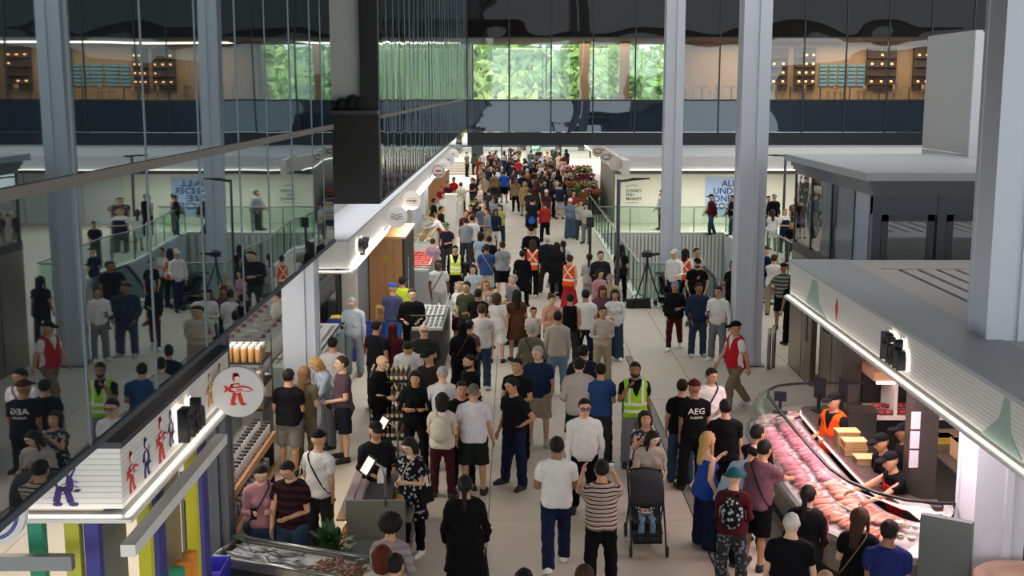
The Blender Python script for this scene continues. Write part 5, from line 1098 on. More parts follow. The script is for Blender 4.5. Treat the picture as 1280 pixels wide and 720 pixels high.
def template(sex, kind, lod):
    key = (sex, kind, lod)
    if key in CACHE: return CACHE[key]
    B = BUILD[sex]; head = kind.startswith(HEADK)
    if kind == 'body': h, lim = .009, (.56, -.24, .18, -.02, 1.80)
    elif kind in ('glasses', 'sunglasses'): h, lim = .005, (.10, -.13, .03, 1.62, 1.71)
    elif head: h, lim = .009, (.22, -.22, .24, 1.24, 1.86)
    elif kind in ('shoeL', 'shoeR'): h, lim = .010, (.22, -.24, .12, -.03, .16)
    else:
        z0, z1 = (.88, 1.0)
        h = .012
        lim = (.56, -.30, .30, 0.0, 1.56)
        if kind in ('trousers', 'slim', 'wide', 'shorts', 'skirt', 'longskirt'): lim = (.36, -.30, .30, -.02, 1.08)
        elif kind not in ('coat', 'dress', 'gown', 'apron'): lim = (.56, -.26, .26, .78, 1.58)
    if ('raw', sex, kind) not in CACHE:
        P, (x, y, z) = grid(h, *lim)
        f = B.body(P) if kind == 'body' else B.garment(P, 'shoes' if kind in ('shoeL', 'shoeR') else kind)
        f = np.concatenate([f[::-1] if kind != 'shoeL' else f[::-1] * 0 + 1, f if kind != 'shoeR' else f * 0 + 1], 0).astype(np.float32)
        if kind != 'body' and not head and kind not in ('shoeL', 'shoeR'):
            X = np.concatenate([-x[::-1], x])[:, None, None]; Y = y[None, :, None]; Z = z[None, None, :]
            f = f + .0026 * (np.sin(X * 31 + Z * 23 + 2 * np.sin(Z * 17)) + np.sin(Z * 47 + X * 19 + Y * 13) * .8 + np.sin(Y * 37 - Z * 29))
        elif kind.startswith('hair'):
            X = np.concatenate([-x[::-1], x])[:, None, None]; Y = y[None, :, None]; Z = z[None, None, :]
            f = f + (.0022 if kind != 'hair_afro' else .006) * (np.sin(X * 150 + Y * 60) + np.sin(Y * 130 + Z * 40 + X * 50))
        f[0] = f[-1] = 1; f[:, 0] = 1; f[:, -1] = 1; f[:, :, 0] = np.maximum(f[:, :, 0], .001); f[:, :, -1] = 1
        v, q = nets(f, (-x[-1], y[0], z[0]), h)
        CACHE[('raw', sex, kind)] = raw_mesh(v, q)
    t3 = TRI.get(kind) or ((900, 420, 200) if head else (2400, 1000, 480))
    me = reduce_mesh(CACHE[('raw', sex, kind)], t3[lod])
    co = finish(me); names, W = weights(B, co.astype(float), head, kind)
    CACHE[key] = (me, co.astype(float), names, W)
    return CACHE[key]

# ------------------------------------------------------------------ skin, cloth
SK = {1: '#d3a98c', 2: '#b98a68', 3: '#8f6243', 4: '#5d3d2b'}
def rest_nodes(n, l):
    a = n.new('ShaderNodeAttribute'); a.attribute_name = 'rest'; s_ = n.new('ShaderNodeSeparateXYZ'); l.new(a.outputs['Vector'], s_.inputs[0])
    return a, s_
def mth(n, l, op, a, b=None, c=None):
    m = n.new('ShaderNodeMath'); m.operation = op
    for i, q in enumerate((a, b, c)):
        if q is None: continue
        if isinstance(q, (int, float)): m.inputs[i].default_value = q
        else: l.new(q, m.inputs[i])
    return m.outputs[0]
def skin(k):
    if ('skin', k) in MC: return MC[('skin', k)]
    m = bpy.data.materials.new('skin'); m.use_nodes = True; n = m.node_tree.nodes; l = m.node_tree.links; b = n['Principled BSDF']
    b.inputs['Roughness'].default_value = .5; base = lin(SK[k])
    a, s_ = rest_nodes(n, l); ax = mth(n, l, 'ABSOLUTE', s_.outputs[0]); cur = None
    def spot(prev, cx, cz, rx, rz, col, ymax=-.055):
        dx = mth(n, l, 'DIVIDE', mth(n, l, 'SUBTRACT', ax, cx), rx); dz = mth(n, l, 'DIVIDE', mth(n, l, 'SUBTRACT', s_.outputs[2], cz), rz)
        d = mth(n, l, 'ADD', mth(n, l, 'MULTIPLY', dx, dx), mth(n, l, 'MULTIPLY', dz, dz))
        ins = mth(n, l, 'MULTIPLY', mth(n, l, 'LESS_THAN', d, 1), mth(n, l, 'LESS_THAN', s_.outputs[1], ymax))
        mx = n.new('ShaderNodeMix'); mx.data_type = 'RGBA'; l.new(ins, mx.inputs[0])
        if prev is None: mx.inputs[6].default_value = base
        else: l.new(prev, mx.inputs[6])
        mx.inputs[7].default_value = (*col, 1); return mx.outputs[2]
    c = spot(None, 0, 1.593, .024, .009, (base[0] * .75, base[1] * .42, base[2] * .40))
    c = spot(c, .031, 1.664, .015, .008, (.55, .52, .48)); c = spot(c, .031, 1.664, .007, .008, (.02, .012, .01))
    c = spot(c, .033, 1.688, .019, .005, (.03, .02, .015))
    l.new(c, b.inputs['Base Color']); MC[('skin', k)] = m; return m
COL = dict(black='#101114', offblack='#191a1d', navy='#1a2440', blue='#27489a', bright='#2c6fd0', denim='#33475f', lightdenim='#6f8ba6', sky='#a9bfd2', pale='#c3ccd6',
           white='#eae8e5', cream='#cfc8b8', beige='#b0a188', tan='#9c8060', khaki='#7b7157', olive='#41452f', green='#2c5a38', teal='#1f5a60', grey='#7d8086', lightgrey='#b0b2b4',
           dark='#33363a', maroon='#4e1a22', red='#b4222c', pink='#c98f98', rose='#8f6068', mauve='#6f4d58', peach='#d49c86', orange='#ee5a1a', lime='#9fdc2c', yellow='#d8c84a',
           brown='#5b3d2a', rust='#8a3c20', purple='#4a3a86', blonde='#b58d5a', fair='#a07c50', brownhair='#3c2618', auburn='#5a2414', greyhair='#9a9895', whitehair='#c4c2be', darkhair='#16110f')
def colr(c): return COL.get(c, c)
def cloth(c):
    """'white', or 'stripes/a/b[/c]', 'spots/a/b', 'hivis/a', 'plaid/a/b', 'side/a/b' read in the cloth's own rest space"""
    if ('cloth', c) in MC: return MC[('cloth', c)]
    m = bpy.data.materials.new('cloth'); m.use_nodes = True; n = m.node_tree.nodes; l = m.node_tree.links; b = n['Principled BSDF']
    b.inputs['Roughness'].default_value = .85; b.inputs['Specular IOR Level'].default_value = .1
    a, s_ = rest_nodes(n, l); pt = c.split('/'); kind = pt[0] if len(pt) > 1 else 'plain'
    cols = [lin(colr(q)) for q in (pt[1:] if len(pt) > 1 else pt)]
    def mixc(f, A, B_):
        mx = n.new('ShaderNodeMix'); mx.data_type = 'RGBA'; l.new(f, mx.inputs[0])
        for i, q in ((6, A), (7, B_)):
            if isinstance(q, tuple): mx.inputs[i].default_value = q
            else: l.new(q, mx.inputs[i])
        return mx.outputs[2]
    z = s_.outputs[2]
    if kind == 'plain': col = cols[0]
    elif kind == 'stripes':
        w_ = .055 if len(cols) > 2 else .10
        ph = mth(n, l, 'FRACT', mth(n, l, 'DIVIDE', z, w_))
        col = mixc(mth(n, l, 'LESS_THAN', ph, .45), cols[0], cols[1])
        if len(cols) > 2:
            col = mixc(mth(n, l, 'LESS_THAN', ph, .16), col, cols[2])
            if len(cols) > 3: col = mixc(mth(n, l, 'MULTIPLY', mth(n, l, 'GREATER_THAN', ph, .6), mth(n, l, 'LESS_THAN', ph, .75)), col, cols[3])
    elif kind == 'side':
        ax = mth(n, l, 'ABSOLUTE', s_.outputs[0])
        col = mixc(mth(n, l, 'MULTIPLY', mth(n, l, 'GREATER_THAN', ax, .19), mth(n, l, 'LESS_THAN', mth(n, l, 'ABSOLUTE', mth(n, l, 'ADD', s_.outputs[1], .0)), .02)), cols[0], cols[1])
    elif kind == 'plaid':
        f = mth(n, l, 'LESS_THAN', mth(n, l, 'FRACT', mth(n, l, 'DIVIDE', z, .05)), .3); g = mth(n, l, 'LESS_THAN', mth(n, l, 'FRACT', mth(n, l, 'DIVIDE', s_.outputs[0], .05)), .3)
        col = mixc(mth(n, l, 'MAXIMUM', f, g), cols[0], cols[1])
    elif kind == 'spots':
        vo = n.new('ShaderNodeTexVoronoi'); vo.inputs['Scale'].default_value = 16; l.new(a.outputs['Vector'], vo.inputs['Vector'])
        col = mixc(mth(n, l, 'LESS_THAN', vo.outputs['Distance'], .36), cols[0], cols[1])
    elif kind == 'hivis':
        refl = (.85, .85, .82, 1); ax = mth(n, l, 'ABSOLUTE', s_.outputs[0])
        def band(v, lo, hi): return mth(n, l, 'MULTIPLY', mth(n, l, 'GREATER_THAN', v, lo), mth(n, l, 'LESS_THAN', v, hi))
        h = mth(n, l, 'MAXIMUM', band(z, .955, 1.00), band(z, 1.075, 1.12)); v = mth(n, l, 'MULTIPLY', band(ax, .085, .125), mth(n, l, 'GREATER_THAN', z, 1.12))
        if len(cols) > 1:   # an X of tape on the back, one band round the waist
            back = mth(n, l, 'GREATER_THAN', s_.outputs[1], 0)
            dg = mth(n, l, 'ABSOLUTE', mth(n, l, 'SUBTRACT', ax, mth(n, l, 'ABSOLUTE', mth(n, l, 'MULTIPLY', mth(n, l, 'SUBTRACT', z, 1.30), .75))))
            xb = mth(n, l, 'MULTIPLY', mth(n, l, 'LESS_THAN', dg, .022), mth(n, l, 'GREATER_THAN', z, 1.12))
            v2 = mth(n, l, 'MULTIPLY', v, mth(n, l, 'SUBTRACT', 1, back)); v = mth(n, l, 'MAXIMUM', v2, mth(n, l, 'MULTIPLY', xb, back)); h = band(z, 1.03, 1.085)
        col = mixc(mth(n, l, 'MAXIMUM', h, v), cols[0], refl)
    nz = n.new('ShaderNodeTexNoise'); nz.inputs['Scale'].default_value = 14; nz.inputs['Detail'].default_value = 4; l.new(a.outputs['Vector'], nz.inputs['Vector'])
    hv = n.new('ShaderNodeMix'); hv.data_type = 'RGBA'; hv.blend_type = 'MULTIPLY'; hv.inputs[0].default_value = .22
    if isinstance(col, tuple): hv.inputs[6].default_value = col
    else: l.new(col, hv.inputs[6])
    l.new(nz.outputs[0], hv.inputs[7]); l.new(hv.outputs[2], b.inputs['Base Color'])
    bp = n.new('ShaderNodeBump'); bp.inputs['Strength'].default_value = .5; bp.inputs['Distance'].default_value = .02; l.new(nz.outputs[0], bp.inputs['Height']); l.new(bp.outputs[0], b.inputs['Normal'])
    MC[('cloth', c)] = m; return m

# ------------------------------------------------------------------ posing
def RX(a): c, s_ = math.cos(a), math.sin(a); return np.array(((1, 0, 0), (0, c, -s_), (0, s_, c)))
def RZ(a): c, s_ = math.cos(a), math.sin(a); return np.array(((c, -s_, 0), (s_, c, 0), (0, 0, 1)))
def rot_to(a, b):
    a = a / np.linalg.norm(a); b = b / np.linalg.norm(b); v = np.cross(a, b); c = float(a @ b)
    if c < -.999: return -np.eye(3) + 2 * np.outer((1, 0, 0), (1, 0, 0))
    K = np.array(((0, -v[2], v[1]), (v[2], 0, -v[0]), (-v[1], v[0], 0))); return np.eye(3) + K + K @ K / (1 + c)
ARM = {'dn': ((.13, .02, -1), (.04, -.14, -1)), 'rel': ((.16, .10, -1), (.0, -.35, -.9)), 'ph': ((.13, -.12, -1), (-.35, -.9, .28)), 'fr': ((.16, .02, -1), (-.42, -.9, -.12)),
       'cr': ((.22, -.25, -1), (-.95, -.38, .12)), 'hip': ((.60, .18, -.8), (-.70, -.25, -.62)), 'ear': ((.30, -.5, -.78), (-.38, -.28, 1)), 're': ((.08, -.85, -.45), (-.02, -.95, -.22)),
       'bk': ((.10, .42, -1), (-.62, .22, -.72)), 'up': ((.22, -.72, -.35), (-.28, -.48, .78)), 'f': ((.10, -.42, -1), (.0, -.60, -.9)), 'b': ((.10, .42, -1), (.02, .12, -1)),
       'pt': ((.15, -.45, -.7), (.15, -.9, .5)), 'pk': ((.28, .12, -1), (-.22, -.32, -.9)), 'bag': ((.12, .12, -1), (-.1, -.95, -.1)), 'lo': ((.10, -.35, -1), (-.15, -.55, -.8)),
       'push': ((.12, -.2, -1), (-.02, -.95, -.08)), 'carry': ((.12, .0, -1), (.02, -.05, -1))}
LEG = {'st': (((.08, 0, -1), (.02, .03, -1)), ((.08, 0, -1), (.02, .03, -1)), 0, 0), 'wd': (((.17, -.03, -1), (.08, .03, -1)), ((.17, .03, -1), (.08, .03, -1)), 0, 0),
       'rx': (((.10, -.10, -1), (.06, .02, -1)), ((.02, .04, -1), (-.02, .06, -1)), 0, 0), 'rx2': (((.02, .04, -1), (-.02, .06, -1)), ((.10, -.10, -1), (.06, .02, -1)), 0, 0),
       'wl': (((.03, -.42, -1), (.0, -.05, -1)), ((.03, .25, -1), (.0, .68, -1)), 0, .55), 'wr': (((.03, .25, -1), (.0, .68, -1)), ((.03, -.42, -1), (.0, -.05, -1)), .55, 0),
       'ws': (((.03, -.22, -1), (.0, .02, -1)), ((.03, .14, -1), (.0, .36, -1)), 0, .25), 'sit': (((.12, -1, -.08), (.02, .05, -1)), ((.12, -1, -.08), (.02, .05, -1)), 0, 0)}
WID = 1.07; PEOPLE = []; JR = np.random.RandomState(5)
def lod_for(d): return 0 if d < 23 else (1 if d < 42 else 2)
def person(px, py, h, head, sex, sk_, hair, top, bot, arms, legs, label, lean=0, twist=0, look=0, nod=8, fat=0.0, shoes='offblack', extra=(), group=None, at=None, lod=None, who=None, feet=None):
    B = BUILD[sex]; k = h / 1.75; child = h < 1.38
    le, tw = math.radians(lean), math.radians(twist); ya, no = math.radians(look), math.radians(nod)
    R = {}; T = {}; J = {n_: np.array(v, float) for n_, v in B.J.items()}
    R['pelvis'] = RX(le * .35); T['pelvis'] = J['pelvis']
    fol = lambda p, par: R[par] @ (np.array(p) - J[par]) + T[par]
    R['chest'] = RZ(tw) @ RX(le); T['chest'] = fol(J['chest'], 'pelvis')
    R['neck'] = RZ(tw + ya * .5) @ RX(le * .85 + no * .4); T['neck'] = fol(J['neck'], 'chest')
    R['head'] = RZ(tw + ya) @ RX(le * .6 + no); T['head'] = fol(J['head'], 'neck')
    L = LEG[legs]
    for i, s_ in enumerate('LR'):
        m = np.array((1 if s_ == 'L' else -1, 1, 1)); u, f_ = ARM[arms[i]]; jt = JR.normal(0, .07, 6); u = RZ(tw) @ (np.array(u) * m + jt[:3] * .8); f_ = RZ(tw) @ (np.array(f_) * m + jt[3:] * 1.3)
        J['uarm' + s_] = B.SH * m; R['uarm' + s_] = rot_to(R['chest'] @ (UD * m), u) @ R['chest']; T['uarm' + s_] = fol(B.SH * m, 'chest')
        J['farm' + s_] = B.EL * m; T['farm' + s_] = fol(B.EL * m, 'uarm' + s_); R['farm' + s_] = rot_to(R['uarm' + s_] @ (FD * m), f_) @ R['uarm' + s_]
        t, c = L[i]; J['thigh' + s_] = B.HP * m; R['thigh' + s_] = rot_to((B.KN - B.HP) * m, np.array(t) * m); T['thigh' + s_] = fol(B.HP * m, 'pelvis')
        J['shin' + s_] = B.KN * m; T['shin' + s_] = fol(B.KN * m, 'thigh' + s_); R['shin' + s_] = rot_to(R['thigh' + s_] @ ((B.AN - B.KN) * m), np.array(c) * m) @ R['thigh' + s_]
        J['foot' + s_] = B.AN * m; T['foot' + s_] = fol(B.AN * m, 'shin' + s_); R['foot' + s_] = RX(L[2 + i]) @ RZ(.12 * (1 if s_ == 'L' else -1))
    ank = {s_: T['foot' + s_] for s_ in 'LR'}
    drop = min(T['foot' + s_][2] - .085 * math.cos(L[2 + i]) - .15 * math.sin(L[2 + i]) for i, s_ in enumerate('LR'))
    def pose(co, names, W):
        out = np.zeros_like(co)
        for j, n_ in enumerate(names):
            wj = W[:, j]
            if wj.max() < 1e-3: continue
            out += wj[:, None] * ((co - J[n_]) @ R[n_].T + T[n_])
        return out
    hs = 1.24 if child else 1.075
    hb = hs
    # where it stands: the ray through the top of the head meets the height of that head
    ht = R['head'] @ (np.array((0, .01, 1.77)) - J['head']) * hb + T['head']; ht[2] -= drop
    ht[:2] *= WID; ht *= k; hr = math.radians(head); hw = RZ(hr) @ ht
    if at is None:
        x, y = at_z(px, py, hw[2]); x -= hw[0]; y -= hw[1]
    else: x, y = at
    z = 0 if feet is None else feet
    if at is None and feet is not None:
        x, y = at_z(px, py, hw[2] + feet); x -= hw[0]; y -= hw[1]
    lo = lod_for(math.hypot(x, y)) if lod is None else lod
    def make(kind, name, m, parent=None):
        me0, co, names, W = template(sex, kind, lo)
        me = me0.copy(); c = co
        if kind == 'body':
            c = c.copy(); ax = np.abs(c[:, 0]); sg = np.sign(c[:, 0]); zz = c[:, 2]; ks = set(q.split(':')[0] for q in (top + '+' + bot).split('+'))
            if ks & {'trousers', 'slim', 'wide', 'gown', 'longskirt'}:
                lo_, hi_ = (.10, .86); t_ = np.clip((zz - .085) / .825, 0, 1); mk = (zz > lo_) & (zz < hi_) & (ax < .26); axx = .105 - .012 * t_
                c[mk, 0] += (sg * axx - c[:, 0])[mk] * .30; c[mk, 1] = .012 + (c[mk, 1] - .012) * .66
            elif 'shorts' in ks:
                mk = (zz > .53) & (zz < .86) & (ax < .26); c[mk, 0] += (sg * .096 - c[:, 0])[mk] * .15; c[mk, 1] *= .85
            mk = (zz > .88) & (zz < 1.36) & (ax < B.sw - .03) & bool(ks - {'tank', 'tube'}); c[mk, 0] *= .93; c[mk, 1] *= .88
        if True:
            hm = W[:, names.index('head')][:, None]; c = co + hm * (co - J['head']) * (hs - 1)
        if fat and kind not in ('shoeL', 'shoeR') and not kind.startswith(HEADK):
            g = np.exp(-((c[:, 2] - 1.06) / .22) ** 2) * np.exp(-(c[:, 0] / .26) ** 4)
            c = c.copy(); c[:, 0] *= 1 + fat * .7 * g; c[:, 1] = np.where(c[:, 1] < .02, c[:, 1] * (1 + fat * 1.6 * g), c[:, 1] * (1 + fat * .3 * g))
        p = pose(c, names, W); p[:, 2] -= drop; p[:, :2] *= WID; p *= k
        me.vertices.foreach_set('co', p.astype(np.float32).ravel()); me.materials.clear(); me.materials.append(m); me.update()
        o = bpy.data.objects.new(name, me); C.objects.link(o)
        if parent: o.parent = parent
        return o
    root = make('body', 'person', skin(sk_)); root.location = (x, y, z); root.rotation_euler = (0, 0, hr)
    tag(root, label, 'person', group)
    NM = {'tee': 'shirt', 'polo': 'polo_shirt', 'shirt': 'shirt', 'long': 'jumper', 'jacket': 'jacket', 'hoodie': 'hoodie', 'coat': 'coat', 'tank': 'tank_top', 'tube': 'top', 'vest': 'safety_vest', 'apron': 'apron',
          'dress': 'dress', 'gown': 'robe', 'trousers': 'trousers', 'slim': 'trousers', 'wide': 'trousers', 'shorts': 'shorts', 'skirt': 'skirt', 'longskirt': 'skirt'}
    parts = {}
    for spec in (top + '+' + bot).split('+'):
        if not spec: continue
        kd, c = spec.split(':'); parts[kd] = make(kd, NM[kd], cloth(c), root)
    if shoes: make('shoeL', 'shoe', mat(colr(shoes), .6), root); make('shoeR', 'shoe', mat(colr(shoes), .6), root)
    if hair and hair != 'bald':
        for spec in hair.split('+'):
            kd, c = spec.split(':')
            if kd in ('cap', 'beanie', 'bucket', 'hijab'): make(kd, {'cap': 'cap', 'beanie': 'beanie', 'bucket': 'hat', 'hijab': 'headscarf'}[kd], cloth(c), root)
            elif kd in ('glasses', 'sunglasses', 'beard'): make(kd, kd, mat(colr(c), .5), root)
            else: make('hair_' + kd, 'hair', mat(colr(c), .7, noise=.35, scale=50, spec=.25), root)
    info = dict(root=root, k=k, hr=hr, R=R, T=T, J=J, drop=drop, label=label, who=who or label, xy=(x, y), d=y, parts=parts, lod=lo, z=z)
    info['B'] = B; info['fat'] = fat
    PEOPLE.append(info)
    for e in extra: EXTRA[e.split(':')[0]](info, *e.split(':')[1:])
    return info
def place(info, bone, p):       # rest-space point carried by a bone -> world position
    q = (info['R'][bone] @ (np.array(p, float) - info['J'][bone]) + info['T'][bone]); q[2] -= info['drop']; q[:2] *= WID; q = RZ(info['hr']) @ (q * info['k'])
    return Vector((q[0] + info['xy'][0], q[1] + info['xy'][1], q[2] + info['z']))
def frame(info, bone):
    M = RZ(info['hr']) @ info['R'][bone]; return Matrix([list(r) for r in M]).to_euler()
def short(info): return ' '.join(info['who'].split()[:10])
def hand(info, s_): 
    B = info['B']; m = np.array((1 if s_ == 'L' else -1, 1, 1)); return place(info, 'farm' + s_, (B.WR + FD * .10) * m)
def backpack(info, c, c2=None, big='1'):
    b = float(big); t = thing('backpack', f'{CN(c)} backpack on the back of {short(info)}', 'backpack', place(info, 'chest', (0, .20, 1.22))); t.rotation_euler = frame(info, 'chest')
    t.scale = [info['k'] * b] * 3
    m = cloth(c); mb = MB(); mb.ell((0, 0, 0), (.16, .095, .235), 14, 10); mb.v = [(x * (1 - .12 * (z > .1)), max(-.07, y), max(-.22, z)) for x, y, z in mb.v]; obj('pack', mb, m, t, True)
    mb = MB(); mb.ell((0, .06, -.07), (.115, .06, .11), 12, 8); obj('pocket', mb, m if not c2 else cloth(c2), t, True)
    for s_ in (-1, 1):
        mb = MB(); mb.tube([(s_ * .09, -.06, -.17), (s_ * .135, -.17, -.08), (s_ * .13, -.315, .05), (s_ * .10, -.29, .19), (s_ * .085, -.13, .27), (s_ * .08, -.05, .20)], .018, 6, flat=.5); obj('strap', mb, m, t, True)
def CN(c):
    return {'offblack': 'black', 'spots': 'black and white spotted', 'lightgrey': 'light grey', 'dark': 'dark grey'}.get(c.split('/')[0], c.split('/')[0])
def handbag(info, c, side='R', kind='hand'):
    p = hand(info, side); t = thing('handbag', f'{CN(c)} handbag hanging from a hand of {short(info)}', 'bag', (p.x, p.y, p.z - .03), info['hr'] + PI / 2)
    m = cloth(c); mb = MB(); mb.hexa([(-.17, -.06, -.42), (.17, -.06, -.42), (.17, .06, -.42), (-.17, .06, -.42)], [(-.13, -.03, -.17), (.13, -.03, -.17), (.13, .03, -.17), (-.13, .03, -.17)]); obj('bag_body', mb, m, t)
    for s_ in (-1, 1):
        mb = MB(); mb.tube([(-.09, s_ * .025, -.18), (-.05, s_ * .012, -.04), (0, s_ * .005, .0), (.05, s_ * .012, -.04), (.09, s_ * .025, -.18)], .008, 6); obj('handle', mb, m, t, True)
def crossbody(info, c, side='R', bag='1', c2=None):
    s_ = 1 if side == 'L' else -1; B = info['B']
    t = thing('crossbody_bag', f'{CN(c)} crossbody bag worn by {short(info)}', 'bag', place(info, 'chest', (0, 0, 1.2))); t.rotation_euler = frame(info, 'chest'); t.scale = [info['k']] * 3
    ry = (.162 if B.sex == 'm' else .174) + .10 * info['fat']; rx = .222; fr, bk = [], []
    for q in range(9):
        u = q / 8; x = -s_ * .10 + s_ * .30 * u; z = .27 - .52 * u; yy = ry * math.sqrt(max(.02, 1 - (x / rx) ** 2)) * (.80 if q == 0 else 1); fr.append((x, -yy, z)); bk.append((x, yy * .95, z))
    pts = [(-s_ * .10, 0, .325)] + fr + [(s_ * .225, 0, -.27)] + bk[::-1] + [(-s_ * .10, 0, .325)]
    mb = MB(); mb.tube(pts, .011, 6, False, .6); obj('strap', mb, cloth(c2 or c), t, True)
    if bag == '1':
        mb = MB(); mb.ell((s_ * .21, -.02, -.30), (.06, .13, .11), 12, 8); mb.v = [(x, y, min(z, -.22)) for x, y, z in mb.v]; obj('bag_body', mb, cloth(c), t, True)
def shoulderbag(info, c, side='R', size='1'):
    s_ = 1 if side == 'L' else -1; b = float(size)
    t = thing('shoulder_bag', f'{CN(c)} shoulder bag carried by {short(info)}', 'bag', place(info, 'chest', (s_ * (info['B'].sw + .02), .03, 1.44))); t.rotation_euler = (0, 0, info['hr']); t.scale = [info['k']] * 3
    mb = MB(); mb.hexa([(s_ * .05 - .06 * b, -.17 * b, -.62), (s_ * .05 + .06 * b, -.17 * b, -.62), (s_ * .05 + .06 * b, .17 * b, -.62), (s_ * .05 - .06 * b, .17 * b, -.62)],
                        [(s_ * .05 - .03 * b, -.13 * b, -.62 + .28 * b), (s_ * .05 + .03 * b, -.13 * b, -.62 + .28 * b), (s_ * .05 + .03 * b, .13 * b, -.62 + .28 * b), (s_ * .05 - .03 * b, .13 * b, -.62 + .28 * b)]); obj('bag_body', mb, cloth(c), t)
    mb = MB(); mb.tube([(s_ * .05, -.10 * b, -.36), (s_ * .035, -.06, -.12), (-s_ * .01, -.01, .045), (s_ * .035, .05, -.12), (s_ * .05, .10 * b, -.36)], .009, 6); obj('strap', mb, cloth(c), t, True)
def phone(info, side='R', both=''):
    p = hand(info, side); t = obj('phone', MB().box(-.037, -.006, -.075, .037, .006, .075), mat('#0e0f12', .25)); t.location = p
    t.rotation_euler = (math.radians(-35), 0, info['hr']); tag(t, f'dark phone held by {short(info)}', 'phone')
    sc = obj('screen', MB().box(-.033, .0062, -.068, .033, .0075, .068), mat('#8fa4b8', .3, emit=.5), t)
def carried(info, c='white', side='R'):
    p = hand(info, side); t = obj('carrier_bag', None or MB().hexa([(-.13, -.06, -.40), (.13, -.06, -.40), (.13, .06, -.40), (-.13, .06, -.40)], [(-.08, -.02, -.10), (.08, -.02, -.10), (.08, .02, -.10), (-.08, .02, -.10)]), cloth(c)); t.location = p; t.rotation_euler = (0, 0, info['hr'] + .6)
    tag(t, f'{CN(c)} carrier bag in a hand of {short(info)}', 'bag'); mb = MB(); mb.tube([(-.06, 0, -.11), (0, 0, .01), (.06, 0, -.11)], .007, 5); obj('handle', mb, cloth(c), t)
def lettering(info, s_, size, dz, col, back='1', ext=None):
    """flat print on the chest or back of a shirt"""
    me = text_mesh(s_.replace('_', ' '), float(size), .002, mat(colr(col), .7)); n_ = len(me.vertices); co = np.empty(n_ * 3); me.vertices.foreach_get('co', co); co = co.reshape(-1, 3)
    sg = 1 if back == '1' else -1; B = info['B']; X = -co[:, 0] * sg; Z = 1.22 + float(dz) + co[:, 1]
    Y = sg * (B.ch * .70 * np.sqrt(np.clip(1 - (X / (B.ch * 1.35)) ** 2, .1, 1)) + .034 + co[:, 2])
    p = np.stack([X, Y, Z], 1) - np.array(info['J']['chest']); p = p @ info['R']['chest'].T + info['T']['chest']; p[:, 2] -= info['drop']; p[:, :2] *= WID; p *= info['k']
    me.vertices.foreach_set('co', p.astype(np.float32).ravel()); me.update()
    par = info['parts'].get('tee') or info['parts'].get('polo') or info['root']; o = bpy.data.objects.new('printed_lettering', me); C.objects.link(o); o.parent = par
def jumper_waist(info, c):
    mb = MB(); p = []
    for a in range(0, 361, 30): p.append((.17 * math.cos(math.radians(a)), .13 * math.sin(math.radians(a)), 1.0))
    mb.tube(p, .03, 6, False); mb.ell((0, .15, .86), (.15, .05, .17), 10, 7)
    mb.v = [((x) * info['k'], y * info['k'], (z - .02) * info['k']) for x, y, z in mb.v]
    o = obj('jumper_tied_at_waist', mb, cloth(c), info['root'], True)
def bottle(info, side='R'):
    p = hand(info, side); o = obj('water_bottle', MB().lathe([(.03, -.08), (.033, -.07), (.033, .06), (.014, .10), (.014, .12)], (0, 0, 0), 10), glass((.8, .88, .92), .2)); o.location = p; o.rotation_euler = (.6, 0, info['hr']); tag(o, f'clear water bottle held by {short(info)}', 'bottle')
EXTRA = dict(backpack=backpack, handbag=handbag, crossbody=crossbody, shoulderbag=shoulderbag, phone=phone, carried=carried, text=lettering, waist=jumper_waist, bottle=bottle)
# ================================================================== everyone in the hall; pixel = top of the head in the photograph
P = person
# ---- nearest row
P(581, 595, 1.66, 180, 'f', 2, 'pony:darkhair', 'coat:black', 'wide:black', ('dn', 'rel'), 'st', 'woman seen from behind in long black coat with low ponytail', extra=('handbag:offblack:R',), who='woman in long black coat with ponytail', nod=2)
P(488, 645, 1.60, 175, 'f', 2, 'afro:darkhair', 'shirt:stripes/#a89a98/#94868a', 'trousers:dark', ('fr', 'fr'), 'st', 'woman with rounded curly black hair and pale pinkish blouse, from behind')
P(478, 682, 1.60, 170, 'f', 2, 'bob:auburn', 'tee:cream', 'trousers:dark', ('dn', 'dn'), 'st', 'person with red brown hair at the bottom edge beside the curly haired woman')
P(494, 692, 1.66, 165, 'm', 2, 'short:darkhair', 'tee:grey', 'trousers:dark', ('dn', 'dn'), 'st', 'dark haired man at the bottom edge right of the red brown hair')
P(655, 711, 1.70, 180, 'm', 2, 'short:darkhair', 'tee:dark', 'trousers:dark', ('dn', 'dn'), 'st', 'dark head just entering at the bottom centre')
P(731, 706, 1.72, 160, 'm', 2, 'short:brownhair', 'tee:dark', 'trousers:dark', ('dn', 'dn'), 'st', 'brown haired man just entering the bottom edge under the striped shirt')
P(696, 546, 1.78, 180, 'm', 3, 'short:darkhair', 'polo:white', 'trousers:navy', ('fr', 'fr'), 'wr', 'man walking away in loose white short sleeved shirt and navy jeans', shoes='white', nod=5)
P(731, 499, 1.76, 5, 'm', 1, 'short:darkhair+glasses:black', 'shirt:white', 'trousers:black', ('dn', 'dn'), 'ws', 'man in white long sleeved shirt and black glasses walking towards the camera')
P(752, 575, 1.68, 185, 'm', 2, 'short:darkhair', 'tee:stripes/#c9bfae/#22242e/#b06a38/#5d6f96', 'trousers:black', ('up', 'up'), 'st', 'person from behind in multicoloured striped tee holding up a phone', extra=('phone:R',), who='person in multicoloured striped tee')
P(818, 540, 1.50, 5, 'f', 1, 'long:darkhair', 'jacket:#b3a698', 'slim:black', ('push', 'push'), 'st', 'long haired woman in beige jacket pushing a stroller', nod=12, look=35, lean=10)
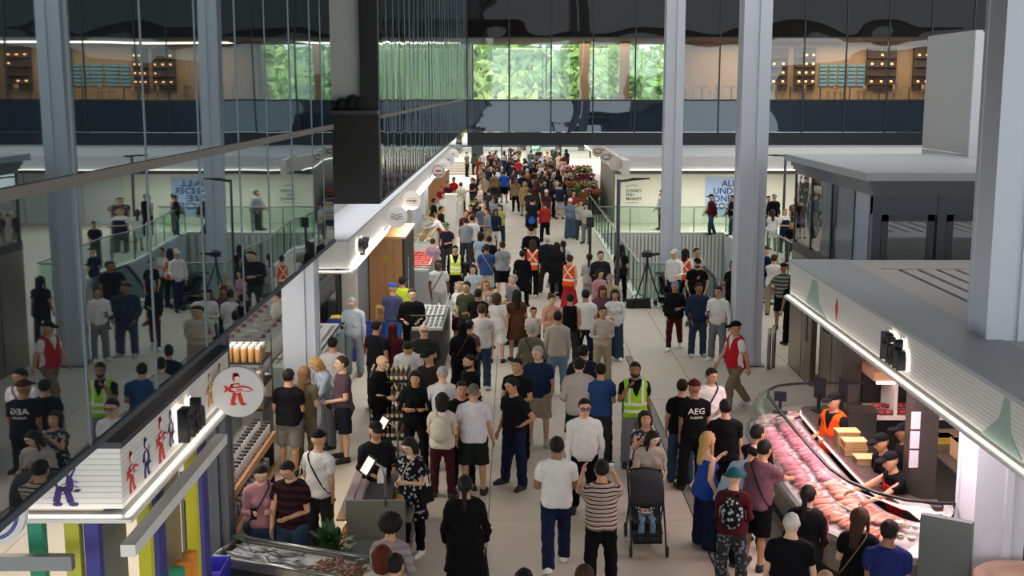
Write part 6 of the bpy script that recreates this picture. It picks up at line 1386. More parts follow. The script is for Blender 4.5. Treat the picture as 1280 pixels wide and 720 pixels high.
P(806, 514, 1.60, 10, 'f', 2, 'bob:darkhair', 'tee:spots/dark/lightgrey', 'trousers:denim', ('dn', 'up'), 'st', 'woman in dark patterned top drinking beside the stroller', extra=('bottle:R', 'crossbody:offblack:R'), who='woman in dark patterned top', nod=-5)
P(794, 453, 1.76, 5, 'm', 3, 'short:darkhair+beard:darkhair', 'polo:black+vest:hivis/lime', 'trousers:grey', ('dn', 'ear'), 'st', 'bearded guard in lime safety vest talking on a phone', look=-12, extra=('phone:R',), who='bearded guard in lime safety vest')
P(868, 475, 1.76, 188, 'm', 3, 'cap:maroon', 'tee:black', 'trousers:offblack', ('dn', 'fr'), 'rx', 'man from behind in black tee with white letters and maroon cap', fat=.08, extra=('text:AEG:.135:.10:white', 'text:FUSION:.055:.0:white'))
P(853, 474, 1.68, 170, 'f', 2, 'short:darkhair', 'tee:black', 'trousers:denim', ('dn', 'dn'), 'st', 'dark haired woman half hidden left of the maroon cap', extra=('carried:white:R',), who='woman left of maroon cap')
P(891, 461, 1.74, 10, 'm', 2, 'short:darkhair', 'tee:white', 'trousers:dark', ('fr', 'dn'), 'st', 'man in white tee with black crossbody strap facing the camera', look=20, nod=14, extra=('crossbody:offblack:R:0',), who='man in white tee near the maroon cap')
P(907, 499, 1.74, 180, 'm', 2, 'short:darkhair', 'tee:black', 'trousers:black', ('dn', 'dn'), 'st', 'broad man from behind in plain black tee by the counter end', fat=.15)
P(886, 540, 1.62, 110, 'f', 1, 'long:blonde', 'tube:blue', 'wide:navy', ('pt', 'rel'), 'st', 'blonde woman in off shoulder blue top pointing at the fish', look=10)
P(948, 556, 1.70, 125, 'm', 1, 'fringe:darkhair', 'shirt:sky', 'trousers:black', ('bk', 'bk'), 'st', 'balding man in pale blue shirt bending to the counter, hands behind his back', lean=42, nod=12)
P(918, 586, 1.58, 165, 'f', 1, 'bucket:teal', 'long:maroon', 'trousers:spots/dark/grey', ('fr', 'fr'), 'st', 'person in teal bucket hat and maroon top by the counter', extra=('backpack:spots/offblack/lightgrey',), who='person in teal bucket hat')
P(957, 550, 1.72, 140, 'm', 2, 'short:darkhair', 'tee:mauve', 'shorts:black', ('re', 're'), 'rx', 'man in dusky purple tee and black shorts reaching over the counter glass', lean=12, extra=('crossbody:offblack:R:0',), who='man in dusky purple tee')
P(948, 531, 1.72, 130, 'm', 2, 'short:darkhair', 'tee:black', 'trousers:dark', ('re', 'dn'), 'st', 'dark haired man reaching to the counter behind the purple tee')
P(990, 640, 1.72, 165, 'm', 1, 'buzz:whitehair', 'tee:black', 'shorts:dark', ('dn', 'dn'), 'st', 'white haired man from behind in black tee near the salmon', fat=.15)
P(1011, 607, 1.66, 150, 'f', 1, 'pony:darkhair', 'jacket:side/offblack/#8e3a44', 'slim:black', ('dn', 'fr'), 'st', 'woman with tied dark hair and black jacket with red sleeve stripes')
P(1077, 635, 1.62, 155, 'f', 1, 'long:brownhair', 'tee:black', 'trousers:black', ('fr', 'dn'), 'st', 'long brown haired woman in black tee facing the curved counter', look=-20, extra=('crossbody:#8a7a4a:L:0',), who='long brown haired woman at the curved counter')
P(1113, 650, 1.72, 165, 'm', 3, 'short:darkhair', 'polo:#232c66', 'trousers:dark', ('fr', 'dn'), 'st', 'man in royal navy polo shirt at the end of the counter', look=-25)
P(1032, 711, 1.72, 180, 'm', 2, 'bald', 'tee:dark', 'trousers:dark', ('dn', 'dn'), 'st', 'bald head just entering the bottom edge near the counter')
# ---- staff behind the counter
P(1042, 492, 1.72, -60, 'm', 2, 'cap:black', 'tee:offblack+vest:orange', 'trousers:black', ('fr', 'fr'), 'st', 'server in black cap and orange vest behind the tills')
P(1100, 543, 1.66, -70, 'f', 2, 'cap:black', 'tee:black', 'trousers:black', ('fr', 'fr'), 'st', 'server in black cap and black tee bending over her work', lean=14)
P(1130, 530, 1.70, -95, 'm', 3, 'cap:black', 'tee:black', 'trousers:black', ('fr', 'fr'), 'st', 'server in black cap standing behind the two women servers')
P(1111, 566, 1.64, -75, 'f', 2, 'cap:black', 'tee:black+apron:#b01c2c', 'trousers:black', ('re', 're'), 'st', 'server in black tee and red apron reaching across the ledge', lean=16)
# ---- middle walkway, right side
P(919, 402, 1.76, -70, 'm', 2, 'cap:black', 'tee:white+vest:red', 'trousers:khaki', ('b', 'f'), 'wl', 'man in red vest and black cap walking left past the column', shoes='lightgrey')
P(844, 352, 1.68, -15, 'f', 2, 'cap:grey', 'jacket:offblack', 'slim:#4f1c1c', ('fr', 'rel'), 'wr', 'person in grey cap, dark jacket and maroon trousers walking left', shoes='white')
P(874, 354, 1.74, 5, 'm', 3, 'short:darkhair', 'jacket:#28344c', 'trousers:denim', ('pk', 'pk'), 'st', 'man in open blue denim jacket beside the man in grey sweatpants', shoes='lightgrey')
P(898, 358, 1.74, -30, 'm', 2, 'short:darkhair', 'long:white', 'trousers:grey', ('dn', 'ph'), 'st', 'man in white sweatshirt and grey sweatpants looking at his phone', shoes='white', extra=('phone:R',), who='man in white sweatshirt and grey sweatpants')
P(872, 323, 1.80, 0, 'm', 1, 'cap:black+beard:darkhair', 'tee:black', 'shorts:black', ('pk', 'pk'), 'wd', 'big bearded man in black tee with orange numeral', fat=.2, extra=('text:4:.26:.02:#e8863a:0',))
P(843, 312, 1.76, -35, 'm', 1, 'cap:cream', 'shirt:white', 'trousers:navy', ('push', 'dn'), 'ws', 'man in cream cap and white shirt beside a parked stroller')
P(857, 311, 1.70, 160, 'f', 2, 'long:darkhair', 'tee:white+vest:hivis/orange/orange', 'trousers:black', ('fr', 'fr'), 'st', 'woman in orange safety vest facing away near the escalator')
P(871, 310, 1.70, 20, 'f', 2, 'short:darkhair', 'tee:cream', 'trousers:dark', ('fr', 'dn'), 'st', 'woman in cream top facing the orange vest near the escalator')
P(916, 326, 1.76, -50, 'm', 3, 'short:darkhair', 'tee:black', 'trousers:black', ('dn', 'ph'), 'st', 'man in plain black tee and black trousers left of the tall column')
P(980, 329, 1.74, 175, 'm', 3, 'cap:black', 'polo:stripes/#42463c/#8f9184', 'shorts:black', ('hip', 'dn'), 'st', 'man from behind in striped grey polo and black shorts', fat=.15)
P(958, 308, 1.70, 120, 'f', 1, 'cap:dark', 'tee:navy', 'skirt:lightdenim', ('fr', 'fr'), 'st', 'woman in navy tee and denim skirt right of the tall column')
P(968, 318, 1.70, 150, 'f', 1, 'short:brownhair', 'shirt:white', 'trousers:beige', ('up', 'up'), 'st', 'person in white shirt raising a phone behind the striped polo', extra=('phone:R',), who='person in white shirt behind the striped polo')
P(991, 345, 1.70, 190, 'f', 2, 'long:darkhair', 'tee:black', 'trousers:black', ('dn', 'dn'), 'st', 'woman in black at the edge of the lift wall')
P(777, 306, 1.68, 150, 'f', 1, 'long:darkhair', 'tee:offblack', 'slim:black', ('fr', 'fr'), 'st', 'dark haired woman in black by the lamp post', extra=('backpack:#8a7a5c::.8',), who='dark haired woman by the lamp post')
# ---- far walkway beyond the void
P(826, 238, 1.76, -85, 'm', 2, 'short:darkhair', 'hoodie:grey', 'trousers:dark', ('rel', 'f'), 'st', 'man in grey hoodie walking past the white wall words')
P(889, 243, 1.74, -80, 'm', 1, 'cap:black', 'jacket:maroon', 'trousers:denim', ('b', 'f'), 'ws', 'man in maroon jacket and cap walking past the blue poster')
P(915, 244, 1.74, -80, 'm', 2, 'short:darkhair', 'jacket:offblack', 'trousers:denim', ('rel', 'f'), 'ws', 'man in black jacket walking past the right side of the blue poster')
P(923, 243, 1.66, -80, 'f', 1, 'bun:brownhair', 'long:pink', 'trousers:dark', ('fr', 'fr'), 'st', 'woman in pale pink top partly behind the tall column')
P(961, 245, 1.70, 0, 'f', 1, 'short:darkhair', 'tee:cream', 'trousers:black', ('fr', 'fr'), 'st', 'woman in cream top just right of the tall column, far')
P(968, 243, 1.80, 10, 'm', 1, 'cap:grey', 'jacket:black', 'trousers:black', ('rel', 'rel'), 'st', 'man in black suit behind the lamp post at the far right')
P(966, 262, 1.60, 175, 'f', 1, 'long:brownhair', 'dress:white', 'slim:beige', ('dn', 'dn'), 'st', 'long brown haired girl in white dress by the far balustrade')
P(982, 261, 1.68, 20, 'f', 1, 'short:fair', 'tee:white+apron:navy', 'trousers:dark', ('fr', 'fr'), 'st', 'fair haired person in white tee and navy pinafore at the far right')
P(995, 247, 1.74, -20, 'm', 1, 'short:darkhair', 'tee:spots/maroon/lightgrey', 'trousers:dark', ('up', 'dn'), 'st', 'man in red patterned top against the far white wall')
P(990, 276, 1.66, -20, 'm', 2, 'short:darkhair', 'tee:black', 'trousers:black', ('fr', 'fr'), 'st', 'dark dressed person low beside the lift lobby glass')
# ---- centre of the walkway
P(671, 433, 1.78, -10, 'm', 1, 'short:greyhair', 'polo:#22304c', 'shorts:beige', ('dn', 'dn'), 'st', 'grey haired man in dark blue polo and beige shorts', fat=.25, shoes='lightgrey', look=-30, nod=12)
P(724, 447, 1.78, 180, 'm', 1, 'short:darkhair', 'hoodie:#b9b2ab', 'shorts:#16302a', ('fr', 'fr'), 'st', 'person from behind in pale hoodie with dark green shorts')
P(730, 431, 1.78, 190, 'm', 2, 'short:darkhair', 'jacket:#22283a', 'trousers:dark', ('dn', 'fr'), 'st', 'dark haired man in navy jacket just beyond the pale hoodie', look=-40)
P(751, 454, 1.70, 175, 'm', 2, 'short:darkhair', 'tee:#2a4a7c', 'trousers:dark', ('dn', 'fr'), 'st', 'man in blue tee half hidden right of the pale hoodie')
P(664, 405, 1.66, 175, 'f', 1, 'short:greyhair', 'jacket:#6b6658', 'trousers:beige', ('dn', 'fr'), 'st', 'grey haired person in olive jacket seen from behind', extra=('crossbody:offblack:R:0',), who='grey haired person in olive jacket')
P(697, 389, 1.74, 180, 'm', 2, 'short:darkhair', 'shirt:#bcb2a6', 'trousers:lightdenim', ('dn', 'dn'), 'st', 'man from behind in cream shirt and light jeans')
P(732, 362, 1.74, 180, 'm', 2, 'short:darkhair', 'tee:white', 'slim:navy', ('fr', 'fr'), 'st', 'man from behind in white tee and slim navy trousers')
P(769, 362, 1.64, 0, 'f', 2, 'long:darkhair', 'shirt:white', 'wide:denim', ('dn', 'fr'), 'ws', 'woman in white shirt and wide blue jeans facing the camera', shoes='white')
P(754, 383, 1.66, 10, 'm', 2, 'short:darkhair', 'long:#c9bfae', 'trousers:beige', ('fr', 'fr'), 'st', 'dark haired person in cream top and beige trousers')
P(754, 358, 1.64, 10, 'f', 2, 'long:auburn', 'tee:mauve', 'trousers:dark', ('ph', 'ph'), 'st', 'red brown haired woman looking at her phone behind the white shirt', nod=25)
P(763, 343, 1.66, -20, 'm', 1, 'cap:#8a8270', 'jacket:beige', 'trousers:dark', ('fr', 'fr'), 'st', 'person in drab cap and beige jacket in front of the lamp post', extra=('backpack:khaki',), who='person in drab cap and beige jacket')
P(751, 314, 1.78, 10, 'm', 1, 'short:brownhair', 'jacket:#23262c', 'trousers:dark', ('rel', 'fr'), 'st', 'older man in dark jacket facing the camera left of the lamp post', fat=.15)
P(750, 337, 1.60, 30, 'f', 1, 'bob:darkhair', 'long:pink', 'trousers:dark', ('fr', 'fr'), 'st', 'woman in pale pink top below the older man in dark jacket')
P(737, 317, 1.64, 170, 'f', 1, 'pony:darkhair', 'shirt:#c9c4ba', 'skirt:lightgrey', ('fr', 'fr'), 'st', 'woman from behind in loose cream blouse by the orange vest')
P(713, 319, 1.66, 150, 'f', 1, 'bun:brownhair', 'tank:orange+vest:hivis/orange/orange', 'longskirt:#b42838', ('fr', 'fr'), 'st', 'woman in orange safety vest and long red skirt')
P(666, 300, 1.72, 175, 'f', 1, 'long:brownhair', 'long:offblack+vest:hivis/orange/orange', 'trousers:black', ('fr', 'fr'), 'ws', 'brown haired worker from behind in orange vest with white cross tape', shoes='white')
P(664, 284, 1.80, 0, 'm', 1, 'cap:black', 'jacket:black', 'trousers:black', ('fr', 'fr'), 'st', 'man in black cap and jacket facing the orange vested worker')
P(684, 294, 1.78, 185, 'm', 1, 'short:whitehair', 'jacket:#1d2530', 'trousers:#3f3426', ('fr', 'dn'), 'wd', 'white haired man in dark jacket and brown trousers')
P(696, 303, 1.70, 180, 'f', 3, 'long:darkhair', 'coat:offblack', 'slim:black', ('dn', 'dn'), 'st', 'woman in long black coat right of the white haired man', extra=('carried:lightgrey:L',), who='woman in long coat by white haired man')
P(704, 301, 1.68, 190, 'f', 2, 'pony:darkhair', 'tee:lightgrey', 'longskirt:#5d6068', ('fr', 'fr'), 'st', 'woman in grey skirt behind the woman in long black coat')
P(653, 313, 1.64, 170, 'f', 1, 'short:darkhair', 'coat:black', 'slim:black', ('dn', 'dn'), 'st', 'person in black left of the orange vested worker')
P(690, 368, 1.62, 25, 'f', 1, 'bun:brownhair', 'long:peach', 'slim:black', ('fr', 'fr'), 'st', 'woman in peach cardigan left of the black tank top')
P(713, 367, 1.66, 170, 'm', 2, 'short:darkhair', 'tank:black', 'trousers:dark', ('dn', 'dn'), 'st', 'dark haired person in black tank top by the red skirt')
P(667, 384, 1.28, 10, 'm', 2, 'short:darkhair', 'tee:#d5d1cc', 'shorts:dark', ('dn', 'fr'), 'st', 'child in white tee facing the camera')
P(646, 362, 1.66, 185, 'f', 2, 'long:darkhair', 'dress:#5a3a28', '', ('dn', 'dn'), 'st', 'very long haired woman from behind in brown dress', extra=('shoulderbag:rust:R',), who='very long haired woman in brown dress')
P(641, 343, 1.76, -60, 'm', 1, 'short:greyhair', 'tee:grey', 'trousers:dark', ('fr', 'fr'), 'st', 'red faced man in grey tee looking left', nod=5)
P(621, 366, 1.62, 175, 'f', 1, 'bob:brownhair', 'tee:#d8d4d0', 'shorts:white', ('dn', 'dn'), 'st', 'brown haired woman from behind in white top beside a long haired woman')
P(607, 350, 1.66, 15, 'f', 1, 'long:#8a6234+sunglasses:black', 'tee:spots/#b49a84/white', 'skirt:beige', ('fr', 'fr'), 'st', 'woman in sunglasses with fair brown hair and floral top')
P(583, 352, 1.80, -25, 'm', 2, 'short:darkhair', 'tee:olive', 'trousers:#2e3438', ('fr', 'fr'), 'st', 'tall man in olive green tee looking left')
P(574, 352, 1.66, -30, 'f', 1, 'short:blonde', 'shirt:white', 'shorts:maroon', ('fr', 'dn'), 'st', 'fair haired person in white shirt left of the olive tee')
P(602, 380, 1.78, 180, 'm', 1, 'short:brownhair', 'tee:#d6d3d0', 'trousers:denim', ('dn', 'dn'), 'ws', 'man from behind in white tee and blue jeans in the crowd centre', shoes='white', extra=('shoulderbag:offblack:L:.6',), who='man in white tee and blue jeans')
P(598, 361, 1.70, 160, 'm', 3, 'short:darkhair', 'tee:black', 'trousers:black', ('fr', 'fr'), 'st', 'dark haired person in black between olive tee and sunglasses')
P(587, 400, 1.62, 150, 'm', 2, 'short:darkhair', 'tee:mauve', 'trousers:black', ('fr', 'fr'), 'st', 'dark haired person left of the white tee and jeans')
P(591, 331, 1.62, 5, 'f', 1, 'long:darkhair', 'tee:#b7c3cc', 'trousers:dark', ('ph', 'ph'), 'st', 'round faced woman in pale blue top facing the camera')
P(569, 307, 1.66, 5, 'f', 2, 'pony:darkhair', 'long:black+vest:hivis/#d2e83a', 'trousers:black', ('rel', 'dn'), 'st', 'woman in yellow green safety vest facing the camera')
P(608, 305, 1.76, 180, 'm', 3, 'short:darkhair', 'tee:#2f4a78', 'shorts:lightgrey', ('fr', 'fr'), 'st', 'man from behind in blue tee with diagonal tan strap', extra=('crossbody:beige:R:0',), who='man in blue tee with diagonal strap')
P(628, 302, 1.70, 185, 'f', 1, 'bun:brownhair', 'tee:#8f949c', 'shorts:black', ('fr', 'fr'), 'st', 'woman from behind in grey tee and black shorts', extra=('crossbody:#6a6a5c:R',), who='woman in grey tee and black shorts')
P(601, 290, 1.70, 170, 'f', 2, 'bob:darkhair', 'tee:#9db4c4', 'skirt:pale', ('fr', 'fr'), 'st', 'woman from behind in pale blue top beyond the blue tee')
P(590, 269, 1.78, 185, 'm', 2, 'short:darkhair', 'tee:#d5d4d6', 'trousers:dark', ('fr', 'fr'), 'st', 'man from behind in white tee near the white pillar')
P(582, 272, 1.74, 180, 'm', 2, 'short:darkhair', 'tee:grey', 'trousers:dark', ('fr', 'fr'), 'st', 'man in grey tee left of the white tee near the pillar')
P(604, 254, 1.78, 180, 'm', 1, 'bald', 'tee:#5e6168', 'trousers:navy', ('fr', 'dn'), 'st', 'bald man from behind in dark grey tee', extra=('shoulderbag:offblack:R:.8',), who='bald man in dark grey tee')
P(625, 256, 1.68, -30, 'f', 1, 'bob:darkhair', 'tee:#9aa84c', 'trousers:#22303c', ('fr', 'fr'), 'st', 'woman in yellow green top with dark trousers', extra=('shoulderbag:olive:R:.7',), who='woman in yellow green top')
P(618, 243, 1.64, 0, 'f', 2, 'bob:darkhair', 'tee:spots/lightgrey/navy', 'trousers:dark', ('fr', 'fr'), 'st', 'woman in white and navy patterned top facing the camera')
P(558, 279, 1.70, -20, 'm', 2, 'cap:green', 'tee:#1d2030', 'trousers:dark', ('fr', 'fr'), 'st', 'man in green cap and navy tee at the red fish', extra=('backpack:maroon',), who='man in green cap')
P(548, 325, 1.76, 5, 'm', 4, 'short:darkhair', 'tee:#d2d1ce', 'trousers:lightgrey', ('rel', 'rel'), 'st', 'man in white tee with black diagonal strap beside the oysters', extra=('crossbody:offblack:R:0', 'carried:white:L'), who='man in white beside the oysters')
P(541, 298, 1.60, 170, 'f', 1, 'short:brownhair', 'tee:#b48ea4', 'trousers:dark', ('fr', 'fr'), 'st', 'woman from behind in mauve pink top at the red fish')
P(538, 268, 1.72, -75, 'm', 1, 'short:darkhair', 'shirt:white+apron:#d4502a', 'trousers:grey', ('re', 're'), 'st', 'worker in white shirt and orange apron leaning over the fish', lean=38)
P(665, 247, 1.76, 180, 'm', 1, 'short:darkhair', 'tee:#1c2028', 'shorts:black', ('fr', 'fr'), 'st', 'man in black with bright blue jumper tied at his waist', extra=('waist:bright',))
P(681, 252, 1.66, 190, 'f', 2, 'short:brownhair', 'long:#a8302c', 'trousers:black', ('fr', 'dn'), 'st', 'woman in red carrying a red bag beside the blue waist jumper', extra=('shoulderbag:red:L:.8',), who='woman in red near the blue waist jumper')
P(713, 248, 1.68, -5, 'f', 2, 'cap:white', 'shirt:lightdenim', 'wide:#4f6a80', ('dn', 'fr'), 'st', 'person in white cap and pale denim by the balustrade')
P(726, 250, 1.66, 5, 'f', 1, 'bob:brownhair', 'tee:lightgrey', 'trousers:#3f4a44', ('fr', 'fr'), 'st', 'woman in light grey top second from the balustrade start')
P(733, 254, 1.64, -30, 'f', 1, 'long:darkhair', 'long:#c6c2ba', 'trousers:grey', ('fr', 'fr'), 'st', 'woman in cream top nearest the balustrade start')
P(700, 229, 1.74, 180, 'm', 1, 'short:brownhair', 'tee:#1f2a3e', 'shorts:lightgrey', ('fr', 'fr'), 'st', 'man from behind in navy tee and pale shorts left of the white cap')
P(630, 213, 1.78, 180, 'm', 3, 'short:darkhair', 'tee:#2458b8', 'shorts:black', ('rel', 'fr'), 'st', 'man from behind in bright blue tee and black shorts')
P(605, 218, 1.80, 185, 'm', 1, 'short:greyhair', 'shirt:#b49a80', 'shorts:dark', ('rel', 'fr'), 'st', 'man in tan shirt and dark shorts before the far steps')
P(645, 223, 1.70, 180, 'f', 1, 'long:#6a4c30', 'jacket:#8a7258', 'slim:black', ('dn', 'dn'), 'st', 'long haired woman in brown jacket walking away, left of a tan coat')
P(656, 227, 1.70, 180, 'f', 1, 'bob:fair', 'coat:#a08a60', 'slim:beige', ('dn', 'dn'), 'st', 'woman in long tan coat walking away')
# ---- left of the walkway
P(438, 373, 1.76, -15, 'm', 1, 'short:greyhair', 'shirt:#b9c3cf', 'trousers:#8f9aa6', ('dn', 'ph'), 'st', 'grey haired man in pale shirt and grey jeans reading his phone', nod=32, shoes='brown', extra=('phone:R',), who='grey haired man in pale shirt')
P(491, 354, 1.72, 160, 'm', 2, 'cap:#2f4fae', 'tee:#4a4e6e', 'trousers:#2a72c8', ('fr', 'dn'), 'st', 'worker in blue cap and blue apron trousers by the booth')
P(503, 346, 1.70, 170, 'm', 2, 'short:darkhair', 'tee:#c8e03a', 'trousers:dark', ('fr', 'fr'), 'st', 'worker in bright yellow green top behind the man in black')
P(515, 361, 1.80, 10, 'm', 1, 'short:brownhair', 'jacket:black', 'trousers:black', ('fr', 'fr'), 'st', 'tall man in black jacket beside the oyster display')
P(465, 327, 1.70, 60, 'm', 2, 'short:darkhair', 'long:white', 'trousers:#cfcac4', ('fr', 'fr'), 'st', 'cook in white at the wooden booth corner')
P(530, 405, 1.78, 10, 'm', 1, 'glasses:black', 'jacket:#2c302c', 'trousers:dark', ('cr', 'cr'), 'st', 'bald man in glasses and dark green jacket')
P(491, 404, 1.68, 175, 'f', 2, 'hijab:#4e1d26', 'hoodie:#4e1d26', 'trousers:dark', ('fr', 'fr'), 'st', 'person from behind in maroon hooded top')
P(471, 400, 1.76, 150, 'm', 2, 'short:darkhair', 'tee:#202226', 'trousers:dark', ('dn', 'dn'), 'st', 'dark haired man in charcoal tee left of the maroon hood')
P(478, 444, 1.72, 60, 'm', 1, 'bald', 'jacket:black', 'trousers:black', ('fr', 'fr'), 'st', 'bald man in black jacket behind the bottle rack')
P(509, 431, 1.76, 0, 'm', 2, 'short:darkhair', 'tee:#d5d4d8', 'trousers:dark', ('fr', 'fr'), 'st', 'man in white tee bowing his head behind the rack', nod=45, lean=10, fat=.15)
P(536, 437, 1.76, -30, 'm', 2, 'cap:#17181c', 'tee:#2b2124', 'trousers:dark', ('fr', 'fr'), 'st', 'man in black cap and dark tee right of the bowed white tee')
P(553, 457, 1.76, 185, 'm', 1, 'buzz:greyhair', 'polo:#dcdce0', 'trousers:dark', ('fr', 'fr'), 'st', 'man from behind with cropped hair in white polo', fat=.1)
P(519, 464, 1.68, -5, 'f', 2, 'long:darkhair', 'jacket:black', 'slim:black', ('cr', 'cr'), 'st', 'long dark haired woman all in black facing the camera')
P(553, 491, 1.64, 170, 'f', 1, 'bob:darkhair', 'tee:cream', 'slim:#3d1a22', ('fr', 'fr'), 'st', 'bob haired woman from behind in maroon trousers', extra=('backpack:cream',), who='bob haired woman in maroon trousers')
P(578, 402, 1.70, 180, 'f', 2, 'hijab:black', 'gown:black', '', ('fr', 'fr'), 'st', 'woman in black headscarf and long black robe from behind', extra=('crossbody:brown:L:0',), who='woman in black headscarf and robe')
P(586, 443, 1.76, -60, 'm', 2, 'buzz:darkhair+beard:darkhair', 'polo:black', 'trousers:black', ('fr', 'fr'), 'st', 'bearded man with shaved head and black polo', fat=.15)
P(592, 479, 1.76, 180, 'm', 2, 'buzz:#5a5450', 'polo:#d9d7de', 'shorts:#20281e', ('dn', 'dn'), 'st', 'man from behind in white polo and dark green shorts', shoes='black', fat=.1)
P(577, 477, 1.72, 10, 'm', 2, 'short:darkhair', 'tee:black', 'trousers:black', ('cr', 'cr'), 'st', 'dark haired person in black tee behind the white polo')
P(646, 448, 1.76, -25, 'm', 2, 'short:darkhair', 'polo:#14161c', 'trousers:black', ('fr', 'dn'), 'st', 'man in black polo left of the grey haired man')
P(638, 473, 1.76, -45, 'm', 2, 'short:darkhair', 'tee:#16181e', 'trousers:navy', ('hip', 'rel'), 'wd', 'man in black tee and jeans with a hand on his hip', look=-15, nod=15)
P(470, 528, 1.68, 20, 'm', 2, 'cap:#1c1c1c', 'long:#1e1e20', 'trousers:black', ('fr', 'fr'), 'st', 'stallholder in black cap and dark top behind the cart')
P(509, 549, 1.62, -35, 'f', 1, 'bob:darkhair', 'dress:spots/#16171d/#a8a9b0', 'slim:black', ('ph', 'fr'), 'st', 'woman in black dress with pale flowers at the cart', nod=22, shoes='white', extra=('crossbody:#c8b890:R', 'shoulderbag:offblack:L:.8'), who='woman in flowered black dress')
P(398, 538, 1.72, 150, 'm', 2, 'cap:#15161a', 'tee:#d0cecd', 'trousers:#26282c', ('fr', 'dn'), 'st', 'man from behind in white tee and black cap by the slanted shelf', look=30, extra=('shoulderbag:cream:L:.9', 'crossbody:offblack:R:0'), who='man in white tee and black cap')
P(326, 584, 1.62, 15, 'f', 1, 'short:darkhair', 'long:#b07c86', 'trousers:denim', ('ph', 'ph'), 'st', 'woman in pink top looking down at her phone', nod=30, extra=('phone:R', 'crossbody:#2c3446:R'), who='woman in pink top')
P(356, 579, 1.72, -20, 'm', 2, 'short:darkhair', 'tee:stripes/#1a1216/#3c1822', 'trousers:denim', ('fr', 'lo'), 'st', 'man in dark maroon striped tee beside the pink top', nod=30, extra=('backpack:offblack',), who='man in dark maroon striped tee')
P(361, 461, 1.76, 165, 'm', 2, 'short:darkhair', 'tee:#141418', 'shorts:#74706a', ('fr', 'fr'), 'rx', 'man from behind in black tee and grey shorts at the fish counter', fat=.18)
P(381, 458, 1.68, 160, 'f', 1, 'long:#7a5a3a', 'tee:#6a6048', 'trousers:khaki', ('fr', 'fr'), 'st', 'long fair haired woman behind the black tee and grey shorts')
P(390, 449, 1.66, -60, 'f', 1, 'bob:#b08a50', 'shirt:#a9b8c8', 'trousers:#6f747a', ('lo', 'fr'), 'st', 'blonde woman in pale blue blouse looking down', lean=14, nod=28, extra=('crossbody:spots/dark/lightgrey:L',), who='blonde woman in pale blue blouse')
P(427, 445, 1.80, -70, 'm', 1, 'short:brownhair', 'polo:#5a4650', 'shorts:#1e2430', ('fr', 'dn'), 'st', 'man in dusky plum polo and navy shorts in profile', nod=3, fat=.12)
P(416, 421, 1.76, 170, 'm', 2, 'short:darkhair', 'tee:#cdccca', 'trousers:black', ('fr', 'fr'), 'st', 'man from behind in white tee at the ice counter')
P(345, 364, 1.66, -50, 'f', 1, 'bun:#4a3020', 'shirt:#cfc4b4', 'trousers:dark', ('fr', 'fr'), 'st', 'woman server in cream top behind the glass counter')
P(567, 222, 1.68, -20, 'f', 2, 'bun:darkhair', 'tee:#c8202c', 'trousers:dark', ('fr', 'fr'), 'st', 'server in bright red tee behind the far counter')
P(560, 227, 1.68, 40, 'm', 2, 'short:darkhair', 'tee:#3a1a20', 'trousers:dark', ('fr', 'fr'), 'st', 'server in dark maroon left of the bright red tee')
P(552, 232, 1.68, 30, 'm', 2, 'cap:red', 'tee:#7c1c24', 'trousers:dark', ('fr', 'fr'), 'st', 'server in red cap nearest the red fish sign')
P(555, 241, 1.66, -30, 'f', 1, 'short:brownhair', 'tee:white', 'trousers:dark', ('fr', 'fr'), 'st', 'server in white tee behind the bright counter')
P(543, 248, 1.70, 100, 'm', 3, 'short:darkhair', 'tee:black', 'trousers:black', ('fr', 'fr'), 'st', 'dark haired man in black under the row of round signs')
P(552, 258, 1.68, 80, 'm', 2, 'short:darkhair', 'tee:#26201c', 'trousers:black', ('fr', 'fr'), 'st', 'man in dark brown tee left of the white pillar')
P(590, 222, 1.74, -60, 'm', 2, 'short:darkhair', 'tee:#22242a', 'trousers:dark', ('fr', 'fr'), 'st', 'man in black tee at the bakery island')
P(600, 231, 1.66, -70, 'f', 1, 'short:greyhair', 'tee:#c9b8ac', 'trousers:dark', ('fr', 'fr'), 'st', 'grey haired woman in cream at the bakery island')
P(588, 256, 1.60, -20, 'f', 2, 'bun:darkhair', 'tee:#4a2a20', 'trousers:dark', ('fr', 'fr'), 'st', 'woman in brown behind the bakery island end')
P(612, 295, 1.66, 160, 'm', 2, 'short:darkhair', 'tee:black', 'trousers:black', ('fr', 'fr'), 'st', 'dark haired person in black between blue tee and grey tee')
